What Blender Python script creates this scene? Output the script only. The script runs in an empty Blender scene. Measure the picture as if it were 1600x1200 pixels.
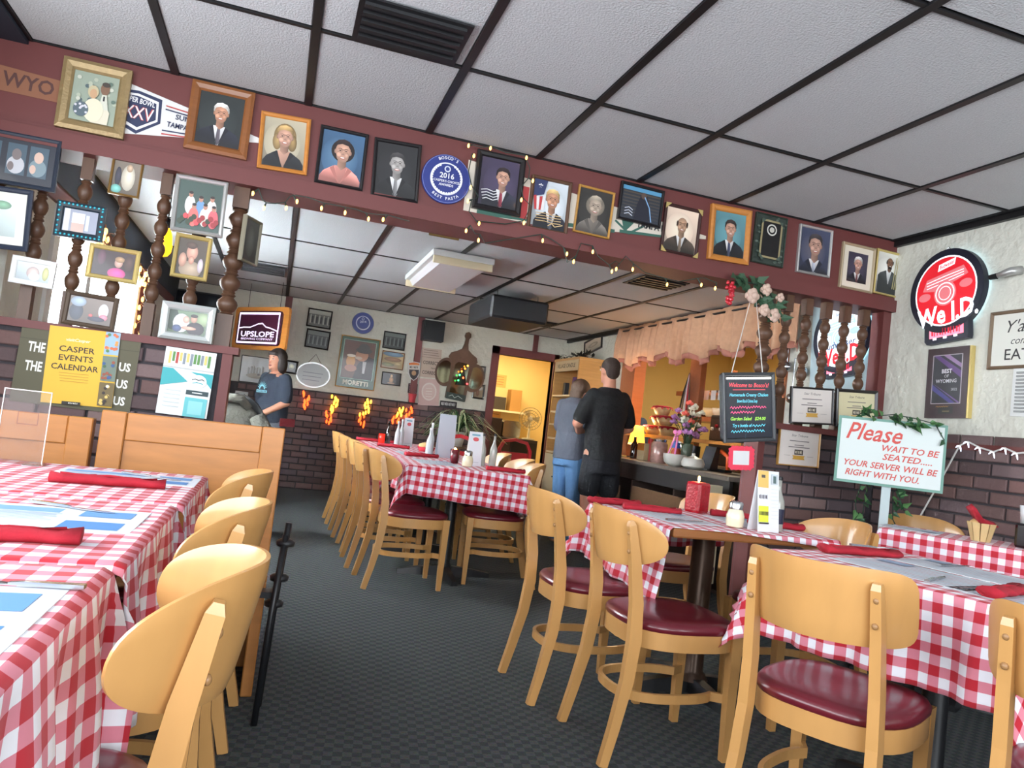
import bpy, bmesh, math, random
from mathutils import Vector, Matrix
R_ = math.radians
random.seed(7)
SC = bpy.context.scene
COL = SC.collection
# ------------------------------------------------------------------ camera
CAM_POS = Vector((0.0, 0.0, 1.06))
YAW, PITCH, ROLL, FPX = R_(17.35), R_(3.16), R_(6.67), 1160.0
_f = Vector((math.sin(YAW)*math.cos(PITCH), math.cos(YAW)*math.cos(PITCH), math.sin(PITCH)))
_r = Vector((math.cos(YAW), -math.sin(YAW), 0.0))
_u = _r.cross(_f)
_r2 = _r*math.cos(ROLL) + _u*math.sin(ROLL)
_u2 = -_r*math.sin(ROLL) + _u*math.cos(ROLL)
cam_data = bpy.data.cameras.new('camera')
cam_data.sensor_width = 36.0
cam_data.lens = 36.0*FPX/1600.0
cam_data.clip_start = 0.02
cam_data.clip_end = 200
cam = bpy.data.objects.new('camera', cam_data)
COL.objects.link(cam)
cam.matrix_world = Matrix(((_r2.x, _u2.x, -_f.x, CAM_POS.x), (_r2.y, _u2.y, -_f.y, CAM_POS.y), (_r2.z, _u2.z, -_f.z, CAM_POS.z), (0, 0, 0, 1)))
SC.camera = cam
# ------------------------------------------------------------------ world, daylight, exposure
SC.view_settings.view_transform = 'Standard'
SC.view_settings.look = 'None'
SC.view_settings.gamma = 1.0
SC.view_settings.use_curve_mapping = False
SC.view_settings.exposure = 0.45
world = bpy.data.worlds.new('sky'); SC.world = world; world.use_nodes = True
bg = world.node_tree.nodes['Background']
bg.inputs[0].default_value = (0.78, 0.88, 1.0, 1); bg.inputs[1].default_value = 2.2
def area_light(name, loc, aim, sx, sy, power, color):
    d = bpy.data.lights.new(name, 'AREA'); d.shape = 'RECTANGLE'; d.size = sx; d.size_y = sy; d.energy = power; d.color = color
    o = bpy.data.objects.new(name, d); COL.objects.link(o); o.location = loc
    o.rotation_euler = (Vector(aim)-Vector(loc)).to_track_quat('-Z', 'Y').to_euler()
    return o
area_light('daylight_rear_window', (0.9, -2.35, 1.5), (0.9, 0, 1.5), 4.4, 1.7, 135, (0.92, 0.96, 1.0))
area_light('daylight_side_window', (-1.72, .55, 1.55), (0, .55, 1.5), 4.6, 1.2, 85, (0.95, 0.97, 1.0))
area_light('daylight_back_window', (-1.42, 5.9, 1.6), (0, 5.9, 1.4), 2.5, 0.8, 620, (0.92, 0.96, 1.0))
# ------------------------------------------------------------------ helpers
def ray(px, py):
    return _r2*((px-800)/FPX) - _u2*((py-600)/FPX) + _f
def onX(px, py, x):
    d = ray(px, py); return CAM_POS + d*((x-CAM_POS.x)/d.x)
def onY(px, py, y):
    d = ray(px, py); return CAM_POS + d*((y-CAM_POS.y)/d.y)
def onZ(px, py, z):
    d = ray(px, py); return CAM_POS + d*((z-CAM_POS.z)/d.z)
def lin(c):
    r = []
    for v in c[:3]:
        v = v/255.0
        r.append(v/12.92 if v <= 0.04045 else ((v+0.055)/1.055)**2.4)
    return (r[0], r[1], r[2], 1.0)
def mat(name, rgb, rough=0.5, metal=0.0, noise=None, bump=None, emit=0.0, emit_rgb=None, trans=0.0, coat=0.0, spec=None, ior=None, sub=0.0):
    """noise=(scale, amount[, stretch xyz]); bump=(scale, strength)"""
    m = bpy.data.materials.new(name); m.use_nodes = True
    nt = m.node_tree; b = nt.nodes['Principled BSDF']
    b.inputs['Base Color'].default_value = lin(rgb); b.inputs['Roughness'].default_value = rough; b.inputs['Metallic'].default_value = metal
    if spec is not None: b.inputs['Specular IOR Level'].default_value = spec
    if trans: b.inputs['Transmission Weight'].default_value = trans
    if ior: b.inputs['IOR'].default_value = ior
    if coat: b.inputs['Coat Weight'].default_value = coat; b.inputs['Coat Roughness'].default_value = 0.12
    if sub: b.inputs['Subsurface Weight'].default_value = sub
    if emit:
        b.inputs['Emission Color'].default_value = lin(emit_rgb or rgb); b.inputs['Emission Strength'].default_value = emit
    if noise or bump:
        tc = nt.nodes.new('ShaderNodeTexCoord')
    if noise:
        mp = nt.nodes.new('ShaderNodeMapping'); nt.links.new(tc.outputs['Object'], mp.inputs[0])
        mp.inputs['Scale'].default_value = noise[2] if len(noise) > 2 else (1, 1, 1)
        n = nt.nodes.new('ShaderNodeTexNoise'); n.inputs['Scale'].default_value = noise[0]; n.inputs['Detail'].default_value = 5
        nt.links.new(mp.outputs[0], n.inputs['Vector'])
        mx = nt.nodes.new('ShaderNodeMix'); mx.data_type = 'RGBA'
        c = lin(rgb); a = noise[1]
        mx.inputs[6].default_value = tuple(max(0, x*(1-a)) for x in c[:3])+(1,); mx.inputs[7].default_value = tuple(min(1, x*(1+a*0.6)) for x in c[:3])+(1,)
        nt.links.new(n.outputs[0], mx.inputs[0]); nt.links.new(mx.outputs[2], b.inputs['Base Color'])
    if bump:
        n2 = nt.nodes.new('ShaderNodeTexNoise'); n2.inputs['Scale'].default_value = bump[0]; n2.inputs['Detail'].default_value = 4
        nt.links.new(tc.outputs['Object'], n2.inputs['Vector'])
        bp = nt.nodes.new('ShaderNodeBump'); bp.inputs['Strength'].default_value = bump[1]; bp.inputs['Distance'].default_value = bump[2] if len(bump) > 2 else 0.01
        nt.links.new(n2.outputs[0], bp.inputs['Height']); nt.links.new(bp.outputs[0], b.inputs['Normal'])
    return m
class MB:
    """collects shapes for ONE mesh object"""
    def __init__(s): s.v = []; s.f = []; s.c = []; s.uv = None; s.col = None; s.z = 0.0
    def add(s, vs, fs):
        o = len(s.v); s.v += [tuple(v) for v in vs]
        for f in fs: s.f.append(tuple(i+o for i in f)); s.c.append(s.col)
        return s
    def box(s, x0, x1, y0, y1, z0, z1, m=None):
        vs = [Vector((x, y, z)) for z in (z0, z1) for y in (y0, y1) for x in (x0, x1)]
        if m: vs = [m @ v for v in vs]
        return s.add(vs, [(0, 2, 3, 1), (4, 5, 7, 6), (0, 1, 5, 4), (2, 6, 7, 3), (0, 4, 6, 2), (1, 3, 7, 5)])
    def bevbox(s, x0, x1, y0, y1, z0, z1, b=0.006):
        """box with chamfered vertical and top edges"""
        def ring(z, i): return [(x0+i, y0+b, z), (x0+b, y0+i, z), (x1-b, y0+i, z), (x1-i, y0+b, z), (x1-i, y1-b, z), (x1-b, y1-i, z), (x0+b, y1-i, z), (x0+i, y1-b, z)]
        return s.loft([ring(z0, b*0.6), ring(z0+b, 0), ring(z1-b, 0), ring(z1, b*0.6)], True)
    def loft(s, rings, caps=True, closed=True):
        n = len(rings[0]); vs = [v for r in rings for v in r]; fs = []
        for k in range(len(rings)-1):
            for i in range(n if closed else n-1):
                j = (i+1) % n; fs.append((k*n+i, k*n+j, (k+1)*n+j, (k+1)*n+i))
        if caps: fs.append(tuple(range(n-1, -1, -1))); fs.append(tuple((len(rings)-1)*n+i for i in range(n)))
        return s.add(vs, fs)
    def lathe(s, prof, n=20, o=(0, 0, 0), m=None):
        rings = []
        for r, z in prof:
            ring = [Vector((o[0]+r*math.cos(2*math.pi*i/n), o[1]+r*math.sin(2*math.pi*i/n), o[2]+z)) for i in range(n)]
            rings.append([m @ v for v in ring] if m else ring)
        return s.loft(rings)
    def cyl(s, p0, p1, r0, r1=None, n=12):
        return s.tube([p0, p1], [r0, r0 if r1 is None else r1], n)
    def tube(s, pts, r, n=8, flat=None, up=None):
        pts = [Vector(p) for p in pts]; rs = r if isinstance(r, (list, tuple)) else [r]*len(pts); rings = []
        prev = None
        for k, p in enumerate(pts):
            t = (pts[min(k+1, len(pts)-1)]-pts[max(k-1, 0)]).normalized()
            if up is not None: a = Vector(up)
            elif prev is not None: a = prev
            else: a = Vector((0, 0, 1)) if abs(t.z) < 0.9 else Vector((0, 1, 0))
            x = (a - t*a.dot(t)); x = x.normalized() if x.length > 1e-6 else t.orthogonal().normalized()
            prev = x; y = t.cross(x)
            if flat: w, h = flat if not isinstance(flat[0], (list, tuple)) else flat[k]; ring = [p+x*(a_*h/2)+y*(b_*w/2) for a_, b_ in ((-1, -1), (-1, 1), (1, 1), (1, -1))]
            else: ring = [p+x*(rs[k]*math.cos(2*math.pi*i/n))+y*(rs[k]*math.sin(2*math.pi*i/n)) for i in range(n)]
            rings.append(ring)
        return s.loft(rings)
    def sphere(s, c, r, n=12, k=8, sz=1.0):
        return s.lathe([(max(1e-4, r*math.sin(math.pi*i/k)), -r*sz*math.cos(math.pi*i/k)) for i in range(k+1)], n, c)
    def ell(s, c, rx, ry, rz, n=14, k=9, m=None):
        vs = []; 
        for i in range(k+1):
            a = math.pi*i/k
            for j in range(n):
                b = 2*math.pi*j/n; v = Vector((rx*max(1e-3, math.sin(a))*math.cos(b), ry*max(1e-3, math.sin(a))*math.sin(b), -rz*math.cos(a)))
                vs.append((m @ v if m else v)+Vector(c))
        return s.loft([vs[i*n:(i+1)*n] for i in range(k+1)])
    def prism(s, poly, z0, z1, m=None):
        """poly in XY, extruded along Z"""
        n = len(poly); a = [Vector((x, y, z0)) for x, y in poly]; b = [Vector((x, y, z1)) for x, y in poly]
        if m: a = [m @ v for v in a]; b = [m @ v for v in b]
        return s.loft([a, b])
    # ---- flat print, local XY plane facing +Z
    def up(s): s.z += 0.00025
    def pr(s, poly, c): s.up(); s.col = c; s.add([(x, y, s.z) for x, y in poly], [tuple(range(len(poly)))]); return s
    def rc(s, x0, y0, x1, y1, c): return s.pr([(x0, y0), (x1, y0), (x1, y1), (x0, y1)], c)
    def el(s, cx, cy, rx, ry, c, n=20, a0=0, a1=360): return s.pr([(cx+rx*math.cos(R_(a0+(a1-a0)*i/n)), cy+ry*math.sin(R_(a0+(a1-a0)*i/n))) for i in range(n if a1-a0 >= 360 else n+1)], c)
    def ge(s, cx, cy, rx, ry, c, c2, n=22):
        """ellipse with tone fading from centre to rim"""
        s.up(); pts = [(cx+rx*math.cos(2*math.pi*i/n), cy+ry*math.sin(2*math.pi*i/n)) for i in range(n)]
        for i in range(n):
            s.col = (c, c2, c2); a, b = pts[i], pts[(i+1) % n]; s.add([(cx+rx*.15, cy+ry*.2, s.z), (a[0], a[1], s.z), (b[0], b[1], s.z)], [(0, 1, 2)])
        return s
    def gp(s, poly, cols): s.up(); s.col = tuple(cols); s.add([(x, y, s.z) for x, y in poly], [tuple(range(len(poly)))]); return s
    def ring(s, cx, cy, rx, ry, w, c, n=40):
        s.up(); s.col = c
        for i in range(n):
            a, b = 2*math.pi*i/n, 2*math.pi*(i+1)/n
            s.add([(cx+(rx-q)*math.cos(t), cy+(ry-q)*math.sin(t), s.z) for t, q in ((a, 0), (b, 0), (b, w), (a, w))], [(0, 1, 2, 3)])
        return s
    def ln(s, pts, w, c):
        s.up(); s.col = c
        for (x0, y0), (x1, y1) in zip(pts[:-1], pts[1:]):
            d = math.hypot(x1-x0, y1-y0) or 1e-6; nx, ny = -(y1-y0)/d*w/2, (x1-x0)/d*w/2; ex, ey = (x1-x0)/d*w*.3, (y1-y0)/d*w*.3
            s.add([(x0+nx-ex, y0+ny-ey, s.z), (x0-nx-ex, y0-ny-ey, s.z), (x1-nx+ex, y1-ny+ey, s.z), (x1+nx+ex, y1+ny+ey, s.z)], [(0, 1, 2, 3)])
        return s
    def tx(s, body, cx, cy, size, c, bold=0.0, shear=0.0, wide=1.0, rot=0.0, fit=None):
        vs, fs = text_mesh(body, bold, shear)
        w = max(v[0] for v in vs)-min(v[0] for v in vs)
        k = size*wide
        if fit: k = fit/w
        ca, sa = math.cos(rot), math.sin(rot)
        s.up(); s.col = c
        return s.add([(cx+v[0]*k*ca-v[1]*size*sa, cy+v[0]*k*sa+v[1]*size*ca, s.z) for v in vs], fs)
    def blk(s, cx, cy, w, h, c, n=7):
        """a word too blurred to read: a row of uneven upright strokes"""
        st = w/n
        for i in range(n):
            x = cx-w/2+i*st; k = .8+.2*((i*5) % 3)/2
            s.rc(x+st*.12, cy-h/2*k, x+st*(.5 if i % 3 else .78), cy+h/2*k, c)
        return s
    def scr(s, cx, cy, w, h, c, n=16):
        """handwriting too blurred to read"""
        return s.ln([(cx-w/2+w*i/n, cy+h/2*(1 if i % 2 else -1)*(.45+.55*((i*7) % 5)/4)) for i in range(n+1)], h*.2, c)
    def arc(s, body, cx, cy, r, size, c, mid=90, bold=0.0, flip=False):
        """letters round a circle"""
        tot = len(body); st = size*0.72/r
        for i, ch in enumerate(body):
            if ch == ' ': continue
            k = i-(tot-1)/2
            a = R_(mid)+(k*st if flip else -k*st)
            s.tx(ch, cx+r*math.cos(a), cy+r*math.sin(a), size, c, bold, 0, 1, a+math.pi/2 if flip else a-math.pi/2)
        return s
    def build(s, name, m=None, parent=None, smooth=False, loc=None, auto=None):
        me = bpy.data.meshes.new(name); me.from_pydata(s.v, [], s.f)
        if any(c is not None for c in s.c):
            at = me.color_attributes.new('Col', 'FLOAT_COLOR', 'CORNER'); k = 0
            flat = []
            for p, c in zip(me.polygons, s.c):
                if c and isinstance(c[0], (tuple, list)):
                    for q in c: flat += list(lin(q))
                else: flat += list(lin(c or (128, 128, 128)))*p.loop_total
            at.data.foreach_set('color', flat)
        if s.uv:
            ul = me.uv_layers.new(name='UVMap')
            ul.data.foreach_set('uv', [q for l in me.loops for q in s.uv[l.vertex_index]])
        if not s.col and not any(s.c):
            bm = bmesh.new(); bm.from_mesh(me); bmesh.ops.recalc_face_normals(bm, faces=bm.faces); bm.to_mesh(me); bm.free()
        if m: me.materials.append(m)
        if smooth:
            me.polygons.foreach_set('use_smooth', [True]*len(me.polygons))
            if auto is not None: me.set_sharp_from_angle(angle=R_(auto))
        me.update()
        o = bpy.data.objects.new(name, me); COL.objects.link(o)
        if parent: o.parent = parent
        if loc is not None: o.location = loc
        return o
_tc = {}
def text_mesh(body, bold=0.0, shear=0.0):
    key = (body, bold, shear)
    if key not in _tc:
        cu = bpy.data.curves.new('t', 'FONT'); cu.body = body; cu.size = 1.0; cu.align_x = 'CENTER'; cu.align_y = 'CENTER'; cu.shear = shear; cu.offset = bold; cu.resolution_u = 2
        ob = bpy.data.objects.new('t', cu); me = bpy.data.meshes.new_from_object(ob)
        _tc[key] = ([tuple(v.co) for v in me.vertices], [tuple(p.vertices) for p in me.polygons])
        bpy.data.objects.remove(ob); bpy.data.meshes.remove(me); bpy.data.curves.remove(cu)
    return _tc[key]
def tag(o, label, cat, group=None):
    o['label'] = label; o['category'] = cat
    if group: o['group'] = group
    return o
def thing(name, label, cat, M=None, group=None):
    o = bpy.data.objects.new(name, None); o.empty_display_size = 0.05; COL.objects.link(o)
    if M is not None: o.matrix_world = M if isinstance(M, Matrix) else Matrix.Translation(M)
    return tag(o, label, cat, group)
def struct(o): o['kind'] = 'structure'; return o
def dup(root, label, M):
    def cp(o, par):
        c = o.copy(); COL.objects.link(c)
        if par: c.parent = par
        for ch in kids.get(o.name, []): cp(ch, c)
        return c
    kids = {}
    for o in root.children_recursive: kids.setdefault(o.parent.name, []).append(o)
    r = cp(root, None); r.matrix_world = M; r['label'] = label
    return r
def TR(x, y, z, yaw=0.0): return Matrix.Translation((x, y, z)) @ Matrix.Rotation(R_(yaw), 4, 'Z')
def basis(quad, plane, val):
    """a rectangle on a wall plane from its four corners TL TR BR BL; local X right, Y up, Z out of the wall"""
    fn = {'X': onX, 'Y': onY}[plane]
    a, b, c, d = [fn(q[0], q[1], val) for q in quad]
    ctr = (a+b+c+d)/4; rt = ((b-a)+(c-d))/2; upv = ((a-d)+(b-c))/2
    n = Vector((-1, 0, 0)) if plane == 'X' else Vector((0, -1, 0))
    w, h = rt.length, upv.length
    y = upv.normalized(); x = y.cross(n).normalized(); y = n.cross(x).normalized()
    M = Matrix(((x.x, y.x, n.x, ctr.x), (x.y, y.y, n.y, ctr.y), (x.z, y.z, n.z, ctr.z), (0, 0, 0, 1)))
    return M, w, h
def wallM(x, y, z, plane):
    n = Vector((-1, 0, 0)) if plane == 'X' else Vector((0, -1, 0))
    if plane == 'XL': n = Vector((1, 0, 0))
    up = Vector((0, 0, 1)); r = up.cross(n)
    return Matrix(((r.x, 0, n.x, x), (r.y, 0, n.y, y), (r.z, 1, n.z, z), (0, 0, 0, 1)))
# ------------------------------------------------------------------ materials
def attr_mat(name, rough, coat=0.0, emit=0.0):
    m = bpy.data.materials.new(name); m.use_nodes = True; nt = m.node_tree; b = nt.nodes['Principled BSDF']
    a = nt.nodes.new('ShaderNodeAttribute'); a.attribute_name = 'Col'
    nt.links.new(a.outputs['Color'], b.inputs['Base Color']); b.inputs['Roughness'].default_value = rough
    b.inputs['Coat Weight'].default_value = coat; b.inputs['Coat Roughness'].default_value = 0.05
    if emit: nt.links.new(a.outputs['Color'], b.inputs['Emission Color']); b.inputs['Emission Strength'].default_value = emit
    return m
PRINT = attr_mat('printed_paper', 0.6)
PHOTO = attr_mat('photo_under_glass', 0.4, 0.35)
LITPRINT = attr_mat('backlit_print', 0.4, 0.0, 0.9)
def wood(name, rgb, rough=0.35, amt=0.25, sc=(1.2, 14, 14), coat=0.2): return mat(name, rgb, rough, noise=(3.0, amt, sc), coat=coat)
MAPLE = mat('maple_varnish', (192, 144, 86), 0.32, noise=(3.0, 0.16, (6, 6, 1.2)), coat=0.35)
BOOTHW = mat('oak_booth', (178, 118, 60), 0.42, noise=(4.0, 0.3, (1.5, 12, 9)), coat=0.15)
DARKWOOD = mat('dark_turned_wood', (92, 64, 46), 0.5, noise=(6.0, 0.35, (4, 4, 1)), coat=0.1)
MAROON = mat('maroon_paint', (104, 52, 50), 0.55, noise=(2.5, 0.12), bump=(40, 0.08, 0.002))
VINYL = mat('burgundy_vinyl', (96, 24, 36), 0.28, noise=(5, 0.15), coat=0.25)
BLACK = mat('black_metal', (24, 25, 28), 0.4, 0.2)
BLACKP = mat('black_plastic', (26, 27, 30), 0.5)
FRAMEB = mat('black_frame', (26, 24, 26), 0.35, coat=0.2)
GOLD = mat('gold_leaf', (158, 136, 96), 0.4, 0.35, noise=(30, 0.3), bump=(90, 0.5, 0.004))
PALEGOLD = mat('pale_gold', (214, 192, 124), 0.3, 0.5)
SILVER = mat('silver_frame', (186, 186, 184), 0.32, 0.6)
WHITEP = mat('white_paint', (228, 230, 228), 0.5)
BROWNF = wood('brown_frame', (134, 82, 42)); ORANGEF = wood('orange_oak_frame', (196, 128, 58)); GOLDWOOD = wood('gold_wood_frame', (190, 142, 72))
CREAM = mat('cream_paint', (226, 214, 180), 0.5)
STEEL = mat('steel', (190, 192, 196), 0.22, 1.0)
WHITEPL = mat('white_plastic', (232, 234, 236), 0.4)
RED = mat('red_napkin_cloth', (164, 24, 42), 0.9, noise=(60, 0.18), bump=(220, 0.3, 0.003))
GREENW = mat('wire_green', (36, 52, 44), 0.6)
WHITEW = mat('wire_white', (214, 214, 210), 0.5)
WARMB = mat('warm_bulb', (255, 206, 120), 0.3, emit=3.0, emit_rgb=(255, 196, 100))
COOLB = mat('cool_bulb', (240, 244, 255), 0.3, emit=1.2, emit_rgb=(230, 236, 255))
GLASS = mat('clear_glass', (245, 250, 250), 0.03, trans=1.0, ior=1.2)
SKIN = mat('skin', (206, 148, 122), 0.55, noise=(12, 0.08), sub=0.05)
LEAF = mat('leaf_green', (62, 104, 52), 0.5, noise=(8, 0.4))
def brick_mat():
    m = mat('brick', (104, 78, 78), 0.85, noise=(14, 0.35), bump=(60, 0.5, 0.006)); nt = m.node_tree; b = nt.nodes['Principled BSDF']
    src = b.inputs['Base Color'].links[0].from_socket
    oi = nt.nodes.new('ShaderNodeObjectInfo'); cr = nt.nodes.new('ShaderNodeValToRGB')
    els = cr.color_ramp.elements; els[0].color = lin((76, 66, 68)); els[1].color = lin((140, 118, 114))
    for p, c in ((0.3, (96, 78, 76)), (0.5, (118, 88, 82)), (0.75, (86, 80, 86))): e = els.new(p); e.color = lin(c)
    nt.links.new(oi.outputs['Random'], cr.inputs[0])
    mx = nt.nodes.new('ShaderNodeMix'); mx.data_type = 'RGBA'; mx.inputs[0].default_value = 0.7
    nt.links.new(src, mx.inputs[6]); nt.links.new(cr.outputs[0], mx.inputs[7]); nt.links.new(mx.outputs[2], b.inputs['Base Color'])
    return m
BRICK = brick_mat()
MORTAR = mat('mortar', (62, 58, 62), 0.95, noise=(30, 0.3), bump=(80, 0.5, 0.005))
STUCCO = mat('white_stucco', (218, 218, 206), 0.8, noise=(3, 0.06), bump=(16, 0.9, 0.02))
TILE = mat('ceiling_tile', (200, 203, 206), 0.9, noise=(160, 0.22), bump=(120, 0.7, 0.006))
def carpet_mat():
    m = mat('carpet', (44, 48, 50), 0.98, bump=(220, 0.8, 0.006)); nt = m.node_tree; b = nt.nodes['Principled BSDF']
    tc = nt.nodes.new('ShaderNodeTexCoord'); mp = nt.nodes.new('ShaderNodeMapping'); mp.inputs['Scale'].default_value = (34, 34, 34); mp.inputs['Rotation'].default_value = (0, 0, R_(8))
    nt.links.new(tc.outputs['Object'], mp.inputs[0])
    ck = nt.nodes.new('ShaderNodeTexChecker'); ck.inputs['Scale'].default_value = 1.0; ck.inputs['Color1'].default_value = lin((60, 68, 72)); ck.inputs['Color2'].default_value = lin((86, 91, 90))
    nt.links.new(mp.outputs[0], ck.inputs[0])
    n = nt.nodes.new('ShaderNodeTexNoise'); n.inputs['Scale'].default_value = 90; nt.links.new(tc.outputs['Object'], n.inputs['Vector'])
    mx = nt.nodes.new('ShaderNodeMix'); mx.data_type = 'RGBA'; mx.blend_type = 'MULTIPLY'; mx.inputs[0].default_value = 0.75
    nt.links.new(ck.outputs[0], mx.inputs[6]); nt.links.new(n.outputs['Color'], mx.inputs[7]); nt.links.new(mx.outputs[2], b.inputs['Base Color'])
    return m
CARPET = carpet_mat()
def gingham_mat(name='gingham_cloth', sz=0.028):
    m = bpy.data.materials.new(name); m.use_nodes = True; nt = m.node_tree; b = nt.nodes['Principled BSDF']; b.inputs['Roughness'].default_value = 0.9
    uv = nt.nodes.new('ShaderNodeUVMap'); sp = nt.nodes.new('ShaderNodeSeparateXYZ'); nt.links.new(uv.outputs[0], sp.inputs[0])
    def stripe(out):
        a = nt.nodes.new('ShaderNodeMath'); a.operation = 'MULTIPLY'; a.inputs[1].default_value = 0.5/sz; nt.links.new(out, a.inputs[0])
        f = nt.nodes.new('ShaderNodeMath'); f.operation = 'FRACT'; nt.links.new(a.outputs[0], f.inputs[0])
        g = nt.nodes.new('ShaderNodeMath'); g.operation = 'GREATER_THAN'; g.inputs[1].default_value = 0.5; nt.links.new(f.outputs[0], g.inputs[0]); return g
    s = nt.nodes.new('ShaderNodeMath'); s.operation = 'ADD'; nt.links.new(stripe(sp.outputs[0]).outputs[0], s.inputs[0]); nt.links.new(stripe(sp.outputs[1]).outputs[0], s.inputs[1])
    h = nt.nodes.new('ShaderNodeMath'); h.operation = 'MULTIPLY'; h.inputs[1].default_value = 0.5; nt.links.new(s.outputs[0], h.inputs[0])
    cr = nt.nodes.new('ShaderNodeValToRGB'); cr.color_ramp.interpolation = 'CONSTANT'; e = cr.color_ramp.elements
    e[0].position = 0; e[0].color = lin((228, 229, 236)); e[1].position = 0.75; e[1].color = lin((180, 30, 46)); q = e.new(0.25); q.color = lin((210, 128, 144))
    nt.links.new(h.outputs[0], cr.inputs[0]); nt.links.new(cr.outputs[0], b.inputs['Base Color'])
    b.inputs['Sheen Weight'].default_value = 0.1
    return m
GING = gingham_mat()
# ================================================================== THE ROOM
XL, XR, YB, YF, YREAR = -1.27, 3.66, 9.36, 3.79, -2.25
ZF, ZB = 2.516, 2.29
NAVY = mat('navy_paint', (34, 44, 58), 0.6)
YELLOWW = mat('yellow_wall', (232, 204, 138), 0.7, noise=(2, 0.08))
struct(MB().box(-1.75, 6.3, YREAR-0.1, 11.7, -0.06, 0).build('floor', CARPET))
def boxes(name, m, lst, parent=None):
    b = MB()
    for q in lst: b.box(*q)
    o = b.build(name, m, parent)
    return struct(o) if parent is None else o
XW = -1.6
wl = boxes('wall_left', STUCCO, [(XW-.1, XW, YREAR, -1.8, 0, 2.6), (XW-.1, XW, -1.8, 2.9, 0, .95), (XW-.1, XW, -1.8, 2.9, 2.15, 2.6), (XW-.1, XW, 2.9, YF+.3, 0, 2.6), (XW, XL, YF+.2, YF+.3, 0, 2.6), (XL-.1, XL, YF+.3, 4.65, 0, 2.6), (XL-.1, XL, 4.65, 7.15, 0, 1.18), (XL-.1, XL, 4.65, 7.15, 1.97, 2.6), (XL-.1, XL, 7.15, YB+.1, 0, 2.6)])
boxes('soffit_panel', NAVY, [(XW, XL+.02, YREAR, YF, ZF-.02, ZF+.08), (XL, XL+.03, YF+.2, YB, 2.06, ZB)], wl)
boxes('maroon_band', MAROON, [(XL, XL+.02, YF+.2, YB, 1.97, 2.06), (XL, XL+.02, 7.17, 7.6, .9, 1.97)], wl)
boxes('wall_rear', STUCCO, [(XW-.1, -1.3, YREAR-.1, YREAR, 0, 2.6), (3.1, XR+.1, YREAR-.1, YREAR, 0, 2.6), (-1.3, 3.1, YREAR-.1, YREAR, 0, .7), (-1.3, 3.1, YREAR-.1, YREAR, 2.4, 2.6)])
wr = boxes('wall_right', STUCCO, [(XR, XR+.1, YREAR, 4.75, 0, 2.6), (XR, XR+.1, 4.75, 7.6, 0, .82), (XR, XR+.1, 4.75, 7.6, 1.95, 2.6), (XR, XR+.1, 7.6, YB+.1, 0, 2.6)])
wb = boxes('wall_back', STUCCO, [(XL-.1, 2.70, YB, YB+.1, 0, 2.4), (3.47, XR, YB, YB+.1, 0, 2.4), (2.70, 3.47, YB, YB+.1, 1.97, 2.4)])
# dado of single bricks on a mortar bed
def brick_mesh(name, L, H, D):
    b = MB(); e = 0.005
    b.loft([[(0, 0, 0), (L, 0, 0), (L, H, 0), (0, H, 0)], [(0, 0, D-e), (L, 0, D-e), (L, H, D-e), (0, H, D-e)], [(e, e, D), (L-e, e, D), (L-e, H-e, D), (e, H-e, D)]])
    o = b.build(name, BRICK); me = o.data; bpy.data.objects.remove(o); return me
BR_L, BR_H = 0.2, 0.074
BM = {q: brick_mesh('brick', BR_L*q-0.012, BR_H-0.012, 0.014) for q in (1.0, 0.5)}
def bricks(parent, origin, right, out, length, z0, z1):
    o = Vector(origin); r = Vector(right); n = Vector(out); u = Vector((0, 0, 1)); row = 0
    z = z0
    while z+BR_H <= z1+0.001:
        x = 0.0 if row % 2 == 0 else -BR_L/2
        while x < length-0.05:
            x0 = max(0, x); x1 = min(length, x+BR_L); q = 1.0 if x1-x0 > BR_L*0.9 else 0.5
            if x1-x0 >= BR_L*0.45:
                b = bpy.data.objects.new('brick', BM[q]); COL.objects.link(b); b.parent = parent
                p = o+r*x0+u*z+n*(random.random()*0.004-0.002)
                b.matrix_world = Matrix(((r.x, u.x, n.x, p.x), (r.y, u.y, n.y, p.y), (r.z, u.z, n.z, p.z), (0, 0, 0, 1)))
            x += BR_L
        z += BR_H; row += 1
boxes('mortar_bed', MORTAR, [(XL, 2.60, YB-.012, YB, 0, 1.2)], wb)
bricks(wb, (-.45, YB-.012, 0), (1, 0, 0), (0, -1, 0), 3.05, 0.01, 1.2)
boxes('mortar_bed', MORTAR, [(XR-.012, XR, YREAR, YF, 0, 1.215)], wr)
bricks(wr, (XR-.012, YF, 0.1), (0, -1, 0), (-1, 0, 0), 1.9, 0.1, 1.215)
struct(boxes('trim_1', MAROON, [(XR-.03, XR, YREAR, YF, 1.215, 1.25)]))
# beam with ledge, half walls with caps and turned spindles
beam = struct(MB().box(XW, XR, YF, YF+.2, 2.10, ZF).build('trim_2', MAROON))
MB().box(XW, XR, YF-.035, YF+.22, 2.055, 2.13).build('ledge', MAROON, beam)
MB().box(XW, XR, YF-.014, YF, 2.13, 2.15).build('bead', MAROON, beam)
hl = struct(MB().box(XW, -.27, YF+.01, YF+.13, 0, 1.24).build('wall_half_left', MORTAR))
MB().box(XW, -.20, YF-.015, YF+.15, 1.24, 1.275).build('cap', MAROON, hl)
MB().box(-.27, -.225, YF-.005, YF+.14, 0, 1.24).build('end_post', MAROON, hl)
bricks(hl, (XW, YF+.01, 0.06), (1, 0, 0), (0, -1, 0), 1.33, 0.06, 1.24)
hr = struct(MB().box(2.80, XR, YF+.01, YF+.13, 0, 1.225).build('wall_half_right', MORTAR))
MB().box(2.72, XR, YF-.03, YF+.15, 1.225, 1.26).build('cap', MAROON, hr)
MB().box(2.755, 2.80, YF-.005, YF+.14, 0, 1.225).build('end_post', MAROON, hr)
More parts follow.
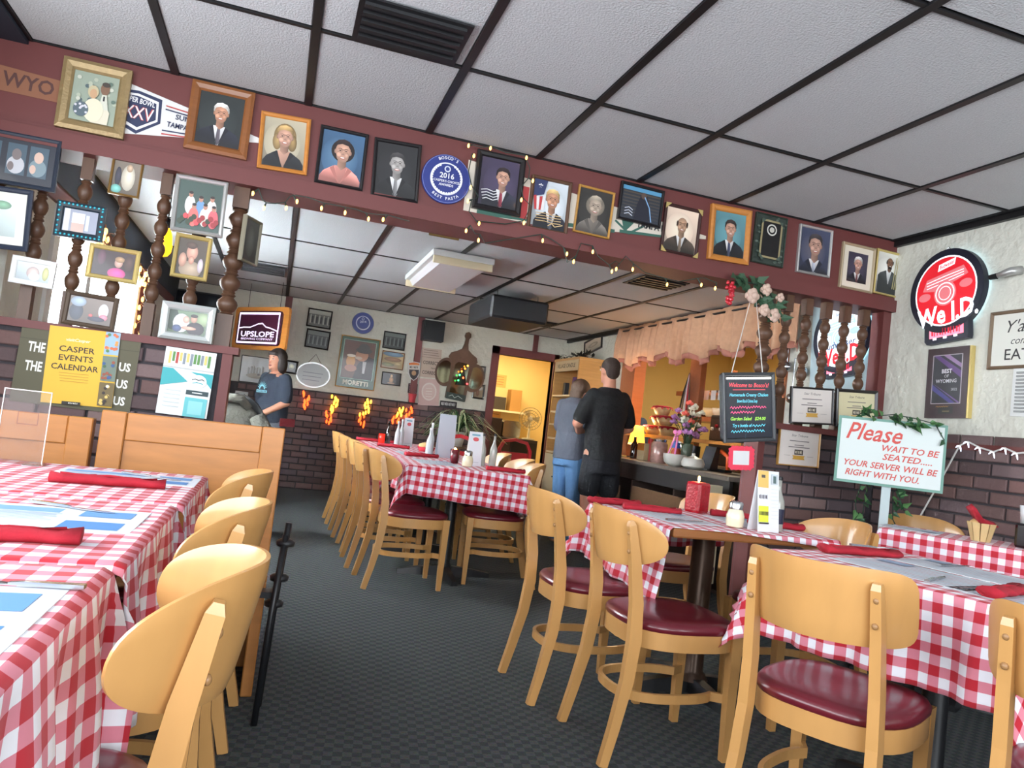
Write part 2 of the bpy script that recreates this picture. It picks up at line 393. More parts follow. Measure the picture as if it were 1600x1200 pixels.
bricks(hr, (2.80, YF+.01, 0.05), (1, 0, 0), (0, -1, 0), .84, 0.05, 1.225)
MB().box(3.60, XR, YF, YF+.1, 1.26, 2.06).build('wall_post', MAROON, hr)
def spindle_mesh(z0, z1, r, sq):
    b = MB(); h = z1-z0
    b.box(-sq, sq, -sq, sq, z0, z0+h*.20); b.box(-sq, sq, -sq, sq, z1-h*.13, z1)
    prof = []; a, c = z0+h*.20, z1-h*.13; n = 5; st = (c-a)/n
    for k in range(n):
        q = a+k*st
        prof += [(r*.62, q), (r*.75, q+st*.06), (r*.6, q+st*.12), (r*.86, q+st*.2), (r*1.08, q+st*.36), (r*1.15, q+st*.5), (r*1.05, q+st*.64), (r*.72, q+st*.78), (r*.62, q+st*.84), (r*.85, q+st*.9), (r*.7, q+st*.97)]
    b.lathe(prof, 14)
    o = b.build('spindle', DARKWOOD, None, True, None, 40); me = o.data; bpy.data.objects.remove(o); return me
SPL, SPN, SPR = spindle_mesh(1.275, 2.055, .028, .024), spindle_mesh(1.275, 2.055, .042, .036), spindle_mesh(1.26, 2.055, .029, .026)
def spindle(me, x, parent):
    o = bpy.data.objects.new('spindle', me); COL.objects.link(o); o.parent = parent; o.location = (x, YF+.06, 0)
for k in range(8): spindle(SPN if k == 0 else SPL, -.285-.168*k, hl)
for k in range(6): spindle(SPN if k == 0 else SPR, 2.77+.146*k, hr)
# suspended ceilings: bars and single tiles
TEE = mat('black_tee', (20, 20, 22), 0.45)
def ceiling(name, xs, ys, z, top):
    c = struct(MB().box(xs[0], xs[-1], ys[0], ys[-1], top, top+.04).build(name, MORTAR))
    cache = {}
    for i in range(len(xs)-1):
        for j in range(len(ys)-1):
            w, d = xs[i+1]-xs[i]-.03, ys[j+1]-ys[j]-.03; key = (round(w, 3), round(d, 3))
            if key not in cache:
                b = MB(); e = .006
                b.loft([[(0, 0, .02), (w, 0, .02), (w, d, .02), (0, d, .02)], [(0, 0, e), (w, 0, e), (w, d, e), (0, d, e)], [(e, e, 0), (w-e, e, 0), (w-e, d-e, 0), (e, d-e, 0)]])
                o = b.build('tile', TILE); cache[key] = o.data; bpy.data.objects.remove(o)
            o = bpy.data.objects.new('tile', cache[key]); COL.objects.link(o); o.parent = c; o.location = (xs[i]+.015, ys[j]+.015, z+.004)
    for x in xs: MB().box(max(xs[0], x-.017), min(xs[-1], x+.017), ys[0], ys[-1], z-.003, z+.03).build('grid_bar', TEE, c)
    for y in ys: MB().box(xs[0], xs[-1], max(ys[0], y-.009), min(ys[-1], y+.009), z-.001, z+.03).build('grid_bar', TEE, c)
    return c
GX = [XL+.02]+[-.036+.609*k for k in range(-1, 7)]+[XR]
ceiling('ceiling', GX, [YREAR, -.63, .59, 1.81, 3.0, YF], ZF, ZF+.06)
ceiling('ceiling_back', GX, [YF+.2, 4.78, 6.0, 7.22, 8.5, YB], ZB, ZB+.06)
struct(boxes('trim_3', TEE, [(XR-.03, XR, YREAR, YF, ZF-.035, ZF), (XR-.03, XR, YF+.2, YB, ZB-.04, ZB)]))
struct(boxes('trim_4', MAROON, [(-.045, .035, YB-.03, YB, 1.2, ZB)]))
struct(boxes('trim_5', MAROON, [(1.585, 1.665, YB-.03, YB, 1.2, ZB)]))
struct(boxes('trim_6', MAROON, [(3.15, 3.215, YB-.03, YB, 2.05, ZB)]))
# doorway into the yellow room
df = struct(boxes('door_1', MAROON, [(2.60, 2.70, YB-.03, YB+.1, 0, 2.07), (3.47, 3.54, YB-.03, YB+.1, 0, 2.07), (2.60, 3.54, YB-.03, YB+.1, 1.97, 2.07)]))
wo = boxes('wall_office', YELLOWW, [(2.0, 4.3, 11.4, 11.5, 0, 2.4), (1.9, 2.0, YB+.1, 11.5, 0, 2.4), (4.3, 4.4, YB+.1, 11.5, 0, 2.4), (1.9, 4.4, YB+.1, 11.5, 2.4, 2.45)])
# kitchen beyond the serving hatch
wk = boxes('wall_kitchen', YELLOWW, [(6.1, 6.2, 4.0, 9.2, 0, 2.5), (XR+.1, 6.2, 3.9, 4.0, 0, 2.5), (XR+.1, 6.2, 9.2, 9.3, 0, 2.5), (XR+.1, 6.2, 3.9, 9.3, 2.5, 2.55)])
# back window with white frame and panes
w1 = struct(boxes('window_1', WHITEP, [(XL-.1, XL+.02, 4.58, 4.68, 1.12, 1.99), (XL-.1, XL+.02, 7.08, 7.18, 1.12, 1.99), (XL-.1, XL+.02, 4.68, 7.08, 1.93, 1.99), (XL-.1, XL+.04, 4.58, 7.18, 1.12, 1.19), (XL-.07, XL, 5.45, 5.55, 1.19, 1.93), (XL-.07, XL, 6.25, 6.32, 1.19, 1.93)]))
for a, b_ in ((4.68, 5.45), (5.55, 6.25), (6.32, 7.08)): MB().box(XL-.055, XL-.05, a, b_, 1.19, 1.93).build('pane', GLASS, w1)
# ================================================================== PICTURES ON THE BEAM
def tone(c, f): return tuple(max(0, min(255, int(v*f))) for v in c)
def portrait(P, w, h, bg, skin=(206, 160, 138), hair=(60, 44, 38), top=(34, 36, 44), shirt=(232, 232, 232), tie=None, style='short', cx=0.0, k=1.0, bg2=None, face_y=0.13):
    P.gp([(-w/2, -h/2), (w/2, -h/2), (w/2, h/2), (-w/2, h/2)], [tone(bg, .7), tone(bg, .8), tone(bg, 1.1), bg])
    P.ge(cx-w*.05, h*.0, w*.44, h*.42, bg2 or tone(bg, 1.22), bg, 28)
    s = h*k*1.34; fy = h*face_y; fx = cx+0.01*w; dk, md, lt = tone(skin, .66), tone(skin, .84), tone(skin, 1.1)
    if style in ('bob', 'curly'): P.ge(fx, fy+s*.01, s*.15, s*.18 if style == 'bob' else s*.15, tone(hair, 1.25), tone(hair, .7))
    if style == 'bob': P.ge(fx-s*.1, fy-s*.07, s*.06, s*.12, tone(hair, 1.1), tone(hair, .7)); P.ge(fx+s*.1, fy-s*.07, s*.06, s*.12, tone(hair, 1.0), tone(hair, .6))
    sw = min(w*.49, s*.33); yb = -h/2
    P.gp([(cx-sw, yb), (cx-sw, fy-s*.36), (cx-sw*.82, fy-s*.285), (cx-s*.1, fy-s*.205), (cx+s*.1, fy-s*.205), (cx+sw*.82, fy-s*.285), (cx+sw, fy-s*.36), (cx+sw, yb)], [tone(top, .7), tone(top, .8), tone(top, 1.25), tone(top, 1.3), tone(top, 1.2), tone(top, 1.3), top, tone(top, .6)])
    lo = max(yb, fy-s*.54)
    P.gp([(cx-s*.085, fy-s*.195), (cx-s*.01, lo), (cx+s*.015, lo), (cx+s*.085, fy-s*.195)], [shirt, tone(shirt, .7), tone(shirt, .7), tone(shirt, .9)])
    if tie: P.gp([(cx-s*.02, fy-s*.225), (cx-s*.034, max(yb, fy-s*.44)), (cx, max(yb, fy-s*.5)), (cx+s*.034, max(yb, fy-s*.44)), (cx+s*.02, fy-s*.225)], [tie, tone(tie, .7), tone(tie, .7), tone(tie, 1.1), tone(tie, 1.2)])
    for e in (-1, 1): P.pr([(cx+e*s*.09, fy-s*.2), (cx+e*s*.14, fy-s*.24), (cx+e*s*.06, fy-s*.36), (cx+e*s*.005, max(yb, fy-s*.54))], tone(top, .85))
    P.gp([(fx-s*.055, fy-s*.05), (fx-s*.055, fy-s*.2), (fx, fy-s*.25), (fx+s*.055, fy-s*.2), (fx+s*.055, fy-s*.05)], [dk, md, md, tone(skin, .6), tone(skin, .55)])
    if style != 'bald': P.ge(fx, fy+s*.04, s*.113, s*.122, tone(hair, 1.2), tone(hair, .75))
    for e in (-1, 1): P.ge(fx+e*s*.097, fy-s*.008, s*.015, s*.03, md, dk)
    P.ge(fx, fy+s*.01, s*.096, s*.118, lt, md); P.ge(fx, fy-s*.055, s*.08, s*.09, skin, tone(skin, .76))
    P.ge(fx-s*.05, fy-s*.045, s*.03, s*.03, tone(skin, 1.12), skin, 12); P.ge(fx+s*.045, fy-s*.045, s*.028, s*.03, tone(skin, 1.06), tone(skin, .9), 12)
    if style == 'bald': P.ge(fx-s*.094, fy+s*.02, s*.018, s*.045, hair, tone(hair, .8)); P.ge(fx+s*.094, fy+s*.02, s*.018, s*.045, hair, tone(hair, .7))
    else: P.gp([(fx-s*.104, fy+s*.03), (fx-s*.085, fy+s*.075), (fx-s*.02, fy+s*.1), (fx+s*.06, fy+s*.085), (fx+s*.1, fy+s*.03), (fx+s*.108, fy+s*.09), (fx+s*.07, fy+s*.145), (fx, fy+s*.165), (fx-s*.075, fy+s*.145), (fx-s*.112, fy+s*.09)], [tone(hair, .8), hair, tone(hair, 1.1), hair, tone(hair, .7), tone(hair, .7), tone(hair, 1.1), tone(hair, 1.35), tone(hair, 1.2), tone(hair, .9)])
    for e in (-1, 1):
        P.ge(fx+e*s*.038, fy+s*.008, s*.026, s*.017, tone(skin, .72), tone(skin, .95), 12); P.el(fx+e*s*.038, fy+s*.008, s*.013, s*.0065, (52, 40, 38), 10); P.ln([(fx+e*s*.018, fy+s*.032), (fx+e*s*.04, fy+s*.038), (fx+e*s*.062, fy+s*.03)], s*.007, tone(hair, .8) if sum(hair) < 400 else tone(skin, .66))
    P.gp([(fx-s*.018, fy-s*.048), (fx+s*.02, fy-s*.05), (fx+s*.012, fy+s*.012), (fx-s*.002, fy+s*.012)], [tone(skin, .78), tone(skin, .7), skin, lt])
    P.el(fx, fy-s*.088, s*.036, s*.015, tone((176, 96, 88), sum(skin)/520), 14); P.el(fx, fy-s*.085, s*.029, s*.008, (236, 228, 220), 12)
def frame_ring(w, h, bw, d):
    b = MB(); i0 = bw*.35
    def rg(ix, z): return [(-w/2+ix, -h/2+ix, z), (w/2-ix, -h/2+ix, z), (w/2-ix, h/2-ix, z), (-w/2+ix, h/2-ix, z)]
    return b.loft([rg(0, 0), rg(0, d*.8), rg(i0, d), rg(bw*.8, d*.8), rg(bw, d*.55), rg(bw, 0.001)], False)
def framed(name, label, quad, plane, val, fm, bw, draw, cat='picture', d=.022, group=None, extra=None, pm=None, M=None, wh=None):
    if M is None: M, w, h = basis(quad, plane, val)
    else: w, h = wh
    t = thing(name, label, cat, M, group)
    frame_ring(w, h, bw, d).build('frame', fm, t)
    P = MB(); P.z = d*.45; iw, ih = w-2*bw, h-2*bw
    draw(P, iw, ih); P.build('photo', pm or PHOTO, t)
    MB().box(-w/2+bw*.5, w/2-bw*.5, -h/2+bw*.5, h/2-bw*.5, 0.0005, d*.4).build('backing', BLACKP, t)
    if extra: extra(t, w, h)
    return t
BP = YF-.001
def por(**k): return lambda P, w, h: portrait(P, w, h, **k)
def matted(inner, mat_rgb, m=.12):
    def f(P, w, h):
        P.rc(-w/2, -h/2, w/2, h/2, mat_rgb); q = m*w; inner(P, w-2*q, h-2*q)
    return f
def wedding(P, w, h):
    P.rc(-w/2, -h/2, w/2, h/2, (150, 162, 146))
    for i in range(26): P.el((random.random()-.5)*w*.92, (random.random()-.5)*h*.92, w*.05, w*.05, random.choice([(96, 116, 104), (176, 184, 164), (84, 100, 104), (198, 200, 184)]), 8)
    P.pr([(w*.02, -h*.05), (w*.22, -h*.05), (w*.38, -h*.25), (w*.36, -h/2), (-w*.02, -h/2)], (214, 208, 186))
    P.el(w*.22, h*.22, w*.1, h*.13, (126, 96, 76)); P.el(w*.23, h*.31, w*.09, h*.05, (70, 62, 56)); P.pr([(w*.17, h*.1), (w*.27, h*.1), (w*.34, -h*.2), (w*.12, -h*.2)], (206, 208, 192)); P.pr([(w*.2, h*.07), (w*.24, h*.07), (w*.24, -h*.03), (w*.2, -h*.03)], (46, 46, 50))
    P.el(-w*.03, h*.12, w*.12, h*.13, (190, 178, 142)); P.el(-w*.02, h*.08, w*.08, h*.1, (196, 158, 122))
    P.el(w*.02, -h*.25, w*.22, h*.24, (222, 216, 190)); P.el(-w*.25, -h*.27, w*.17, h*.15, (90, 104, 112))
    for i in range(9): P.el(-w*.25+(random.random()-.5)*w*.26, -h*.27+(random.random()-.5)*h*.22, w*.03, w*.03, (206, 206, 214), 8)
framed('wedding_portrait', 'wide gold ornate frame with a pale wedding couple, on the maroon beam', [(103, 90), (209, 115), (193, 222), (87, 197)], 'Y', BP, GOLD, .048, wedding, d=.035)
framed('framed_portrait', 'brown wooden frame with white-haired man in dark suit on beam', [(302, 127), (400, 147), (385, 252), (287, 232)], 'Y', BP, BROWNF, .042, por(bg=(42, 48, 48), hair=(214, 212, 204), skin=(204, 150, 122), top=(32, 34, 44), tie=(90, 84, 92), k=.95), d=.03)
framed('framed_portrait', 'oak frame with blonde woman in black jacket on beam', [(409, 174), (486, 189), (479, 276), (401, 262)], 'Y', BP, ORANGEF, .02, por(bg=(172, 164, 142), hair=(176, 146, 96), top=(32, 34, 38), shirt=(206, 160, 138), style='bob', k=1.1))
framed('framed_portrait', 'black frame with dark-haired woman in pink jacket before blue backdrop', [(502, 196), (576, 212), (566, 301), (490, 285)], 'Y', BP, FRAMEB, .017, por(bg=(64, 96, 128), bg2=(104, 140, 168), hair=(44, 32, 32), top=(206, 132, 122), shirt=(212, 142, 130), style='curly', k=1.1))
framed('framed_portrait', 'black frame with grey photo of smiling man in dark suit beside blue disc', [(585, 214), (659, 230), (651, 320), (579, 307)], 'Y', BP, FRAMEB, .018, por(bg=(40, 40, 42), hair=(62, 60, 60), skin=(176, 172, 168), top=(34, 34, 36), tie=(120, 120, 122), k=1.0))
framed('framed_portrait', 'thick black frame with purple-toned signed photo of man, lights around it', [(745, 234), (821, 251), (810, 341), (736, 325)], 'Y', BP, FRAMEB, .03, lambda P, w, h: (portrait(P, w, h, bg=(66, 58, 82), hair=(42, 32, 34), top=(40, 42, 56), tie=(132, 48, 62), k=1.0, cx=w*.08), [P.ln([(-w*.45+i*w*.02, -h*.2-i*h*.06), (-w*.3, -h*.17-i*h*.06), (-w*.12, -h*.2-i*h*.06), (w*.02, -h*.15-i*h*.06)], w*.02, (226, 226, 230)) for i in range(4)]), d=.03)
def flagman(P, w, h):
    portrait(P, w, h, bg=(196, 204, 210), hair=(206, 170, 116), skin=(208, 152, 120), top=(34, 36, 46), tie=(86, 92, 106), k=1.02, cx=w*.06)
    P.pr([(-w/2, h/2), (-w*.12, h/2), (-w*.2, h*.2), (-w/2, h*.12)], (48, 58, 98)); P.tx('*', -w*.32, h*.32, h*.22, (232, 232, 236), .03)
    for i in range(4): P.pr([(-w*.5+i*w*.09, h*.14), (-w*.42+i*w*.09, h*.16), (-w*.36+i*w*.06, -h*.14), (-w*.44+i*w*.06, -h*.14)], (190, 62, 64) if i % 2 == 0 else (228, 224, 224))
    for i in range(4): P.ln([(-w*.38, -h*.2-i*h*.055), (-w*.1, -h*.19-i*h*.055), (w*.12, -h*.21-i*h*.055), (w*.36, -h*.2-i*h*.055)], h*.016, (206, 176, 128))
    P.ln([(0, -h*.44), (w*.1, -h*.38), (w*.2, -h*.44), (w*.42, -h*.38)], h*.018, (220, 190, 140))
framed('framed_portrait', 'dark carved frame with fair-haired man in front of a striped flag', [(831, 275), (892, 286), (884, 370), (821, 357)], 'Y', BP, DARKWOOD, .018, flagman, d=.028)
framed('framed_portrait', 'thin gold frame with curly grey-haired woman in grey photo', [(904, 289), (960, 302), (950, 375), (894, 362)], 'Y', BP, GOLDWOOD, .012, por(bg=(52, 50, 48), hair=(156, 146, 130), skin=(186, 168, 150), top=(108, 102, 96), shirt=(130, 122, 114), style='curly', k=1.15))
def bluephoto(P, w, h):
    P.rc(-w/2, -h/2, w/2, h/2, (48, 52, 62)); P.rc(-w/2, h*.38, w/2, h/2, (88, 150, 188))
    for i in range(8): P.rc(-w*.48, -h*.4+i*h*.1, w*.48, -h*.36+i*h*.1, (62+i*3, 62+i*2, 66))
    P.pr([(-w*.02, h*.3), (w*.14, h*.3), (w*.24, -h*.05), (w*.26, -h/2), (-w*.16, -h/2), (-w*.1, 0)], (34, 36, 48)); P.el(w*.05, h*.28, w*.07, h*.1, (92, 74, 66)); P.ln([(w*.08, h*.24), (w*.22, -h*.05), (w*.3, -h*.46)], w*.025, (140, 182, 226))
    for i in range(3): P.ln([(-w*.4, -h*.2-i*h*.09), (-w*.3, -h*.15-i*h*.09), (-w*.2, -h*.22-i*h*.09)], w*.02, (196, 202, 214))
framed('landscape_photo', 'wide black frame with dark blue photo of a figure against rows of seats', [(970, 284), (1037, 299), (1030, 355), (962, 345)], 'Y', BP-.004, FRAMEB, .016, bluephoto)
framed('framed_portrait', 'dark frame with gold corners holding sepia photo of balding man', [(1039, 317), (1095, 330), (1087, 405), (1029, 392)], 'Y', BP, mat('dark_red_frame', (58, 34, 32), .35), .018, por(bg=(226, 202, 182), hair=(72, 56, 48), skin=(188, 150, 122), top=(72, 62, 54), tie=(120, 104, 88), style='bald', k=1.0), extra=lambda t, w, h: [MB().prism([(sx*w/2, sy*h/2), (sx*(w/2-.035), sy*h/2), (sx*w/2, sy*(h/2-.035))], .022, .025).build('corner', PALEGOLD, t) for sx in (-1, 1) for sy in (-1, 1)])
framed('framed_portrait', 'wide orange oak frame with dark-suited man before teal backdrop', [(1110, 319), (1172, 331), (1166, 415), (1103, 405)], 'Y', BP, ORANGEF, .034, por(bg=(92, 138, 146), hair=(52, 44, 42), top=(30, 32, 38), tie=(60, 66, 92), k=1.0), d=.03)
def plaque(P, w, h):
    P.rc(-w/2, -h/2, w/2, h/2, (52, 62, 56))
    for i in range(60): P.el((random.random()-.5)*w*.96, (random.random()-.5)*h*.96, w*.05, w*.03, random.choice([(74, 90, 80), (36, 46, 42), (96, 108, 98)]), 8)
    P.rc(-w*.36, -h*.4, w*.36, h*.4, (152, 140, 104)); P.rc(-w*.3, -h*.36, w*.3, h*.36, (18, 18, 20)); P.el(0, h*.2, w*.17, w*.17, (206, 204, 196)); P.el(0, h*.2, w*.13, w*.13, (26, 26, 28)); P.el(0, h*.2, w*.08, w*.08, (196, 194, 184))
    for sx in (-1, 1):
        for sy in (-1, 1): P.pr([(sx*w*.36, sy*h*.4), (sx*w*.22, sy*h*.4), (sx*w*.36, sy*h*.3)], (74, 90, 80))
framed('award_plaque', 'dark green marbled plaque with black plate and round seal', [(1180, 332), (1229, 342), (1220, 419), (1172, 410)], 'Y', BP, mat('green_marble', (56, 68, 60), .25, noise=(30, .5)), .008, plaque, cat='plaque')
framed('framed_portrait', 'silver frame with smiling dark-haired man before a flag', [(1249, 351), (1299, 360), (1294, 435), (1241, 425)], 'Y', BP, SILVER, .016, por(bg=(66, 72, 96), bg2=(110, 106, 116), hair=(62, 58, 60), skin=(198, 156, 138), top=(42, 46, 62), tie=(170, 176, 190), k=1.25))
framed('framed_portrait', 'cream frame with white mat around white-haired man in suit', [(1316, 377), (1366, 390), (1360, 459), (1308, 450)], 'Y', BP, mat('champagne_frame', (176, 160, 132), .35, .3), .016, matted(por(bg=(58, 52, 72), hair=(206, 204, 200), skin=(206, 158, 140), top=(34, 36, 46), tie=(110, 70, 70), k=1.15), (222, 214, 196), .16))
def trombonist(P, w, h):
    portrait(P, w, h, bg=(214, 212, 204), hair=(46, 40, 38), skin=(132, 92, 70), top=(62, 66, 68), shirt=(236, 236, 236), tie=None, k=.72, face_y=.26, style='bald', cx=-w*.04)
    P.pr([(-w*.1, h*.1), (-w*.1, h*.15), (w*.04, h*.1), (w*.04, h*.15)], (30, 30, 32))
    for i in range(4): P.ln([(w*.2+i*w*.07, h*.42-i*h*.03), (w*.12+i*w*.07, -h*.36)], w*.03, (180, 168, 120))
framed('framed_portrait', 'pale gold frame with man in bow tie holding a brass trombone', [(1369, 389), (1414, 399), (1407, 467), (1361, 459)], 'Y', BP, PALEGOLD, .014, trombonist)
def bluedisc(name, label, M, r, lines, rim):
    t = thing(name, label, 'sign', M)
    MB().lathe([(r*.97, 0), (r, .004), (r, .012), (r*.98, .016), (.0001, .016)], 48).build('disc', mat('blue_disc', (46, 58, 128), .3, coat=.3), t)
    P = MB(); P.z = .017; W = (226, 228, 238)
    P.ring(0, 0, r*.97, r*.97, r*.02, (120, 132, 190)); P.ring(0, 0, r*.66, r*.66, r*.05, W)
    for i in range(30):
        a = R_(-62+i*304/29+152-62) if False else R_(120+i*300/29)
        P.el(r*.6*math.cos(a), r*.6*math.sin(a), r*.055, r*.055, W, 8)
    for s_, y, sz in lines: P.tx(s_, 0, y*r, sz*r, W, .02)
    P.el(0, r*.38, r*.13, r*.13, (200, 206, 226)); P.el(0, r*.38, r*.08, r*.08, (46, 58, 128))
    if rim[0]: P.arc(rim[0], 0, 0, r*.82, r*.17, W, 90, .02)
    if rim[1]: P.arc(rim[1], 0, 0, r*.82, r*.16, W, 270, .02, True)
    P.build('lettering', PRINT, t)
    return t
MD, wd, hd = basis([(658, 243), (734, 243), (734, 319), (658, 319)], 'Y', BP)
MD = MD @ Matrix.Rotation(R_(-6), 4, 'Z')
bluedisc('award_disc', 'round blue disc with white laurel reading 2016 best pasta on beam', MD, wd*.5, [('2016', .1, .3), ("CASPER'S CHOICE", -.12, .13), ('AWARDS', -.27, .14)], ("BOSCO'S", 'BEST PASTA'))
# pennants pinned to the beam
def pennant(label, quad, draw, poly):
    M, w, h = basis(quad, 'Y', BP+.0004)
    t = thing('pennant', label, 'pennant', M)
    MB().prism([(x*w, y*h) for x, y in poly], 0, .0025).build('felt', FELT[0], t)
    P = MB(); P.z = .003; draw(P, w, h); P.build('print', PRINT, t)
FELT = [mat('felt_white', (214, 214, 212), .95)]
def sb(P, w, h):
    N, Wt, Rr = (42, 50, 82), (226, 226, 228), (178, 66, 66)
    def q(x): return (-.395+(x+.5)*.6)*w
    def pl(pts, c): P.pr([(q(x), y*h) for x, y in pts], c)
    pl([(-.5, .3), (-.3, .34), (-.06, .28), (-.04, -.12), (-.26, -.38), (-.5, -.24)], N); pl([(-.47, .26), (-.3, .29), (-.09, .23), (-.07, -.1), (-.26, -.32), (-.47, -.2)], Wt); pl([(-.45, .23), (-.3, .25), (-.11, .19), (-.09, -.08), (-.26, -.27), (-.45, -.16)], N)
    P.tx('SUPER BOWL', q(-.28), h*.17, h*.12, Wt, .02, 0, 1, -.06, w*.19); P.tx('XXV', q(-.27), -.04*h, h*.3, Rr, .03, 0, 1, 0, w*.18); P.tx('XXV', q(-.27), -.04*h, h*.3, Wt, 0, 0, 1, 0, w*.18)
    for y in (.2, .14, -.22, -.28): P.ln([(-w*.1, h*y), (w*.12, h*y*.8)], h*.022, Rr if y in (.2, -.28) else N)
    P.tx('SUN', w*.01, .05*h, h*.12, N, .02); P.tx('TAMPA B', w*.0, -.1*h, h*.12, N, .02, 0, 1, 0, w*.16)
pennant('white felt pennant with XXV shield between two portraits on beam', [(160, 115), (414, 174), (398, 264), (144, 205)], sb, [(-.5, .5), (.5, .04), (.5, -.04), (-.5, -.5)])
FELT[0] = mat('felt_orange', (140, 96, 74), .95)
pennant('faded orange-brown pennant lettered WYO at the dim end of beam', [(-70, 85), (100, 122), (92, 162), (-78, 126)], lambda P, w, h: P.tx('L WYO', w*.12, 0, h*.75, (84, 52, 48), .02, 0, 1, 0, w*.62), [(-.5, .5), (.5, .42), (.5, -.42), (-.5, -.5)])
FELT[0] = mat('felt_cream', (208, 200, 186), .95)
def tb(P, w, h):
    P.pr([(-w*.45, -h*.3), (w*.1, -h*.18), (w*.1, -h*.24), (-w*.45, -h*.38)], (54, 96, 84)); P.pr([(w*.12, h*.1), (w*.2, h*.12), (w*.14, -h*.2)], (54, 96, 84)); P.ln([(w*.1, -h*.02), (w*.16, -h*.2), (w*.22, -h*.02)], h*.04, (54, 96, 84))
    P.pr([(w*.12, -h*.16), (w*.42, -h*.09), (w*.42, -h*.12), (w*.12, -h*.22)], (54, 96, 84)); P.tx('TAMPA BAY 19', w*.29, -h*.005, h*.16, (30, 32, 40), .03, 0, 1, 0, w*.2); P.rc(-w*.32, -h*.3, -w*.26, h*.25, (176, 58, 60))
pennant('cream and green pennant lettered TAMPA BAY half hidden behind portraits', [(733, 246), (1106, 333), (1098, 421), (723, 334)], tb, [(-.5, .5), (.5, .03), (.5, -.03), (-.5, -.5)])
# ================================================================== PICTURES HUNG ON THE LEFT SPINDLES
SPY = YF+.010
def scene_print(bg, blobs):
    def f(P, w, h):
        P.gp([(-w/2, -h/2), (w/2, -h/2), (w/2, h/2), (-w/2, h/2)], [tone(bg, .75), tone(bg, .85), tone(bg, 1.15), bg])
        for x, y, rx, ry, c in blobs: P.ge(x*w, y*h, rx*w, ry*h, tone(c, 1.12), tone(c, .78), 16)
    return f
def collage(P, w, h):
    P.rc(-w/2, -h/2, w/2, h/2, (40, 44, 56))
    for x, c1, c2 in ((-.3, (176, 120, 150), (190, 160, 140)), (.02, (188, 190, 196), (120, 110, 110)), (.3, (120, 140, 148), (206, 176, 160))):
        P.rc(x*w-w*.12, -h*.34, x*w+w*.12, h*.36, (70, 90, 104)); P.el(x*w, -h*.12, w*.11, h*.2, c1); P.el(x*w, h*.12, w*.06, h*.13, c2); P.el(x*w-w*.06, -h*.16, w*.04, h*.1, c2)
framed('photo_collage', 'dark wide collage frame of three photos hanging under beam by window', [(-40, 193), (98, 226), (86, 305), (-52, 275)], 'Y', SPY-.03, mat('blue_black_frame', (44, 52, 66), .4), .018, collage)
framed('framed_photo', 'dark frame with wide white mat around faded blue photo', [(-52, 284), (54, 300), (44, 396), (-62, 380)], 'Y', SPY-.03, mat('navy_frame', (44, 52, 70), .4), .022, matted(scene_print((188, 206, 204), [(-.3, 0, .3, .4, (120, 138, 168)), (.1, .35, .25, .12, (110, 164, 128)), (-.2, .2, .14, .16, (190, 160, 150))]), (206, 206, 196), .16))
def studs(t, w, h):
    b = MB()
    for i in range(11):
        for y in (-1, 1): b.sphere((-w/2+.012+i*(w-.024)/10, y*(h/2-.011), .02), .006, 8, 5)
    for i in range(1, 7):
        for x in (-1, 1): b.sphere((x*(w/2-.012), -h/2+i*h/7, .02), .006, 8, 5)
    b.build('studs', mat('teal_stud', (60, 170, 190), .2, .4), t)
framed('framed_photo', 'small black frame studded with teal beads around a bright interior photo', [(92, 314), (168, 325), (160, 381), (84, 367)], 'Y', SPY-.02, mat('teal_black', (30, 44, 54), .4), .03, lambda P, w, h: (P.rc(-w/2, -h/2, w/2, h/2, (150, 156, 172)), P.rc(-w*.25, -h*.1, w*.12, h*.35, (232, 236, 240)), P.rc(-w*.25, -h/2, w*.12, -h*.1, (196, 170, 160)), P.rc(-w*.48, -h/2, -w*.32, h/2, (206, 212, 220)), P.rc(w*.16, -h*.4, w*.26, h*.3, (198, 206, 216))), extra=studs)
framed('framed_photo', 'white ridged frame with pale portrait photo near the window', [(22, 401), (91, 409), (83, 452), (14, 441)], 'Y', SPY-.02, WHITEP, .022, scene_print((186, 200, 206), [(0, -.05, .2, .36, (200, 178, 172)), (.05, -.25, .18, .25, (226, 232, 234)), (.38, 0, .1, .4, (190, 190, 120))]))
framed('framed_photo', 'pale gold frame with child in bright pink top', [(142, 380), (222, 394), (213, 447), (134, 431)], 'Y', SPY-.02, PALEGOLD, .02, scene_print((62, 48, 52), [(-.3, .2, .1, .3, (96, 62, 78)), (.1, -.36, .22, .22, (212, 70, 146)), (.12, .06, .1, .19, (206, 164, 150)), (.14, .2, .12, .12, (176, 142, 110)), (.36, .1, .12, .3, (86, 66, 62))]))
framed('framed_photo', 'dark brown ribbed frame with girl sitting by a stone wall', [(105, 455), (188, 465), (178, 517), (96, 507)], 'Y', SPY-.025, mat('bronze_frame', (92, 78, 66), .4, .3), .02, scene_print((108, 96, 88), [(-.32, -.1, .16, .35, (56, 64, 80)), (-.3, .3, .18, .2, (150, 170, 190)), (.3, .05, .12, .3, (222, 222, 226)), (.32, -.2, .1, .12, (222, 130, 150)), (.16, -.3, .2, .1, (48, 50, 72)), (.02, -.18, .05, .06, (206, 84, 84))]))
framed('framed_photo', 'small gilt-edged photo of a figure in white hung high on a spindle', [(178, 245), (226, 256), (217, 313), (169, 301)], 'Y', SPY-.02, mat('old_gilt', (150, 116, 66), .4, .4), .01, scene_print((118, 108, 96), [(-.3, 0, .12, .3, (64, 62, 74)), (.08, .0, .26, .4, (214, 206, 186)), (-.32, -.38, .2, .13, (120, 190, 180)), (.1, .3, .12, .12, (196, 168, 140))]))
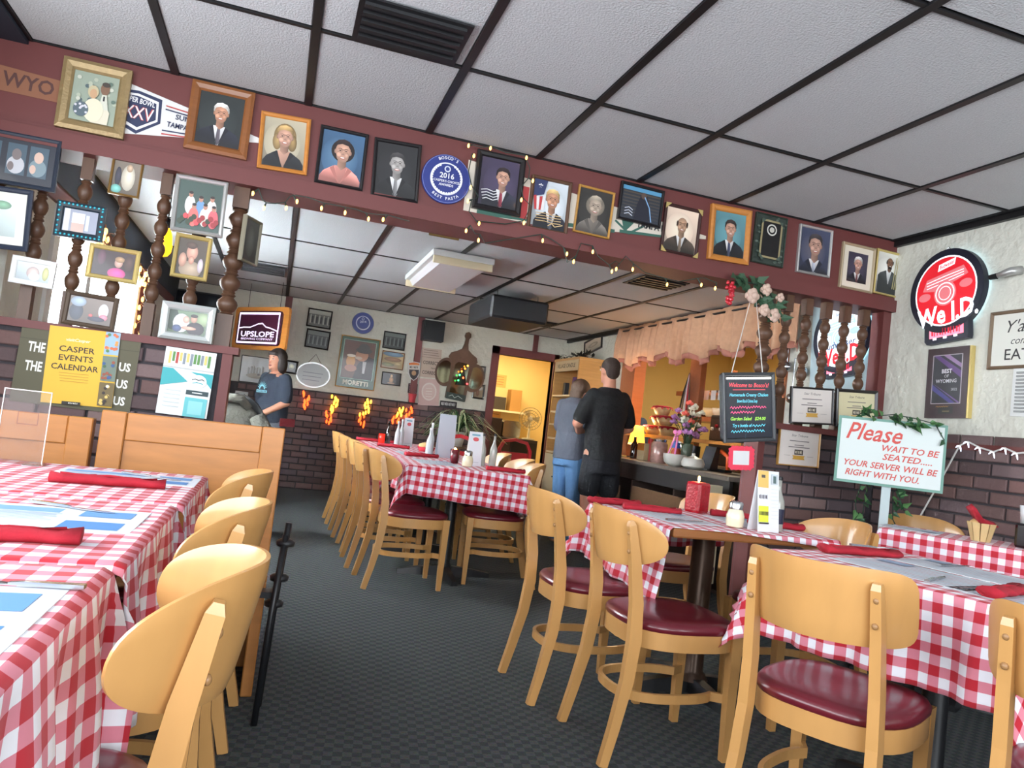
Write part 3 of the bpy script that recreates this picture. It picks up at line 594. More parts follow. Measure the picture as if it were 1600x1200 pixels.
def family(P, w, h):
    P.rc(-w/2, -h/2, w/2, h/2, (66, 84, 78))
    for x, y, c in ((-.22, .12, (206, 204, 200)), (.02, .05, (110, 150, 190)), (.28, .08, (216, 214, 208)), (-.12, -.12, (226, 110, 104)), (.14, -.1, (214, 206, 196)), (.34, -.12, (206, 96, 104))):
        P.el(x*w, y*h-.12*h, w*.12, h*.2, c); P.el(x*w, y*h+.1*h, w*.05, h*.06, (176, 128, 108)); P.el(x*w, y*h+.14*h, w*.05, h*.03, (52, 42, 40))
    for i in range(14): P.el((-.42+i*.065)*w, (-.36+.06*(i % 3))*h, w*.06, h*.06, random.choice([(212, 74, 80), (150, 50, 54), (54, 66, 50)]), 8)
framed('framed_photo', 'silver frame with family group in coral and red dresses', [(277, 270), (357, 290), (347, 375), (266, 358)], 'Y', SPY-.03, SILVER, .02, family)
framed('framed_photo', 'bright gold upright frame with baby clasping hands', [(277, 363), (333, 376), (323, 442), (266, 431)], 'Y', SPY-.045, PALEGOLD, .018, scene_print((76, 66, 56), [(0, -.34, .4, .24, (170, 150, 130)), (0, .14, .2, .22, (212, 158, 138)), (0, -.08, .1, .12, (206, 150, 130)), (-.3, -.1, .14, .2, (196, 150, 130)), (.34, -.2, .1, .2, (206, 190, 200)), (-.05, .33, .2, .1, (90, 70, 60))]), d=.03)
framed('framed_photo', 'wide bright silver frame with wedding couple on maroon cap', [(256, 469), (338, 483), (331, 539), (247, 527)], 'Y', SPY-.03, mat('brushed_silver', (202, 208, 206), .3, .5), .034, scene_print((96, 118, 92), [(-.4, .1, .16, .5, (50, 66, 56)), (.4, .2, .2, .3, (150, 170, 130)), (-.16, -.05, .22, .42, (226, 226, 226)), (.22, -.25, .24, .3, (52, 44, 52)), (-.04, .12, .09, .16, (212, 168, 150)), (.16, .18, .09, .17, (190, 144, 122)), (.16, .32, .1, .08, (46, 36, 34)), (-.26, -.3, .12, .16, (62, 78, 120)), (.05, -.25, .2, .08, (206, 160, 140))]), d=.03)
Ms = TR(-.225, YF+.02, 1.80) @ Matrix.Rotation(R_(90), 4, 'X') @ Matrix.Rotation(R_(62), 4, 'Y')
framed('framed_photo', 'dark frame turned edge-on at the end spindle', None, None, None, mat('olive_frame', (118, 112, 92), .4), .012, scene_print((70, 74, 72), [(0, 0, .3, .4, (92, 98, 92))]), M=Ms, wh=(.15, .22))
# ================================================================== POSTERS ON THE LEFT HALF WALL
HW = YF-.006
def poster(name, label, quad, plane, val, draw, cat='poster', th=.003, pm=None, edge=None, M=None, wh=None):
    if M is None: M, w, h = basis(quad, plane, val)
    else: w, h = wh
    t = thing(name, label, cat, M)
    MB().box(-w/2, w/2, -h/2, h/2, 0, th).build('sheet', edge or WHITEPL, t)
    P = MB(); P.z = th+.0002; draw(P, w, h); P.build('print', pm or PRINT, t)
    return t
def olive(P, w, h):
    P.rc(-w/2, -h/2, w/2, h/2, (84, 80, 58)); W = (222, 222, 214)
    for i, y in enumerate((.2, -.04)): P.tx('THE', -w*.355, y*h, h*.17, W, .03, 0, 1, 0, w*.14)
    for y in (.1, -.12, -.34): P.tx('US', w*.395, y*h, h*.15, W, .03, 0, 1, 0, w*.1)
    P.ln([(-w/2, h*.3), (w/2, h*.33)], h*.006, (64, 62, 44))
poster('wall_poster', 'olive green poster with white words THE and US behind yellow calendar', [(36, 503), (222, 529), (202, 645), (14, 630)], 'Y', HW-.002, olive)
def events(P, w, h):
    P.rc(-w/2, -h/2, w/2, h/2, (222, 178, 56)); D = (52, 46, 36)
    P.tx('visitCasper', -w*.09, h*.34, h*.055, (240, 232, 206), .01, .2, 1, 0, w*.34)
    for s_, y, f in (('CASPER', .215, .5), ('EVENTS', .1, .48), ('CALENDAR', -.02, .66)): P.tx(s_, -w*.09, y*h, h*.105, D, .015, 0, 1, 0, f*w)
    for i in range(4): P.rc(-w*.3+i*w*.01, -h*.1-i*h*.035, w*.12, -h*.09-i*h*.035, (196, 150, 48))
    for y0, y1, c, dts in ((.2, .5, (150, 178, 200), [(206, 110, 72), (230, 150, 80), (90, 130, 80)]), (-.15, .18, (110, 124, 112), [(60, 90, 140), (150, 80, 60), (70, 100, 70)]), (-.48, -.17, (112, 96, 60), [(220, 190, 110), (60, 50, 46), (236, 226, 206)])):
        P.rc(w*.29, y0*h, w*.5, y1*h, c)
        for i in range(12): P.el(w*(.31+.17*random.random()), h*(y0+.03+(y1-y0-.06)*random.random()), w*.025, w*.025, random.choice(dts), 8)
    P.rc(-w*.2, -h*.5, w*.06, -h*.46, (44, 40, 36)); P.blk(-w*.04, -h*.48, w*.14, h*.02, (230, 226, 210), 6)
poster('events_calendar', 'yellow Casper Events Calendar poster with photo strip down its side', [(79, 507), (189, 522), (175, 637), (63, 629)], 'Y', HW-.008, events)
def teal(P, w, h):
    P.rc(-w/2, -h/2, w/2, h/2, (226, 230, 230)); T_ = (64, 166, 172)
    for i in range(12):
        P.rc(-w*.42+i*w*.07, h*(.25+.06*random.random()), -w*.37+i*w*.07, h*.44, random.choice([(176, 70, 62), (92, 140, 76), (70, 86, 150), (206, 190, 110), (130, 140, 150)]))
    P.rc(-w/2, h*.2, w/2, h*.215, (176, 180, 180)); P.pr([(-w/2, h*.19), (-w*.3, h*.19), (w*.02, h*.02), (-w/2, -h*.08)], T_); P.pr([(w*.05, h*.17), (w/2, h*.17), (w/2, -h*.05), (w*.3, h*.1)], T_)
    P.el(w*.22, h*.04, w*.17, h*.1, (240, 244, 244)); P.ln([(w*.1, h*.06), (w*.16, h*.075), (w*.22, h*.06), (w*.3, h*.075), (w*.34, h*.06)], h*.014, (70, 80, 84)); P.ln([(w*.12, h*.01), (w*.2, h*.025), (w*.32, h*.01)], h*.014, T_)
    P.rc(w*.02, -h*.17, w*.46, -h*.1, (52, 70, 74)); P.rc(w*.14, -h*.142, w*.34, -h*.128, (220, 226, 226)); P.rc(w*.02, -h*.5, w*.46, -h*.21, (104, 186, 192)); P.rc(w*.1, -h*.46, w*.38, -h*.26, (140, 204, 208))
    for i in range(5): P.rc(-w*.4, -h*.14-i*h*.06, -w*.08, -h*.125-i*h*.06, (196, 204, 206))
poster('wall_calendar', 'white and teal wall calendar with row of coloured sponsor logos', [(261, 541), (339, 553), (323, 655), (243, 644)], 'Y', HW-.003, teal, cat='calendar', th=.012)
# ================================================================== BACK WALL DECOR
BW = YB-.001
def arches(tint):
    def f(P, w, h):
        P.rc(-w/2, -h/2, w/2, h/2, tint); L = tuple(min(255, int(v*1.7)) for v in tint); D = tuple(int(v*.4) for v in tint)
        P.rc(-w/2, h*.25, w/2, h/2, L)
        for i in range(5):
            x = -w*.4+i*w*.2
            P.rc(x-w*.03, -h*.35, x+w*.03, h*.2, L); P.rc(x+w*.04, -h*.3, x+w*.13, h*.1, D)
    return f
framed('framed_photo', 'black frame with pale columned building, upper of two on back wall', [(482.5, 480), (520, 487.5), (516, 515.6), (478, 509)], 'Y', BW, FRAMEB, .016, arches((110, 112, 104)))
framed('framed_photo', 'black frame with grey arched facade below columned building photo', [(480, 513), (517, 519), (512.5, 547.5), (475, 542)], 'Y', BW, FRAMEB, .016, arches((74, 78, 74)))
framed('framed_photo', 'black frame with dark church facade beside the green poster', [(600.6, 517), (635, 522), (631.5, 549), (597, 543)], 'Y', BW, FRAMEB, .014, arches((64, 68, 66)))
framed('framed_photo', 'thin dark frame with sunny hillside ruin under blue sky', [(598, 546.5), (632.5, 553), (629, 579), (594, 574)], 'Y', BW, BROWNF, .01, scene_print((190, 166, 120), [(0, .38, .5, .16, (120, 150, 176)), (0, .05, .42, .14, (150, 116, 84)), (-.2, -.3, .3, .12, (140, 140, 90)), (.25, -.2, .2, .1, (206, 186, 140))]))
framed('framed_photo', 'small dark frame with lit golden fountain picture', [(597.5, 580), (627, 584), (625, 604), (595, 600)], 'Y', BW, FRAMEB, .01, scene_print((44, 34, 34), [(0, -.1, .12, .3, (176, 130, 80)), (0, .25, .07, .14, (200, 160, 110)), (0, -.38, .22, .08, (150, 110, 74))]))
Mb, wb_, hb_ = basis([(550, 488), (584, 488), (584, 522), (550, 522)], 'Y', BW)
bluedisc('award_disc', 'small round blue disc with white laurel above the green poster', Mb, wb_*.5, [('2014', .1, .3)], ('', ''))
def moretti(P, w, h):
    P.rc(-w/2, -h/2, w/2, h/2, (62, 92, 72)); P.rc(-w*.44, -h*.33, w*.44, h*.45, (150, 190, 170)); P.rc(-w*.42, -h*.32, w*.42, h*.44, (104, 74, 62))
    P.pr([(-w*.1, -h*.32), (w*.42, -h*.32), (w*.42, h*.12), (w*.2, h*.16), (0, -h*.02)], (50, 44, 48)); P.el(w*.08, h*.16, w*.17, h*.12, (190, 140, 110)); P.el(w*.12, h*.26, w*.22, h*.06, (70, 66, 60)); P.el(w*.12, h*.31, w*.15, h*.09, (76, 72, 66))
    P.el(0, h*.1, w*.1, h*.03, (206, 190, 170)); P.el(-w*.2, h*.02, w*.12, h*.13, (206, 150, 80)); P.el(-w*.2, h*.13, w*.12, h*.03, (240, 232, 214)); P.el(-w*.18, -h*.12, w*.16, h*.07, (190, 134, 110)); P.pr([(w*.12, h*.04), (w*.22, h*.04), (w*.2, -h*.2), (w*.14, -h*.2)], (206, 206, 206))
    P.tx('MORETTI', 0, -h*.41, h*.12, (226, 224, 204), .05, 0, 1, 0, w*.68)
framed('beer_poster', 'large green poster of man in hat drinking, lettered MORETTI', [(534, 523), (595, 531.5), (584, 611.6), (523, 603)], 'Y', BW, GOLDWOOD, .012, moretti, cat='poster')
Mo, wo_, ho_ = basis([(462, 566), (516, 566), (516, 606), (462, 606)], 'Y', BW)
t = thing('oval_plaque', 'white oval plaque with grey rim hanging from a chain', 'plaque', Mo @ Matrix.Rotation(R_(-8), 4, 'Z'))
def ovalp(rx, ry, n=40): return [(rx*math.cos(2*math.pi*i/n), ry*math.sin(2*math.pi*i/n)) for i in range(n)]
MB().prism(ovalp(wo_/2, ho_/2), 0, .016).build('rim', SILVER, t)
P = MB(); P.z = .017; P.pr(ovalp(wo_*.46, ho_*.45), (214, 220, 222))
for i in range(3): P.rc(-wo_*.3, .02-i*.045, wo_*(.28-.04*i), .028-i*.045, (150, 156, 170))
P.build('face', PRINT, t)
MB().tube([(-wo_*.2, ho_*.44, .008), (0, ho_*.82, .008), (wo_*.2, ho_*.44, .008)], .004, 6).build('chain', DARKWOOD, t)
framed('framed_photo', 'small black frame with cream picture beside standing woman', [(447, 562), (467, 565), (463, 586), (444, 582)], 'Y', YB-.032, FRAMEB, .022, scene_print((60, 56, 50), [(0, .05, .32, .3, (206, 204, 170)), (0, -.2, .3, .1, (90, 84, 70))]))
framed('castle_print', 'thin black frame with pale ink drawing of a ruin on white', [(378, 553.5), (424, 561), (418, 602), (373, 595)], 'Y', BW, FRAMEB, .008, lambda P, w, h: (P.rc(-w/2, -h/2, w/2, h/2, (214, 220, 222)), [P.pr([((-.25+.1*i)*w, -h*.2), ((-.18+.1*i)*w, -h*.2), ((-.18+.1*i)*w, h*(.05+.07*(i % 2))), ((-.25+.1*i)*w, h*(.08+.05*(i % 3)))], (150, 152, 146)) for i in range(6)], P.el(.05*w, -h*.24, w*.34, h*.1, (164, 156, 140)), P.el(.15*w, -h*.18, w*.05, h*.05, (80, 72, 66))))
# neon-style brewery sign, hung turned out of the corner
a_, b_, c_, d_ = onY(368, 487.5, 8.9), onY(455, 471.6, 8.1), onY(448, 551, 8.1), onY(362.5, 543, 8.9)
xr = ((b_-a_)+(c_-d_)).normalized(); yu = Vector((0, 0, 1)); xr = Vector((xr.x, xr.y, 0)).normalized(); nn = xr.cross(yu)
ct = (a_+b_+c_+d_)/4; uw = (b_-a_).length*.97; uh = ((a_-d_).length+(b_-c_).length)/2
ct = Vector((ct.x, ct.y, ct.z))
UP = thing('brewery_sign', 'wooden board with lit purple UPSLOPE sign and white mountain line', 'sign', Matrix(((xr.x, 0, nn.x, ct.x), (xr.y, 0, nn.y, ct.y), (0, 1, nn.z, ct.z), (0, 0, 0, 1))))
def rrect(w, h, r, n=5):
    p = []
    for cx, cy, a0 in ((w/2-r, h/2-r, 0), (-w/2+r, h/2-r, 90), (-w/2+r, -h/2+r, 180), (w/2-r, -h/2+r, 270)):
        p += [(cx+r*math.cos(R_(a0+90*i/n)), cy+r*math.sin(R_(a0+90*i/n))) for i in range(n+1)]
    return p
MB().prism(rrect(uw, uh, .05), -.02, .01).build('board', ORANGEF, UP)
MB().prism(rrect(uw*.82, uh*.8, .05), .01, .03).build('panel', mat('purple_panel', (66, 26, 46), .3), UP)
P = MB(); P.z = .032; sw, sh = uw*.74, uh*.68; NW = (240, 226, 255)
P.ln([(-sw/2, sh/2), (sw/2, sh/2), (sw/2, -sh/2), (-sw/2, -sh/2), (-sw/2, sh/2), (sw/2, sh/2)], .02, NW)
P.ln([(-sw*.5, -sh*.02), (-sw*.36, sh*.02), (-sw*.2, sh*.02), (0, sh*.14), (sw*.1, sh*.16), (sw*.2, sh*.04), (sw*.32, 0), (sw*.5, -sh*.1)], .012, NW)
P.tx('UPSLOPE', 0, -sh*.22, sh*.26, NW, .02, 0, 1, 0, sw*.84); P.tx('BREWING COMPANY', 0, -sh*.38, sh*.1, NW, .0, 0, 1, 0, sw*.8)
P.build('lettering', attr_mat('neon_white', .4, 0, 0.9), UP)
for q in (-.3, .3): MB().cyl((uw*q, uh*.5, -.01), (uw*q, ZB-ct.z-.001, -.01), .003, n=6).build('chain', BLACK, UP)
# chilli-light bunches on the brick
EMB_R = mat('red_lamp', (255, 90, 40), .3, emit=3.0, emit_rgb=(255, 84, 30)); EMB_Y = mat('amber_lamp', (255, 190, 70), .3, emit=4.0, emit_rgb=(255, 176, 50))
for k, (px, py, n, yl) in enumerate(((480.5, 627, 12, 0), (518, 640, 22, 1), (568, 645, 22, 1), (622, 650, 14, 1), (641, 650, 13, 0))):
    c = onY(px, py, YB-.05)
    t = thing('chilli_lights', ('red light bunch under the oval plaque', 'long amber and red light bunch on brick, next to the oval plaque', 'long amber and red light bunch under green poster', 'amber light bunch on brick beside the maroon post', 'short red light bunch under the hanging pink bucket')[k], 'string lights', TR(c.x, c.y, c.z), 'glowing light bunches along the brick')
    MB().tube([(0, .03, 1.2-c.z), (.01, 0, .1), (-.01, 0, -.05), (.01, 0, -.12)], .004, 6).build('cord', GREENW, t)
    b = {0: MB(), 1: MB()}
    for i in range(n):
        zz = .16-.34*i/n if n > 15 else .1-.2*i/n
        b[1 if (yl and i < n*.55) else 0].ell(((random.random()-.5)*.09+(.03 if yl and i < n*.5 else -.02), (random.random()-.5)*.03-.01, zz), .012, .012, .026, 8, 5)
    b[0].build('lamps', EMB_R, t, True)
    if yl: b[1].build('lamps', EMB_Y, t, True)
# black loudspeaker
Mq, w, h = basis([(663, 499), (697, 504), (692, 535), (661, 530)], 'Y', YB-.2)
t = thing('loudspeaker', 'black loudspeaker mounted high beside the maroon post', 'speaker', Mq)
MB().box(-w/2, w/2, -h/2, h/2, -.16, 0).build('cabinet', BLACKP, t); MB().box(-w*.45, w*.45, -h*.46, h*.46, 0, .008).build('grille', BLACK, t)
MB().box(-.02, .02, -.03, .03, -.2, -.16).build('bracket', BLACK, t)
def woodsign(P, w, h):
    P.rc(-w/2, -h/2, w/2, h/2, (196, 178, 164)); D = (92, 80, 74)
    P.rc(-w/2, h*.18, w/2, h*.2, (150, 134, 120))
    for i in range(3): P.rc(-w*.42, h*(.42-.08*i), w*(.3+.04*i), h*(.445-.08*i), (140, 124, 114))
    P.tx('CORRECT', 0, -h*.0, h*.16, D, .03, 0, 1, 0, w*.8); P.scr(w*.16, -h*.17, w*.26, h*.06, D, 7); P.tx('CORRECT', 0, -h*.34, h*.16, D, .03, 0, 1, 0, w*.8)
poster('hanging_sign', 'whitewashed wooden sign with word CORRECT twice, under the loudspeaker', [(660, 543), (690, 547), (686, 592), (655, 588)], 'Y', BW, woodsign, cat='sign', th=.015)
poster('hanging_sign', 'pale pink square sign with white scroll medallion', [(655, 590), (687, 594), (685, 636), (652.5, 631)], 'Y', BW, lambda P, w, h: (P.rc(-w/2, -h/2, w/2, h/2, (206, 176, 172)), P.el(0, .02*h, w*.36, h*.34, (232, 222, 216)), P.el(0, .02*h, w*.3, h*.28, (216, 194, 188)), [P.rc(-w*.16, h*(.12-.1*i), w*.14, h*(.14-.1*i), (240, 234, 228)) for i in range(4)]), cat='sign', th=.015)
Mq, w, h = basis([(638, 564), (656, 566), (655, 596), (637, 594)], 'Y', YB-.031)
t = thing('shield_sign', 'small shield sign with orange band and dark lower half', 'sign', Mq)
sp_ = [(-w/2, h*.44), (0, h/2), (w/2, h*.44), (w/2, -h*.1), (w*.3, -h*.36), (0, -h/2), (-w*.3, -h*.36), (-w/2, -h*.1)]
MB().prism(sp_, 0, .012).build('plate', WHITEPL, t)
P = MB(); P.z = .0125; P.pr([(x*.92, y*.94) for x, y in sp_], (220, 214, 204)); P.pr([(-w*.45, h*.32), (-w*.45, h*.41), (0, h*.46), (w*.45, h*.41), (w*.45, h*.32)], (214, 120, 60)); P.blk(0, h*.2, w*.76, h*.12, (40, 40, 46), 6); P.pr([(-w*.42, h*.08), (w*.42, h*.08), (w*.42, -h*.1), (w*.26, -h*.33), (0, -h*.46), (-w*.26, -h*.33), (-w*.42, -h*.1)], (52, 48, 52)); P.el(0, -h*.1, w*.2, h*.13, (190, 150, 110)); P.build('print', PRINT, t)
poster('small_sign', 'dark trapezoid notice with red lines above pink bucket', [(640, 599), (651, 600), (653, 616), (635, 613)], 'Y', BW-.004, lambda P, w, h: (P.rc(-w/2, -h/2, w/2, h/2, (54, 36, 44)), [P.rc(-w*.36, h*(.3-.22*i), w*.36, h*(.4-.22*i), (206, 150, 156)) for i in range(4)]), cat='sign')
c = onY(644, 622, YB-.06); t = thing('hanging_bucket', 'small pink bucket hung on the back wall over red lights', 'bucket', TR(c.x, c.y, c.z))
MB().lathe([(.035, -.055), (.055, .055), (.058, .055), (.05, .05), (.033, -.05)], 16).build('pail', mat('pink_tin', (206, 84, 100), .4), t, True)
MB().tube([(-.055, 0, .05), (-.03, .03, .09), (0, .058, .11), (.03, .03, .09), (.055, 0, .05)], .003, 6).build('handle', STEEL, t)
poster('small_sign', 'narrow black sign with white capitals above the spider plant', [(688, 625), (714, 629), (713, 638), (687, 634)], 'Y', BW, lambda P, w, h: (P.rc(-w/2, -h/2, w/2, h/2, (30, 28, 32)), P.blk(0, 0, w*.86, h*.55, (226, 226, 226), 12)), cat='sign', edge=BLACKP)
framed('framed_photo', 'small black frame beside the pointed mirror, higher of two', [(747, 571), (759, 573), (757, 593), (745, 591)], 'Y', BW, FRAMEB, .02, scene_print((170, 168, 160), [(0, -.1, .2, .3, (90, 84, 80)), (0, .2, .12, .12, (190, 160, 140))]))
framed('framed_photo', 'small black frame beside the doorway, lower of two', [(740, 599), (758, 602), (755, 625), (737, 622)], 'Y', BW, FRAMEB, .022, scene_print((150, 136, 112), [(0, .3, .5, .2, (206, 206, 206)), (-.1, -.1, .2, .3, (112, 80, 60))]))
# carved mirror with side ovals
MM = onY(719, 582, BW); S = (onY(759, 582, BW)-onY(679, 582, BW)).length/80
t = thing('wall_mirror', 'dark carved wooden mirror with pointed finial and two oval side glasses', 'mirror', wallM(MM.x, YB-.001, MM.z, 'Y') @ Matrix.Rotation(R_(-5), 4, 'Z'))
body = [(-16, -42), (16, -42), (16, -6), (18, 14), (23, 20), (20, 27), (12, 31), (5, 36), (3, 44), (2.6, 52), (5, 56), (4, 61), (0, 63), (-4, 61), (-5, 56), (-2.6, 52), (-3, 44), (-5, 36), (-12, 31), (-20, 27), (-23, 20), (-18, 14), (-16, -6)]
MB().prism([(x*S, y*S) for x, y in body], 0, .03).build('frame', DARKWOOD, t)
MIRG = mat('mirror_glass', (150, 146, 120), .06, 1.0)
for sx in (-1, 1):
    MB().prism([(sx*22*S+x, y-4*S) for x, y in ovalp(17*S, 22*S, 28)], 0, .022).build('side_oval', DARKWOOD, t)
    MB().prism([(sx*24*S+x, y-4*S) for x, y in ovalp(12*S, 17*S, 28)], .022, .024).build('side_glass', MIRG, t)
MB().prism([(-11*S, -34*S), (11*S, -34*S), (11*S, 10*S), (7*S, 15*S), (-7*S, 15*S), (-11*S, 10*S)], .03, .032).build('glass', MIRG, t)
MB().box(-15*S, 15*S, -43*S, -33*S, .03, .045).build('name_board', mat('green_board', (44, 60, 56), .5), t)
P = MB(); P.z = .046; P.ln([(-11*S, -39*S), (-6*S, -36*S), (-2*S, -40*S), (3*S, -36*S), (10*S, -39*S)], .006, (200, 206, 200)); P.build('script', PRINT, t)
t = thing('small_tree_lights', 'tiny dark tree with coloured lamps hung before the mirror glass', 'decoration', TR(MM.x+.02, YB-.07, MM.z-.16))
MB().lathe([(.07, 0), (.05, .06), (.055, .06), (.03, .13), (.035, .13), (.002, .22)], 10).build('tree', mat('dark_tree', (28, 36, 30), .8), t)
MB().cyl((0, .068, .1), (0, 0, .1), .004, n=6).build('peg', BLACK, t)
for i, (x, z, c_) in enumerate(((-.06, .05, (60, 220, 110)), (-.05, .12, (70, 230, 120)), (-.03, .17, (255, 150, 50)), (.01, .21, (255, 120, 40)), (.04, .25, (255, 170, 60)), (.06, .02, (255, 60, 60)), (.0, .09, (255, 90, 50)))):
    MB().sphere((x, -.05, z), .012, 8, 6).build('lamp', mat('lamp_%d' % i, c_, .3, emit=5, emit_rgb=c_), t, True)
# ================================================================== RIGHT WALL DECOR
RWX = XR-.001
def we_id(name, label, quad, red_face, x):
    M, w, h = basis(quad, 'X', x)
    t = thing(name, label, 'sign', M); r = w*.5; cy = h*.5-r*1.0
    cir = [(r*math.cos(2*math.pi*i/48), cy+r*math.sin(2*math.pi*i/48)) for i in range(48)]
    NV = mat('navy_shell', (22, 26, 44), .4)
    MB().prism(cir, .012, .05).build('shell', NV, t); MB().prism([(-r*.52, -h*.5), (r*.58, -h*.5), (r*.6, -h*.5+.02), (r*.6, -h*.5+h*.27), (-r*.58, -h*.5+h*.27), (-r*.58, -h*.5+.02)], .012, .048).build('base', NV, t)
    MB().prism([(x_*.93, cy+(y_-cy)*.93) for x_, y_ in cir], 0.0005, .012).build('glow_plate', mat('glow_plate', (220, 250, 255), .4, emit=5.0, emit_rgb=(190, 236, 255)), t)
    P = MB(); P.z = .0505; W = (244, 250, 255); RD = (206, 26, 40) if red_face else (236, 246, 250); INK = W if red_face else (206, 26, 40)
    P.el(0, cy, r*.84, r*.84, W, 40); P.el(0, cy, r*.8, r*.8, RD, 40)
    q = (206, 110, 116) if red_face else (170, 196, 214)
    P.pr([(-r*.2, cy+r*.5), (r*.26, cy+r*.58), (r*.3, cy+r*.74), (-r*.16, cy+r*.66)], W); P.tx('Budweiser', r*.05, cy+r*.62, r*.13, (206, 26, 40) if red_face else (40, 70, 120), .02, .2, 1, .17, r*.4)
    P.pr([(-r*.62, cy+r*.1), (-r*.5, cy+r*.36), (r*.5, cy+r*.5), (r*.62, cy+r*.28), (r*.3, cy+r*.18), (-r*.3, cy+r*.04)], q)
    for i in range(3): P.ln([(-r*.5, cy+r*(.14+.07*i)), (0, cy+r*(.2+.075*i)), (r*.5, cy+r*(.28+.06*i))], r*.02, W)
    P.el(0, cy-r*.06, r*.3, r*.3, q, 28); P.ring(0, cy-r*.06, r*.26, r*.26, r*.03, W, 28); P.ring(0, cy-r*.06, r*.17, r*.17, r*.02, W, 24); P.el(-r*.56, cy-r*.06, r*.17, r*.1, q); P.el(r*.56, cy+r*.06, r*.17, r*.1, q)
    if not red_face: P.tx('Budweiser', 0, cy-r*.24, r*.26, (40, 60, 100), .01, .15, 1, .05, r*1.2)
    P.tx('We I.D.', r*.06, cy-r*.56, r*.62, INK, .03, .05, 1, .06, r*1.62)
    P.build('face', attr_mat('backlit_%s' % name, .4, 0, 0.5 if red_face else 0.8), t)
    P = MB(); P.z = .0485; P.rc(-r*.44, -h*.5+h*.06, r*.48, -h*.5+h*.17, (255, 110, 130)); P.blk(r*.02, -h*.5+h*.115, r*.82, h*.075, (150, 10, 34), 11); [P.rc(q*r-r*.05, -h*.5+h*.035, q*r+r*.05, -h*.5+h*.06, (214, 206, 220)) for q in (-.28, .0, .28)]
    P.build('digits', attr_mat('red_digits_%s' % name, .4, 0, 1.5), t)
    MB().tube([(-.02, cy+r*.99, .03), (0, cy+r*1.09, .02), (.02, cy+r*.99, .03)], .003, 6).build('hook', STEEL, t)
    return t
we_id('beer_sign', 'round backlit red We I.D. sign with navy rim on white wall', [(1432, 396), (1549, 389), (1546, 530), (1434, 541)], True, RWX)
ws = we_id('beer_sign', 'round bright white We I.D. sign behind the turned spindles', [(1281, 474), (1368, 466), (1362, 585), (1279, 596)], False, XR-.013)
Mq, w, h = basis([(1273, 462), (1374, 452), (1366, 616), (1266, 628)], 'X', RWX)
MB().box(-w/2, w/2, -h/2, h/2, 0, .011, ).build('white_board', mat('lit_white', (214, 234, 240), .4), tag(thing('backing_board', 'white rounded board behind bright We I.D. sign', 'board', Mq), 'white board mounted behind the bright We I.D. sign', 'board'))
def best(P, w, h):
    P.rc(-w/2, -h/2, w/2, h/2, (44, 18, 26)); P.rc(-w*.36, -h*.3, w*.36, h*.4, (196, 186, 192)); P.rc(-w*.34, -h*.29, w*.34, h*.39, (20, 18, 30))
    P.pr([(-w*.34, h*.39), (-w*.2, h*.39), (w*.34, h*.16), (w*.34, h*.06)], (92, 62, 118)); P.pr([(-w*.1, h*.39), (w*.05, h*.39), (w*.34, h*.26), (w*.34, h*.2)], (150, 120, 160)); P.pr([(-w*.34, -h*.02), (-w*.34, -h*.1), (w*.1, -h*.29), (w*.24, -h*.29)], (70, 66, 130)); P.pr([(-w*.34, 0), (w*.3, -h*.29), (w*.34, -h*.28)], (120, 90, 150))
    W = (226, 224, 230)
    P.tx('BEST', 0, h*.16, h*.08, W, .03); P.tx('OF', 0, h*.09, h*.06, W); P.tx('WYOMING', 0, h*.02, h*.075, W, .01, 0, 1, 0, w*.5); P.tx('2022', w*.2, -h*.1, h*.05, W); P.rc(-w*.15, -h*.44, w*.2, -h*.34, (16, 14, 16)); P.scr(-w*.06, -h*.34, w*.3, h*.02, (206, 150, 70), 11); P.rc(-w*.05, -h*.41, w*.12, -h*.4, (170, 150, 100))
t = poster('award_plaque', 'dark cherry plaque reading BEST OF WYOMING 2022', [(1457, 547), (1522, 541), (1515, 652), (1450, 656)], 'X', RWX, best, cat='plaque', th=.03, pm=PHOTO, edge=mat('cherry_plaque', (60, 24, 30), .3, coat=.4))
Mq, w, h = basis([(1457, 547), (1522, 541), (1515, 652), (1450, 656)], 'X', RWX); MB().box(w/2, w/2+.012, -h/2, h/2, 0, .028).build('gold_edge', PALEGOLD, t)
def eat(P, w, h):
    P.rc(-w/2, -h/2, w/2, h/2, (226, 226, 216)); D = (44, 44, 42)
    P.tx("Y'all", -w*.12, h*.24, h*.34, D, .0, .35); P.tx('come', -w*.05, -h*.03, h*.2, D, 0, .35); P.tx('EAT', -w*.1, -h*.3, h*.3, D, .005)
framed('wall_sign', "cream sign in brown wooden frame with script Y'all come EAT", [(1551, 494), (1668, 470), (1660, 570), (1545, 581)], 'X', RWX, mat('grey_brown_frame', (112, 92, 72), .6), .018, eat, cat='sign', pm=PRINT)
c = onX(1600, 612, XR); t = thing('wall_vent', 'white louvred vent grille on wall under the EAT sign', 'vent', wallM(XR-.001, c.y-.08, c.z, 'X'))
MB().box(-.14, .14, -.13, .13, 0, .008).build('frame', WHITEP, t)
for i in range(12): MB().box(-.115, .115, -.11+i*.0185, -.1+i*.0185, .008, .018).build('louvre', mat('grey_louvre', (150, 152, 150), .5) if i == 0 else bpy.data.materials['grey_louvre'], t)
c = onX(1590, 432, XR); t = thing('pipe_bracket', 'pale metal arm with black tip sticking out of white wall', 'pipe', TR(XR, c.y, c.z))
MB().tube([(-.002, -.02, .03), (-.05, -.0, .02), (-.07, .06, 0)], [.025, .022, .016], 10).build('arm', SILVER, t, True); MB().cyl((-.07, .06, 0), (-.075, .10, -.003), .017, .014, 10).build('tip', BLACK, t)
t = thing('white_string_lights', 'white string lights along the maroon rail with a dropping cord', 'string lights', TR(0, 0, 0))
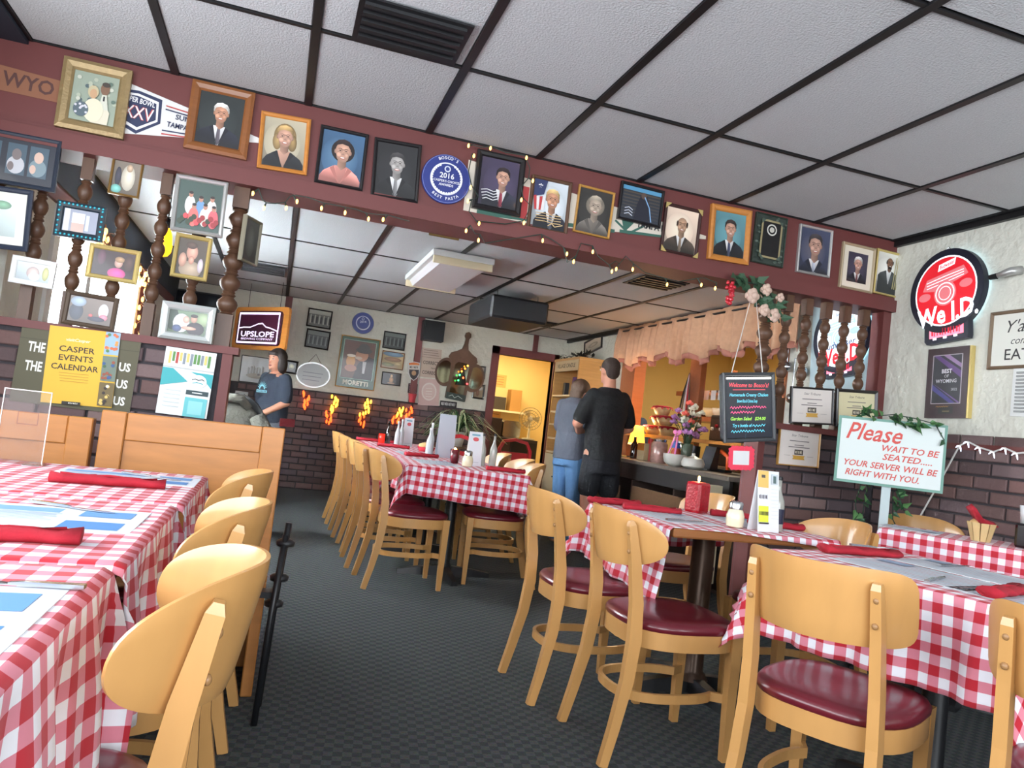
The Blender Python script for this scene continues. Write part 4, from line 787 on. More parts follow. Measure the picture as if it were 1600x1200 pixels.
pts = [onX(1500, 696, XR-.045), onX(1512, 690, XR-.045), onX(1530, 699, XR-.045), onX(1552, 706, XR-.045), onX(1570, 700, XR-.045), onX(1588, 708, XR-.045), onX(1625, 706, XR-.045)]
MB().tube([onX(1437, 808, XR-.04), onX(1470, 750, XR-.04), onX(1495, 704, XR-.045)]+pts, .005, 6).build('cord', WHITEW, t)
for i, p in enumerate(pts):
    for q in (0, 1): MB().tube([p, p+Vector((-.006, -.01+.02*q, -.016+.012*q)), p+Vector((-.01, -.018+.036*q, -.034+.02*q))], [.003, .0045, .002], 6).build('bulb', COOLB, t)
for k, (px, py) in enumerate(((1394, 585), (1393, 610))):
    c = onY(px, py, YF-.001); tag(MB().bevbox(-.024, .024, -.006, 0, -.045, .045, .004).build('switch_plate', mat('old_plate_%d' % k, (176, 140, 104), .5), None, False, c), ('tan switch plate on maroon post, above another plate', 'tan switch plate on maroon post, below another plate')[k], 'switch')
# ================================================================== BOARDS, CERTIFICATES, SIGN STAND
def chalk(P, w, h):
    P.rc(-w/2, -h/2, w/2, h/2, (40, 44, 52)); PK, CY, GR, RDc = (255, 96, 150), (110, 214, 236), (170, 240, 90), (240, 84, 96)
    P.tx("Welcome to Bosco's!", 0, h*.36, h*.1, RDc, .012, .25, 1, -.02, w*.86); P.ln([(-w*.34, h*.29), (w*.36, h*.285)], h*.008, RDc)
    for s_, y, c, f in (('Homemade Creamy Chicken', .2, CY, .84), ('Brown Rice & Quinoa Soup', .1, CY, .74), ('Garden Salad   $24.00', -.19, GR, .76), ('Try a bottle of', -.3, CY, .42)): P.tx(s_, (f-.84)*w*.4, y*h, h*.075, c, .01, .25, 1, -.015, f*w)
    for x, y, f, c in ((-.02, .0, .78, PK), (-.14, -.08, .52, PK), (.2, -.305, .28, CY), (-.04, -.39, .72, CY)): P.scr(x*w, y*h, f*w, h*.045, c, int(f*34))
Mq, w, h = basis([(1131, 584), (1206, 580), (1214, 690), (1127, 691)], 'Y', 3.66)
t = thing('menu_board', 'black light-up menu board with neon handwriting hanging from the beam', 'menu board', Mq)
MB().prism(rrect(w, h, .025), -.03, 0).build('case', BLACKP, t); frame_ring(w, h, .02, .014).build('rim', mat('rim_grey', (66, 70, 74), .35), t)
P = MB(); P.z = .002; chalk(P, w-.04, h-.05); P.build('writing', attr_mat('neon_chalk', .2, .4, .55), t)
MB().box(-w*.42, w*.42, h*.405, h*.43, .004, .012).build('lamp_strip', mat('strip_lamp', (255, 250, 240), .3, emit=4), t)
ap = Mq.inverted() @ Vector((Mq.translation.x+.02, YF-.04, 2.06))
MB().tube([(-w*.3, h*.49, -.01), ap, (w*.3, h*.49, -.01)], .003, 6).build('cord', WHITEW, t)
def cert(P, w, h, paper=(222, 214, 208)):
    P.rc(-w/2, -h/2, w/2, h/2, paper); D = (84, 78, 80)
    P.tx('Star Tribune', 0, h*.36, h*.1, D, 0, .2, 1, 0, w*.42)
    for y, f in ((.2, .5), (.08, .24), (.02, .54)): P.rc(-w*f/2, h*(y-.012), w*f/2, h*(y+.012), (120, 112, 114))
    P.rc(-w*.11, -h*.2, w*.11, -h*.05, (70, 64, 60)); P.blk(0, -h*.125, w*.18, h*.09, (232, 222, 200), 5); P.pr([(-w*.16, -h*.22), (w*.16, -h*.22), (w*.13, -h*.28), (w*.16, -h*.34), (-w*.16, -h*.34), (-w*.13, -h*.28)], (206, 160, 70))
    for sx in (-1, 1): P.rc(sx*w*.3-w*.08, -h*.24, sx*w*.3+w*.08, -h*.23, (170, 162, 160))
framed('certificate', 'black-framed certificate with gold ribbon on cap beside menu board', [(1234, 600), (1301, 611), (1298, 667), (1233, 659)], 'Y', YF-.032, FRAMEB, .012, cert, cat='certificate')
framed('certificate', 'black-framed yellowed certificate on the cap behind ivy', [(1304, 605), (1370, 613), (1366, 672), (1304, 664)], 'Y', YF-.034, FRAMEB, .02, lambda P, w, h: cert(P, w, h, (218, 210, 172)), cat='certificate')
framed('certificate', 'gold-framed certificate hung on brick below the maroon cap', [(1216, 667), (1281, 676), (1275, 733), (1213, 724)], 'Y', YF-.006, GOLDWOOD, .008, cert, cat='certificate')
cL, cR = Vector((2.95, 3.36, 0)), Vector((3.37, 3.04, 0)); xr = (cR-cL).normalized(); nn = xr.cross(Vector((0, 0, 1))); ct = (cL+cR)/2
PS = thing('waiting_sign', 'white Please Wait To Be Seated sign with green edge on a post', 'sign', Matrix(((xr.x, 0, nn.x, ct.x), (xr.y, 0, nn.y, ct.y), (0, 1, nn.z, 1.145), (0, 0, 0, 1))))
w, h = (cR-cL).length, .36
MB().box(-w/2, w/2, -h/2, h/2, -.012, .004).build('green_edge', mat('sage_green', (104, 150, 136), .5), PS); MB().box(-w/2+.014, w/2-.014, -h/2+.014, h/2-.014, .004, .008).build('panel', mat('pale_panel', (206, 216, 214), .5), PS)
P = MB(); P.z = .0085; RDp = (200, 74, 66)
P.tx('Please', -w*.17, h*.27, h*.36, RDp, .012, .35, 1, -.02, w*.52)
for s_, x, y, f in (('WAIT TO BE', .17, .06, .52), ('SEATED.....', .16, -.07, .45), ('YOUR SERVER WILL BE', .0, -.21, .86), ('RIGHT WITH YOU.', -.06, -.35, .68)): P.tx(s_, x*w, y*h, h*.13, RDp, .014, .25, 1, -.02, f*w)
P.build('lettering', PRINT, PS)
MB().box(-.022, .022, -1.14, -h/2, -.03, -.012).box(-.022, .022, -h/2, 0, -.03, -.0125).build('post', mat('pale_post', (178, 194, 196), .5), PS)
MB().box(-.11, .11, -1.145, -1.13, -.12, .09).build('foot', BLACK, PS)
# ivy: leaves on stems
def leafshape(b, c, d, up, s):
    d = Vector(d).normalized(); up = Vector(up); sd = d.cross(up).normalized(); n = sd.cross(d); c = Vector(c)
    pts = [(0, 0, 0), (.32, .25, .04), (.18, .55, 0), (.0, 1, -.06), (-.18, .55, 0), (-.32, .25, .04)]
    b.add([c+sd*(x*s)+d*(y*s)+n*(z*s) for x, y, z in pts], [(0, 1, 2), (0, 2, 3), (0, 3, 4), (0, 4, 5)])
IVY = [mat('ivy_%d' % i, c, .45, noise=(20, .3)) for i, c in enumerate(((58, 104, 58), (82, 126, 74), (40, 78, 48)))]
def ivy(label, stems, per, s0, parent_loc):
    t = thing('ivy_vine', label, 'plant', TR(*parent_loc)); rn = random.Random(len(label)*7+3)
    o = Vector(parent_loc); sb = MB()
    for st in stems: sb.tube([Vector(p)-o for p in st], .003, 5)
    sb.build('stem', GREENW, t); n = 0
    for st in stems:
        for i in range(per):
            u = (i+rn.random())/per*(len(st)-1); k = min(int(u), len(st)-2); p = Vector(st[k]).lerp(Vector(st[k+1]), u-k)-o
            d = Vector((rn.uniform(-1, 1), rn.uniform(-1, .1), rn.uniform(-.9, .5)))
            b = MB(); leafshape(b, p, d, (rn.uniform(-.3, .3), -1, .3), s0*rn.uniform(.7, 1.25)); b.build('leaf', IVY[rn.randrange(3)], t)
def sgn(u, v, o=.0): return PS.matrix_world @ Vector((u, v, o))
ivy('green ivy garland lying over the top edge of the waiting sign', [[sgn(-.1, .19, .0), sgn(0, .21, .01), sgn(.1, .2, .02), sgn(.2, .18, .02), sgn(.25, .1, .01)], [sgn(-.02, .2), sgn(.06, .16, .03), sgn(.14, .17, .03)], [sgn(-.16, .2, -.04), sgn(-.1, .23, -.03)]], 16, .055, tuple(sgn(0, .19)))
ivy('trailing ivy hanging behind the waiting sign post, bushier strand', [[sgn(-.12, -.17, -.05), sgn(-.14, -.3, -.05), sgn(-.11, -.42, -.05), sgn(-.13, -.56, -.05)], [sgn(-.09, -.18, -.06), sgn(-.1, -.4, -.06), sgn(-.12, -.6, -.06)]], 17, .055, tuple(sgn(-.12, -.17, -.05)))
ivy('thin ivy sprigs hanging on the sign post side with the dropping cord', [[sgn(.05, -.17, -.05), sgn(.08, -.25, -.05), sgn(.1, -.3, -.04)], [sgn(.04, -.2, -.06), sgn(.05, -.35, -.06), sgn(.1, -.44, -.05)]], 11, .05, tuple(sgn(.06, -.17, -.05)))
# ================================================================== CEILING FITTINGS
def vent(label, x0, x1, y0, y1, z, g=None):
    t = thing('ceiling_vent', label, 'vent', TR((x0+x1)/2, (y0+y1)/2, z), g); w, d = (x1-x0)/2, (y1-y0)/2
    MB().box(-w, w, -d, d, -.008, 0).build('plate', BLACK, t)
    for i in range(5): MB().box(-w*.9, w*.9, -d*.86+i*d*.36, -d*.86+i*d*.36+.025, -.02, -.008).build('louvre', BLACKP, t)
vent('black louvred vent in the front ceiling near the beam', .10, .52, 2.64, 2.975, ZF-.003)
vent('black vent in back ceiling above the flowered valance', 2.48, 2.86, 4.95, 5.33, ZB-.003)
vent('black vent in back ceiling beyond the hanging black box', 2.62, 2.98, 8.0, 8.4, ZB-.003)
vent('black vent in back ceiling near the navy soffit', -.5, -.06, 7.3, 7.85, ZB-.003)
t = thing('ceiling_light', 'white wraparound fluorescent fitting on the back ceiling', 'ceiling light', TR(1.19, 5.98, ZB))
MB().bevbox(-.24, .24, -.62, .62, -.05, -.003, .008).build('housing', WHITEP, t)
MB().loft([[(-.2, y, -.05), (-.17, y, -.1), (.17, y, -.1), (.2, y, -.05)] for y in (-.59, .59)]).build('diffuser', mat('diffuser', (226, 222, 224), .35), t)
for y in (-.62, .6): MB().bevbox(-.23, .23, y, y+.02, -.105, -.05, .006).build('end_cap', CREAM, t)
t = thing('ceiling_box', 'black metal box unit hanging from the back ceiling', 'heater', TR(2.02, 6.9, ZB))
MB().bevbox(-.28, .28, -.42, .42, -.27, -.06, .02).build('casing', BLACKP, t)
for x in (-.2, .2):
    for y in (-.3, .3): MB().cyl((x, y, -.06), (x, y, -.002), .006, n=6).build('hanger', STEEL, t)
c = onY(694, 362, YF+.24); tag(MB().bevbox(-.085, .085, -.006, .006, -.03, .03, .003).build('brass_plate', mat('brass_dark', (104, 80, 40), .35, .5), None, False, Vector((c.x, YF+.226, 2.075))), 'small dark brass plate fixed behind beam bottom edge', 'plate')
# ================================================================== FAIRY LIGHTS
def lights(name, label, pts, every, drop=.03, wire=GREENW, bm=WARMB, r=.0065):
    t = thing(name, label, 'string lights', TR(0, 0, 0)); P3 = [Vector(p) for p in pts]
    MB().tube(P3, .0028, 5).build('wire', wire, t)
    for i, p in enumerate(P3[::every]):
        d = Vector(((i*37 % 7-3)*.006, -.01, -drop)); MB().tube([p, p+d*.55, p+d], [.003, .0045, .0045], 6).build('socket', wire, t)
        MB().ell(p+d*1.2, r, r, r*1.9, 7, 5).build('bulb', bm, t, True)
LY = YF-.06
def wl_(pp): return [onY(x, y, LY) for x, y in pp]
lights('fairy_lights', 'green-wired fairy lights sagging under the beam near end spindle', wl_([(404, 295), (410, 312), (416, 317), (430, 318), (446, 316), (452, 308), (458, 305), (480, 308), (508, 318), (522, 320), (540, 324), (556, 327), (572, 333), (590, 335), (606, 336), (640, 346)]), 2, .025)
lights('fairy_lights', 'fairy lights looped around the thick black portrait frame', wl_([(738, 226), (752, 230), (768, 229), (790, 238), (820, 243), (828, 262), (826, 278), (814, 292), (818, 310), (830, 322), (818, 345), (790, 350), (744, 345), (733, 330), (737, 312), (748, 308), (737, 290), (732, 268), (738, 240)]), 2, .012)
lights('fairy_lights', 'fairy lights hanging in loops below the flag portrait', wl_([(735, 352), (742, 365), (750, 366), (758, 380), (846, 366), (862, 374), (880, 386), (886, 410), (900, 400), (908, 380), (926, 384), (934, 400), (952, 414), (962, 408), (968, 412), (978, 400), (990, 412), (1008, 426), (1040, 435), (1060, 440), (1090, 435), (1100, 434), (1120, 442)]), 2, .03)
random.seed(11)
pts = []
for i in range(60): a = i/59; pts.append((XL+.06+.02*math.sin(i*1.7), 4.7+2.5*a, 1.99+.06*math.sin(i*.9)-.0*a))
lights('fairy_lights', 'warm fairy lights twisted in dried garland around the back window', pts, 1, .04, mat('dry_twig', (150, 110, 80), .8), WARMB, .013)
pts = [(XL+.07+.03*math.sin(i*2.1), 7.2+.05*math.sin(i*1.3), 1.95-.8*i/30) for i in range(31)]
lights('fairy_lights', 'warm fairy lights hanging down beside the back window', pts, 1, .03, bpy.data.materials['dry_twig'], WARMB, .013)
c = onY(258, 378, 4.1); t = thing('amber_lamp', 'glowing amber glass lamp hanging among the left spindles', 'lamp', TR(c.x, c.y, c.z))
MB().lathe([(.004, -.075), (.02, -.07), (.033, -.05), (.036, -.02), (.03, .03), (.022, .06), (.014, .075)], 14).build('glass', mat('amber_glow', (255, 180, 30), .2, emit=4.0, emit_rgb=(255, 176, 20)), t, True)
MB().lathe([(.018, .07), (.02, .1), (.012, .12)], 12).build('cap', BLACK, t); MB().cyl((0, 0, .12), (0, 0, ZB-c.z-.001), .003, n=6).build('cord', BLACK, t)
# ================================================================== CHAIRS
def chair_proto(sq=False):
    t = thing('cafe_chair', 'proto', 'chair', TR(0, 0, 0), 'maple cafe chairs with burgundy seats')
    # seat outline: wide front, rounded back
    def outline(k, n=32):
        pts = []
        for i in range(n):
            a = 2*math.pi*i/n; c, s = math.cos(a), math.sin(a); e = 2/3.6 if c > 0 else 2/2.3
            x = math.copysign(abs(c)**e, c)*.21*k; y = math.copysign(abs(s)**(2/3.0), s)*.205*k
            pts.append((x+.005, y))
        return pts
    b = MB(); b.loft([[(x, y, z) for x, y in outline(k)] for k, z in ((.97, .428), (1.0, .436), (1.0, .447), (.96, .459), (.86, .466), (.6, .468), (.3, .465), (.02, .463))]); b.build('seat_pad', VINYL, t, True, None, 50)
    b = MB(); b.loft([[(x, y, z) for x, y in outline(k)] for k, z in ((.93, .37), (.985, .372), (.985, .43), (.9, .431))]); b.build('seat_frame', MAPLE, t, True, None, 40)
    for s in (-1, 1):
        pts = [(-.285, s*.178, 0), (-.255, s*.174, .12), (-.222, s*.168, .27), (-.208, s*.163, .40), (-.212, s*.160, .52), (-.232, s*.157, .66), (-.256, s*.154, .775), (-.259, s*.154, .79)]
        fl = [(.026, .030), (.027, .034), (.028, .04), (.028, .044), (.027, .042), (.026, .036), (.024, .026), (.02, .014)]
        leg = MB().tube(pts, 0, flat=fl, up=(1, 0, 0)).build('leg', MAPLE, t)
        for z, x in ((.69, -.262), (.75, -.268)): MB().ell((x+.005, s*.1555, z), .006, .008, .008, 8, 5).build('bolt', mat('bolt_brown', (150, 112, 72), .4) if 'bolt_brown' not in bpy.data.materials else bpy.data.materials['bolt_brown'], leg, True)
        MB().loft([[(.178-q, s*.168-r, z), (.178+q, s*.168-r, z), (.178+q, s*.168+r, z), (.178-q, s*.168+r, z)] for z, q, r in ((0, .013, .013), (.2, .017, .016), (.432, .021, .02))]).build('leg', MAPLE, t)
    # bent hoop stretcher
    n = 30; pts = []
    for i in range(n+1):
        a = R_(48+264*i/n); c, s = math.cos(a), math.sin(a)
        pts.append((math.copysign(abs(c)**(2/2.6), c)*.195-.015, math.copysign(abs(s)**(2/2.6), s)*.158, .205))
    pts = [(.178, .155, .205)]+pts+[(.178, -.155, .205)]
    MB().tube(pts, 0, flat=(.014, .03), up=(0, 0, 1)).build('stretcher', MAPLE, t)
    # curved plywood back
    ns, ntt = 36, 8; W = .215; b = MB(); e = 9.0 if sq else 3.2
    def pt(i, j, side):
        s = math.sin(math.pi/2*(-1+2*i/ns)); v = -1+2*j/ntt
        hh = .091*(max(0.0, 1-abs(s)**e))**(1/5.0 if sq else 1/2.2)+.0015
        z = .728+(hh*v if v > 0 else hh*v*1.05); y = s*W
        x = -.296-.2*(z-.728)+.15*abs(s)**2.0
        nx, ny = 1.0, 0.0
        sl = 2*.15*s/W; L = math.hypot(1, sl); nx, ny = 1/L, -sl/L
        o = .007*side*(1-.55*max(abs(v)**8, abs(s)**14))
        return (x+nx*o, y+ny*o, z)
    F = [[pt(i, j, 1) for j in range(ntt+1)] for i in range(ns+1)]; K = [[pt(i, j, -1) for j in range(ntt+1)] for i in range(ns+1)]
    rings = [F[i]+K[i][::-1] for i in range(ns+1)]; b.loft(rings); b.build('backrest', MAPLE, t, True, None, 55)
    return t
CH = {False: None, True: None}
def chair(x, y, yaw, label, sq=False):
    if CH[sq] is None:
        CH[sq] = chair_proto(sq); CH[sq].matrix_world = TR(x, y, 0, yaw); CH[sq]['label'] = label; return CH[sq]
    return dup(CH[sq], label, TR(x, y, 0, yaw))
chair(1.43, 2.40, 0, 'maple chair at candle table, on the side with the wide hanging cloth corner')
chair(1.355, 2.91, 1, 'maple chair at candle table, behind the one by the hanging cloth corner')
chair(2.16, 2.64, 180, 'maple chair behind the tent card at the candle table, facing the aisle')
chair(2.08, 3.50, 180, 'maple chair at the candle table behind the red candle')
chair(1.55, 1.67, 28, 'squared-back maple chair tucked at the marble-look table nearest the aisle', True)
chair(1.77, 1.11, 24, 'squared-back maple chair beside another, cut off by the picture edge', True)
chair(-.295, 1.19, 180, 'large maple chair at the long left table with glossy inner back')
chair(-.295, 1.80, 180, 'maple chair in the middle of the long left table')
chair(-.295, 2.56, 178, 'maple chair at the long left table nearest the wooden booth')
for k, (x, y, a, s_) in enumerate(((.90, 4.66, 3, 'at the corner of the pedestal table, first of the aisle row'), (.86, 5.20, 0, 'second in the aisle row beside the pedestal table'), (.87, 5.72, 0, 'third in the aisle row of the long back table'), (.85, 6.32, 0, 'fourth in the aisle row of the long back table'), (.84, 6.98, 0, 'fifth in the aisle row, by the brick wall end'))): chair(x, y, a, 'maple chair '+s_)
chair(1.5, 4.86, 172, 'maple chair with dark seat pushed under the end of the pedestal table')
chair(1.60, 5.36, 178, 'maple chair across the pedestal table from the aisle row')
chair(1.62, 6.0, 181, 'maple chair across the long back table, nearer the doorway')
chair(3.36, 3.10, 235, 'maple chair behind the bread basket at the corner table')
# ================================================================== TABLES AND CLOTHS
TOPW = wood('table_edge_wood', (150, 96, 52), .4)
def table(label, x, y, w, d, yaw=0, col=BLACK, z=.742, r=.038):
    t = thing('pedestal_table', label, 'table', TR(x, y, 0, yaw))
    MB().bevbox(-w/2, w/2, -d/2, d/2, z-.035, z, .006).build('tabletop', TOPW, t)
    MB().lathe([(r*1.5, .05), (r*1.2, .075), (r, .09), (r, z-.05), (r*2.2, z-.04), (r*2.2, z-.035)], 18).build('column', col, t, True, None, 40)
    for k in range(4):
        a = R_(90*k); c, s = math.cos(a), math.sin(a); L = min(w, d)*.42
        MB().loft([[(c*u-s*v, s*u+c*v, zz) for v, zz in ((-q, 0.0), (q, 0.0), (q*.7, hgt), (-q*.7, hgt))] for u, q, hgt in ((.0, .035, .07), (L*.6, .03, .05), (L, .022, .028))]).build('foot', BLACK, t)
    return t
def cloth(label, x, y, w, d, yaw, cw, cd, cyaw=0, ox=0, oy=0, z=.744, rip=.012, fl=.16, mt=None, seed=1):
    """cloth cw x cd laid on a w x d table, turned by cyaw and shifted by ox, oy"""
    n = max(24, int(cw/.022)); m = max(24, int(cd/.022)); b = MB(); uv = []; ca, sa = math.cos(R_(cyaw)), math.sin(R_(cyaw)); rn = random.Random(seed); ph = rn.random()*6
    hw, hd = w/2+.004, d/2+.004
    for j in range(m+1):
        for i in range(n+1):
            u, v = (i/n-.5)*cw, (j/m-.5)*cd
            px, py = u*ca-v*sa+ox, u*sa+v*ca+oy
            qx, qy = max(-hw, min(hw, px)), max(-hd, min(hd, py)); dx, dy = px-qx, py-qy; dist = math.hypot(dx, dy)
            if dist < 1e-6: X, Y, Zz = px, py, z+.0015*math.sin(px*23+ph)*math.sin(py*19)
            else:
                ux, uy = dx/dist, dy/dist; corner = abs(dx) > 1e-6 and abs(dy) > 1e-6
                s = qx*abs(uy)+qy*abs(ux)
                drop = max(0, dist-.012); out = min(dist, .012)+fl*.25*drop+rip*math.sin(s*26+ph)*min(1, drop/.15)+.5*rip*math.sin(s*61+ph*2)*min(1, drop/.2)
                if corner: out += .28*drop*abs(math.sin(2*math.atan2(abs(dy), abs(dx))))
                X, Y, Zz = qx+ux*out, qy+uy*out, z-drop*.985
            b.v.append((X, Y, Zz)); uv.append((u, v))
    for j in range(m):
        for i in range(n): q = j*(n+1)+i; b.f.append((q, q+1, q+n+2, q+n+1)); b.c.append(None)
    b.uv = uv; o = b.build('tablecloth', mt or GING, None, True); o.matrix_world = TR(x, y, 0, yaw)
    md = o.modifiers.new('thick', 'SOLIDIFY'); md.thickness = .0015; md.offset = 1
    return tag(o, label, 'tablecloth')
WALN = mat('bronze_column', (84, 66, 54), .3, .5)
table('pedestal table with wooden edge and bronze column, carrying the red candle', 1.88, 2.90, .76, .76, 0, WALN, r=.05)
cloth('red gingham cloth laid askew so one corner hangs low, under the candle', 1.88, 2.90, .76, .76, 0, 1.08, 1.0, -4, -.12, .105, fl=.5, seed=3)
table('pedestal table at an angle under the marble-look placemats', 2.106, 1.863, .74, .76, 13)
cloth('red gingham cloth with deep overhang on the table by the squared chairs', 2.106, 1.863, .74, .76, 13, 1.26, 1.22, 2, -.03, .0, rip=.016, fl=.25, seed=5)
table('small corner table by the brick wall under the waiting sign', 3.217, 2.74, .68, .4, -54.5, z=.772)
cloth('red gingham cloth with small checks on corner table by brick wall', 3.217, 2.74, .68, .4, -54.5, .86, .58, 0, -.03, -.07, z=.774, seed=7)
table('black pedestal table at the near end of the long back row', 1.22, 4.96, .78, .76, 0)
cloth('red gingham cloth with a corner pulled to a point, near end of back row', 1.22, 4.96, .78, .76, 0, 1.28, 1.18, -5, .06, -.02, fl=.35, seed=9)
for k, y in enumerate((5.76, 6.56, 7.36)):
    s_ = ('second', 'third', 'last')[k]
    table('pedestal table, %s in the long back row towards the brick wall' % s_, 1.22, y, .76, .76, 0)
    cloth('red gingham cloth on the %s table of the long back row' % s_, 1.22, y, .76, .76, 0, 1.2, .82, 0, 0, 0, seed=20+k)
for k, (y0, y1) in enumerate(((2.17, 2.88), (1.43, 2.13), (.3, 1.39))):
    s_ = ('nearest the wooden booth', 'in the middle of the left row', 'with the large glossy chair')[k]
    xr_ = -.215-.012*k
    table('dark pedestal table of the left row, '+s_, xr_-.42, (y0+y1)/2, .84, y1-y0, 0)
    cloth('red gingham cloth on the left table '+s_, xr_-.42, (y0+y1)/2, .84, y1-y0, 0, 1.5 if k < 2 else 1.6, (y1-y0)+(.06 if k < 2 else .1), 0, 0, 0, rip=.014, fl=.3, seed=40+k, z=.744+.002*(2-k))
# ================================================================== BOOTHS, BLACK STAND
def bench(label, x0, x1, y, z, seat=True):
    t = thing('booth_bench', label, 'booth', TR((x0+x1)/2, y, 0)); w = (x1-x0)/2
    MB().bevbox(-w, -w+.085, -.012, .04, 0, z, .004).build('stile', BOOTHW, t); MB().bevbox(w-.085, w, -.012, .04, 0, z, .004).build('stile', BOOTHW, t)
    MB().bevbox(-w+.086, w-.086, -.008, .036, z-.105, z-.001, .004).build('top_rail', BOOTHW, t)
    MB().box(-w+.086, w-.086, 0, .03, .05, z-.106).build('panel', BOOTHW, t)
    if seat:
        MB().bevbox(-w, w, -.32, -.013, .40, .43, .006).build('seat', BOOTHW, t); MB().bevbox(w-.04, w, -.32, -.013, 0, .399, .004).build('end_panel', BOOTHW, t); MB().bevbox(-w, -w+.04, -.32, -.013, 0, .399, .004).build('end_panel', BOOTHW, t)
    return t
bench('oak booth bench with framed panel back at the end of the left tables', -.61, .05, 3.12, .94)
bench('shadowed brown oak booth panel in the corner under the yellow calendar', -1.22, -.65, 3.2, .90, False)
t = thing('folding_stand', 'folded black metal stand with round knobs beside the oak booth', 'stand', TR(.085, 2.66, 0))
MB().tube([(-.01, .06, .0), (0, .02, .4), (.01, 0, .64)], .011, 10).build('tube', BLACK, t, True); MB().tube([(-.02, -.1, .0), (-.01, -.05, .35), (.005, -.01, .6)], .011, 10).build('tube', BLACK, t, True)
for z, x, y in ((.57, .008, .005), (.45, .002, .015), (.36, -.004, .025)): MB().lathe([(.01, -.012), (.03, -.008), (.032, .006), (.02, .014), (.01, .016)], 14, (x, y, z)).build('knob', BLACKP, t, True)
MB().box(-.06, 0, -.03, .03, .39, .41).build('bracket', BLACK, t)
# ================================================================== TABLE SETTINGS
TZ = .747
def napkin(label, x, y, yaw, L=.26, w=.05, z=TZ):
    t = thing('napkin_roll', label, 'napkin', TR(x, y, z, yaw), 'rolled red napkins'); rings = []
    for k in range(9):
        u = -L/2+L*k/8; f = 1+.18*math.sin(k*1.9); hh = .026*(1+.15*math.cos(k*2.3)); ww = w*f*(1.15 if k in (0, 8) else 1)
        rings.append([(u, ww/2*math.cos(a)*(1 if math.sin(a) > -.1 else .9), max(0, hh*.5+hh*.55*math.sin(a))) for a in [2*math.pi*i/12 for i in range(12)]])
    MB().loft(rings).build('cloth_roll', RED, t, True)
    MB().loft([[(-L*.42+L*.84*k/6, -.004+.006*math.sin(k), .03+.002*math.cos(k*2)), (-L*.42+L*.84*k/6, w*.42, .018), (-L*.42+L*.84*k/6, w*.44, .014), (-L*.42+L*.84*k/6, -.002, .025)] for k in range(7)]).build('fold', RED, t, True)
def cutlery(label, x, y, yaw, kind='knife', z=TZ):
    t = thing('table_'+kind, label, kind, TR(x, y, z+.002, yaw), 'steel cutlery on the tables')
    MB().loft([[(u, -w_, 0), (u, w_, 0), (u, w_, h_), (u, -w_, h_)] for u, w_, h_ in ((-.1, .007, .006), (-.02, .005, .006), (0, .004, .004))]).build('handle', STEEL, t)
    if kind == 'knife': MB().loft([[(u, -w_, 0), (u, w_*.6, 0), (u, w_*.6, .0015), (u, -w_, .0025)] for u, w_ in ((0, .004), (.02, .009), (.08, .01), (.108, .002))]).build('blade', STEEL, t)
    else:
        MB().loft([[(u, -w_, zz), (u, w_, zz), (u, w_, zz+.002), (u, -w_, zz+.002)] for u, w_, zz in ((0, .004, 0), (.03, .01, .003), (.045, .011, .002))]).build('head', STEEL, t)
        for q in (-.0085, -.003, .003, .0085): MB().box(.045, .085, q-.0014, q+.0014, .002, .004).build('tine', STEEL, t)
def placemat(label, x, y, yaw, style=0, w=.40, d=.27, z=TZ):
    t = thing('placemat', label, 'placemat', TR(x, y, z, yaw), 'printed paper placemats')
    MB().box(-w/2, w/2, -d/2, d/2, 0, .0012).build('sheet', WHITEPL, t)
    P = MB(); P.z = .0014; P.rc(-w/2, -d/2, w/2, d/2, (214, 222, 232)); BL = (84, 138, 196); rn = random.Random(int(x*100+y*37))
    if style == 0:
        P.rc(-w*.46, d*.2, w*.1, d*.4, (120, 164, 210)); P.rc(w*.18, -d*.4, w*.44, -d*.1, BL); P.rc(w*.2, d*.1, w*.44, d*.38, (100, 150, 204)); P.rc(-w*.44, -d*.4, -w*.2, -d*.2, BL)
        for i in range(7): P.rc(-w*.44, d*(.14-.05*i), w*(.05+.08*rn.random()), d*(.155-.05*i), (150, 176, 206))
    else:
        for i in range(10): P.ln([(-w*.46, d*(.4-.09*i)), (-w*.1, d*(.42-.09*i+.03*rn.random())), (w*.2, d*(.38-.09*i)), (w*.46, d*(.41-.09*i))], d*.02, random.choice([(176, 184, 196), (196, 200, 208), (206, 176, 182)]))
        P.rc(w*.2, -d*.42, w*.44, -d*.2, (150, 168, 196))
    P.build('print', PRINT, t)
def shaker(label, x, y, z=TZ):
    t = thing('cheese_shaker', label, 'shaker', TR(x, y, z), 'grated cheese shakers')
    MB().lathe([(.024, 0), (.034, .006), (.037, .03), (.037, .05), (.03, .07), (.026, .078), (.025, .078), (.0001, .078)], 24).build('jar', mat('ribbed_cheese_jar', (226, 216, 184), .25, coat=.6, bump=(60, .3, .002)) if 'ribbed_cheese_jar' not in bpy.data.materials else bpy.data.materials['ribbed_cheese_jar'], t, True, None, 50)
    MB().lathe([(.028, .076), (.029, .1), (.024, .108), (.0001, .11)], 24).build('lid', STEEL, t, True, None, 40)
    P = MB()
    for i in range(6): P.cyl((.014*math.cos(i), .014*math.sin(i), .1085), (.014*math.cos(i), .014*math.sin(i), .111), .002, n=6)
    P.build('holes', BLACK, t)
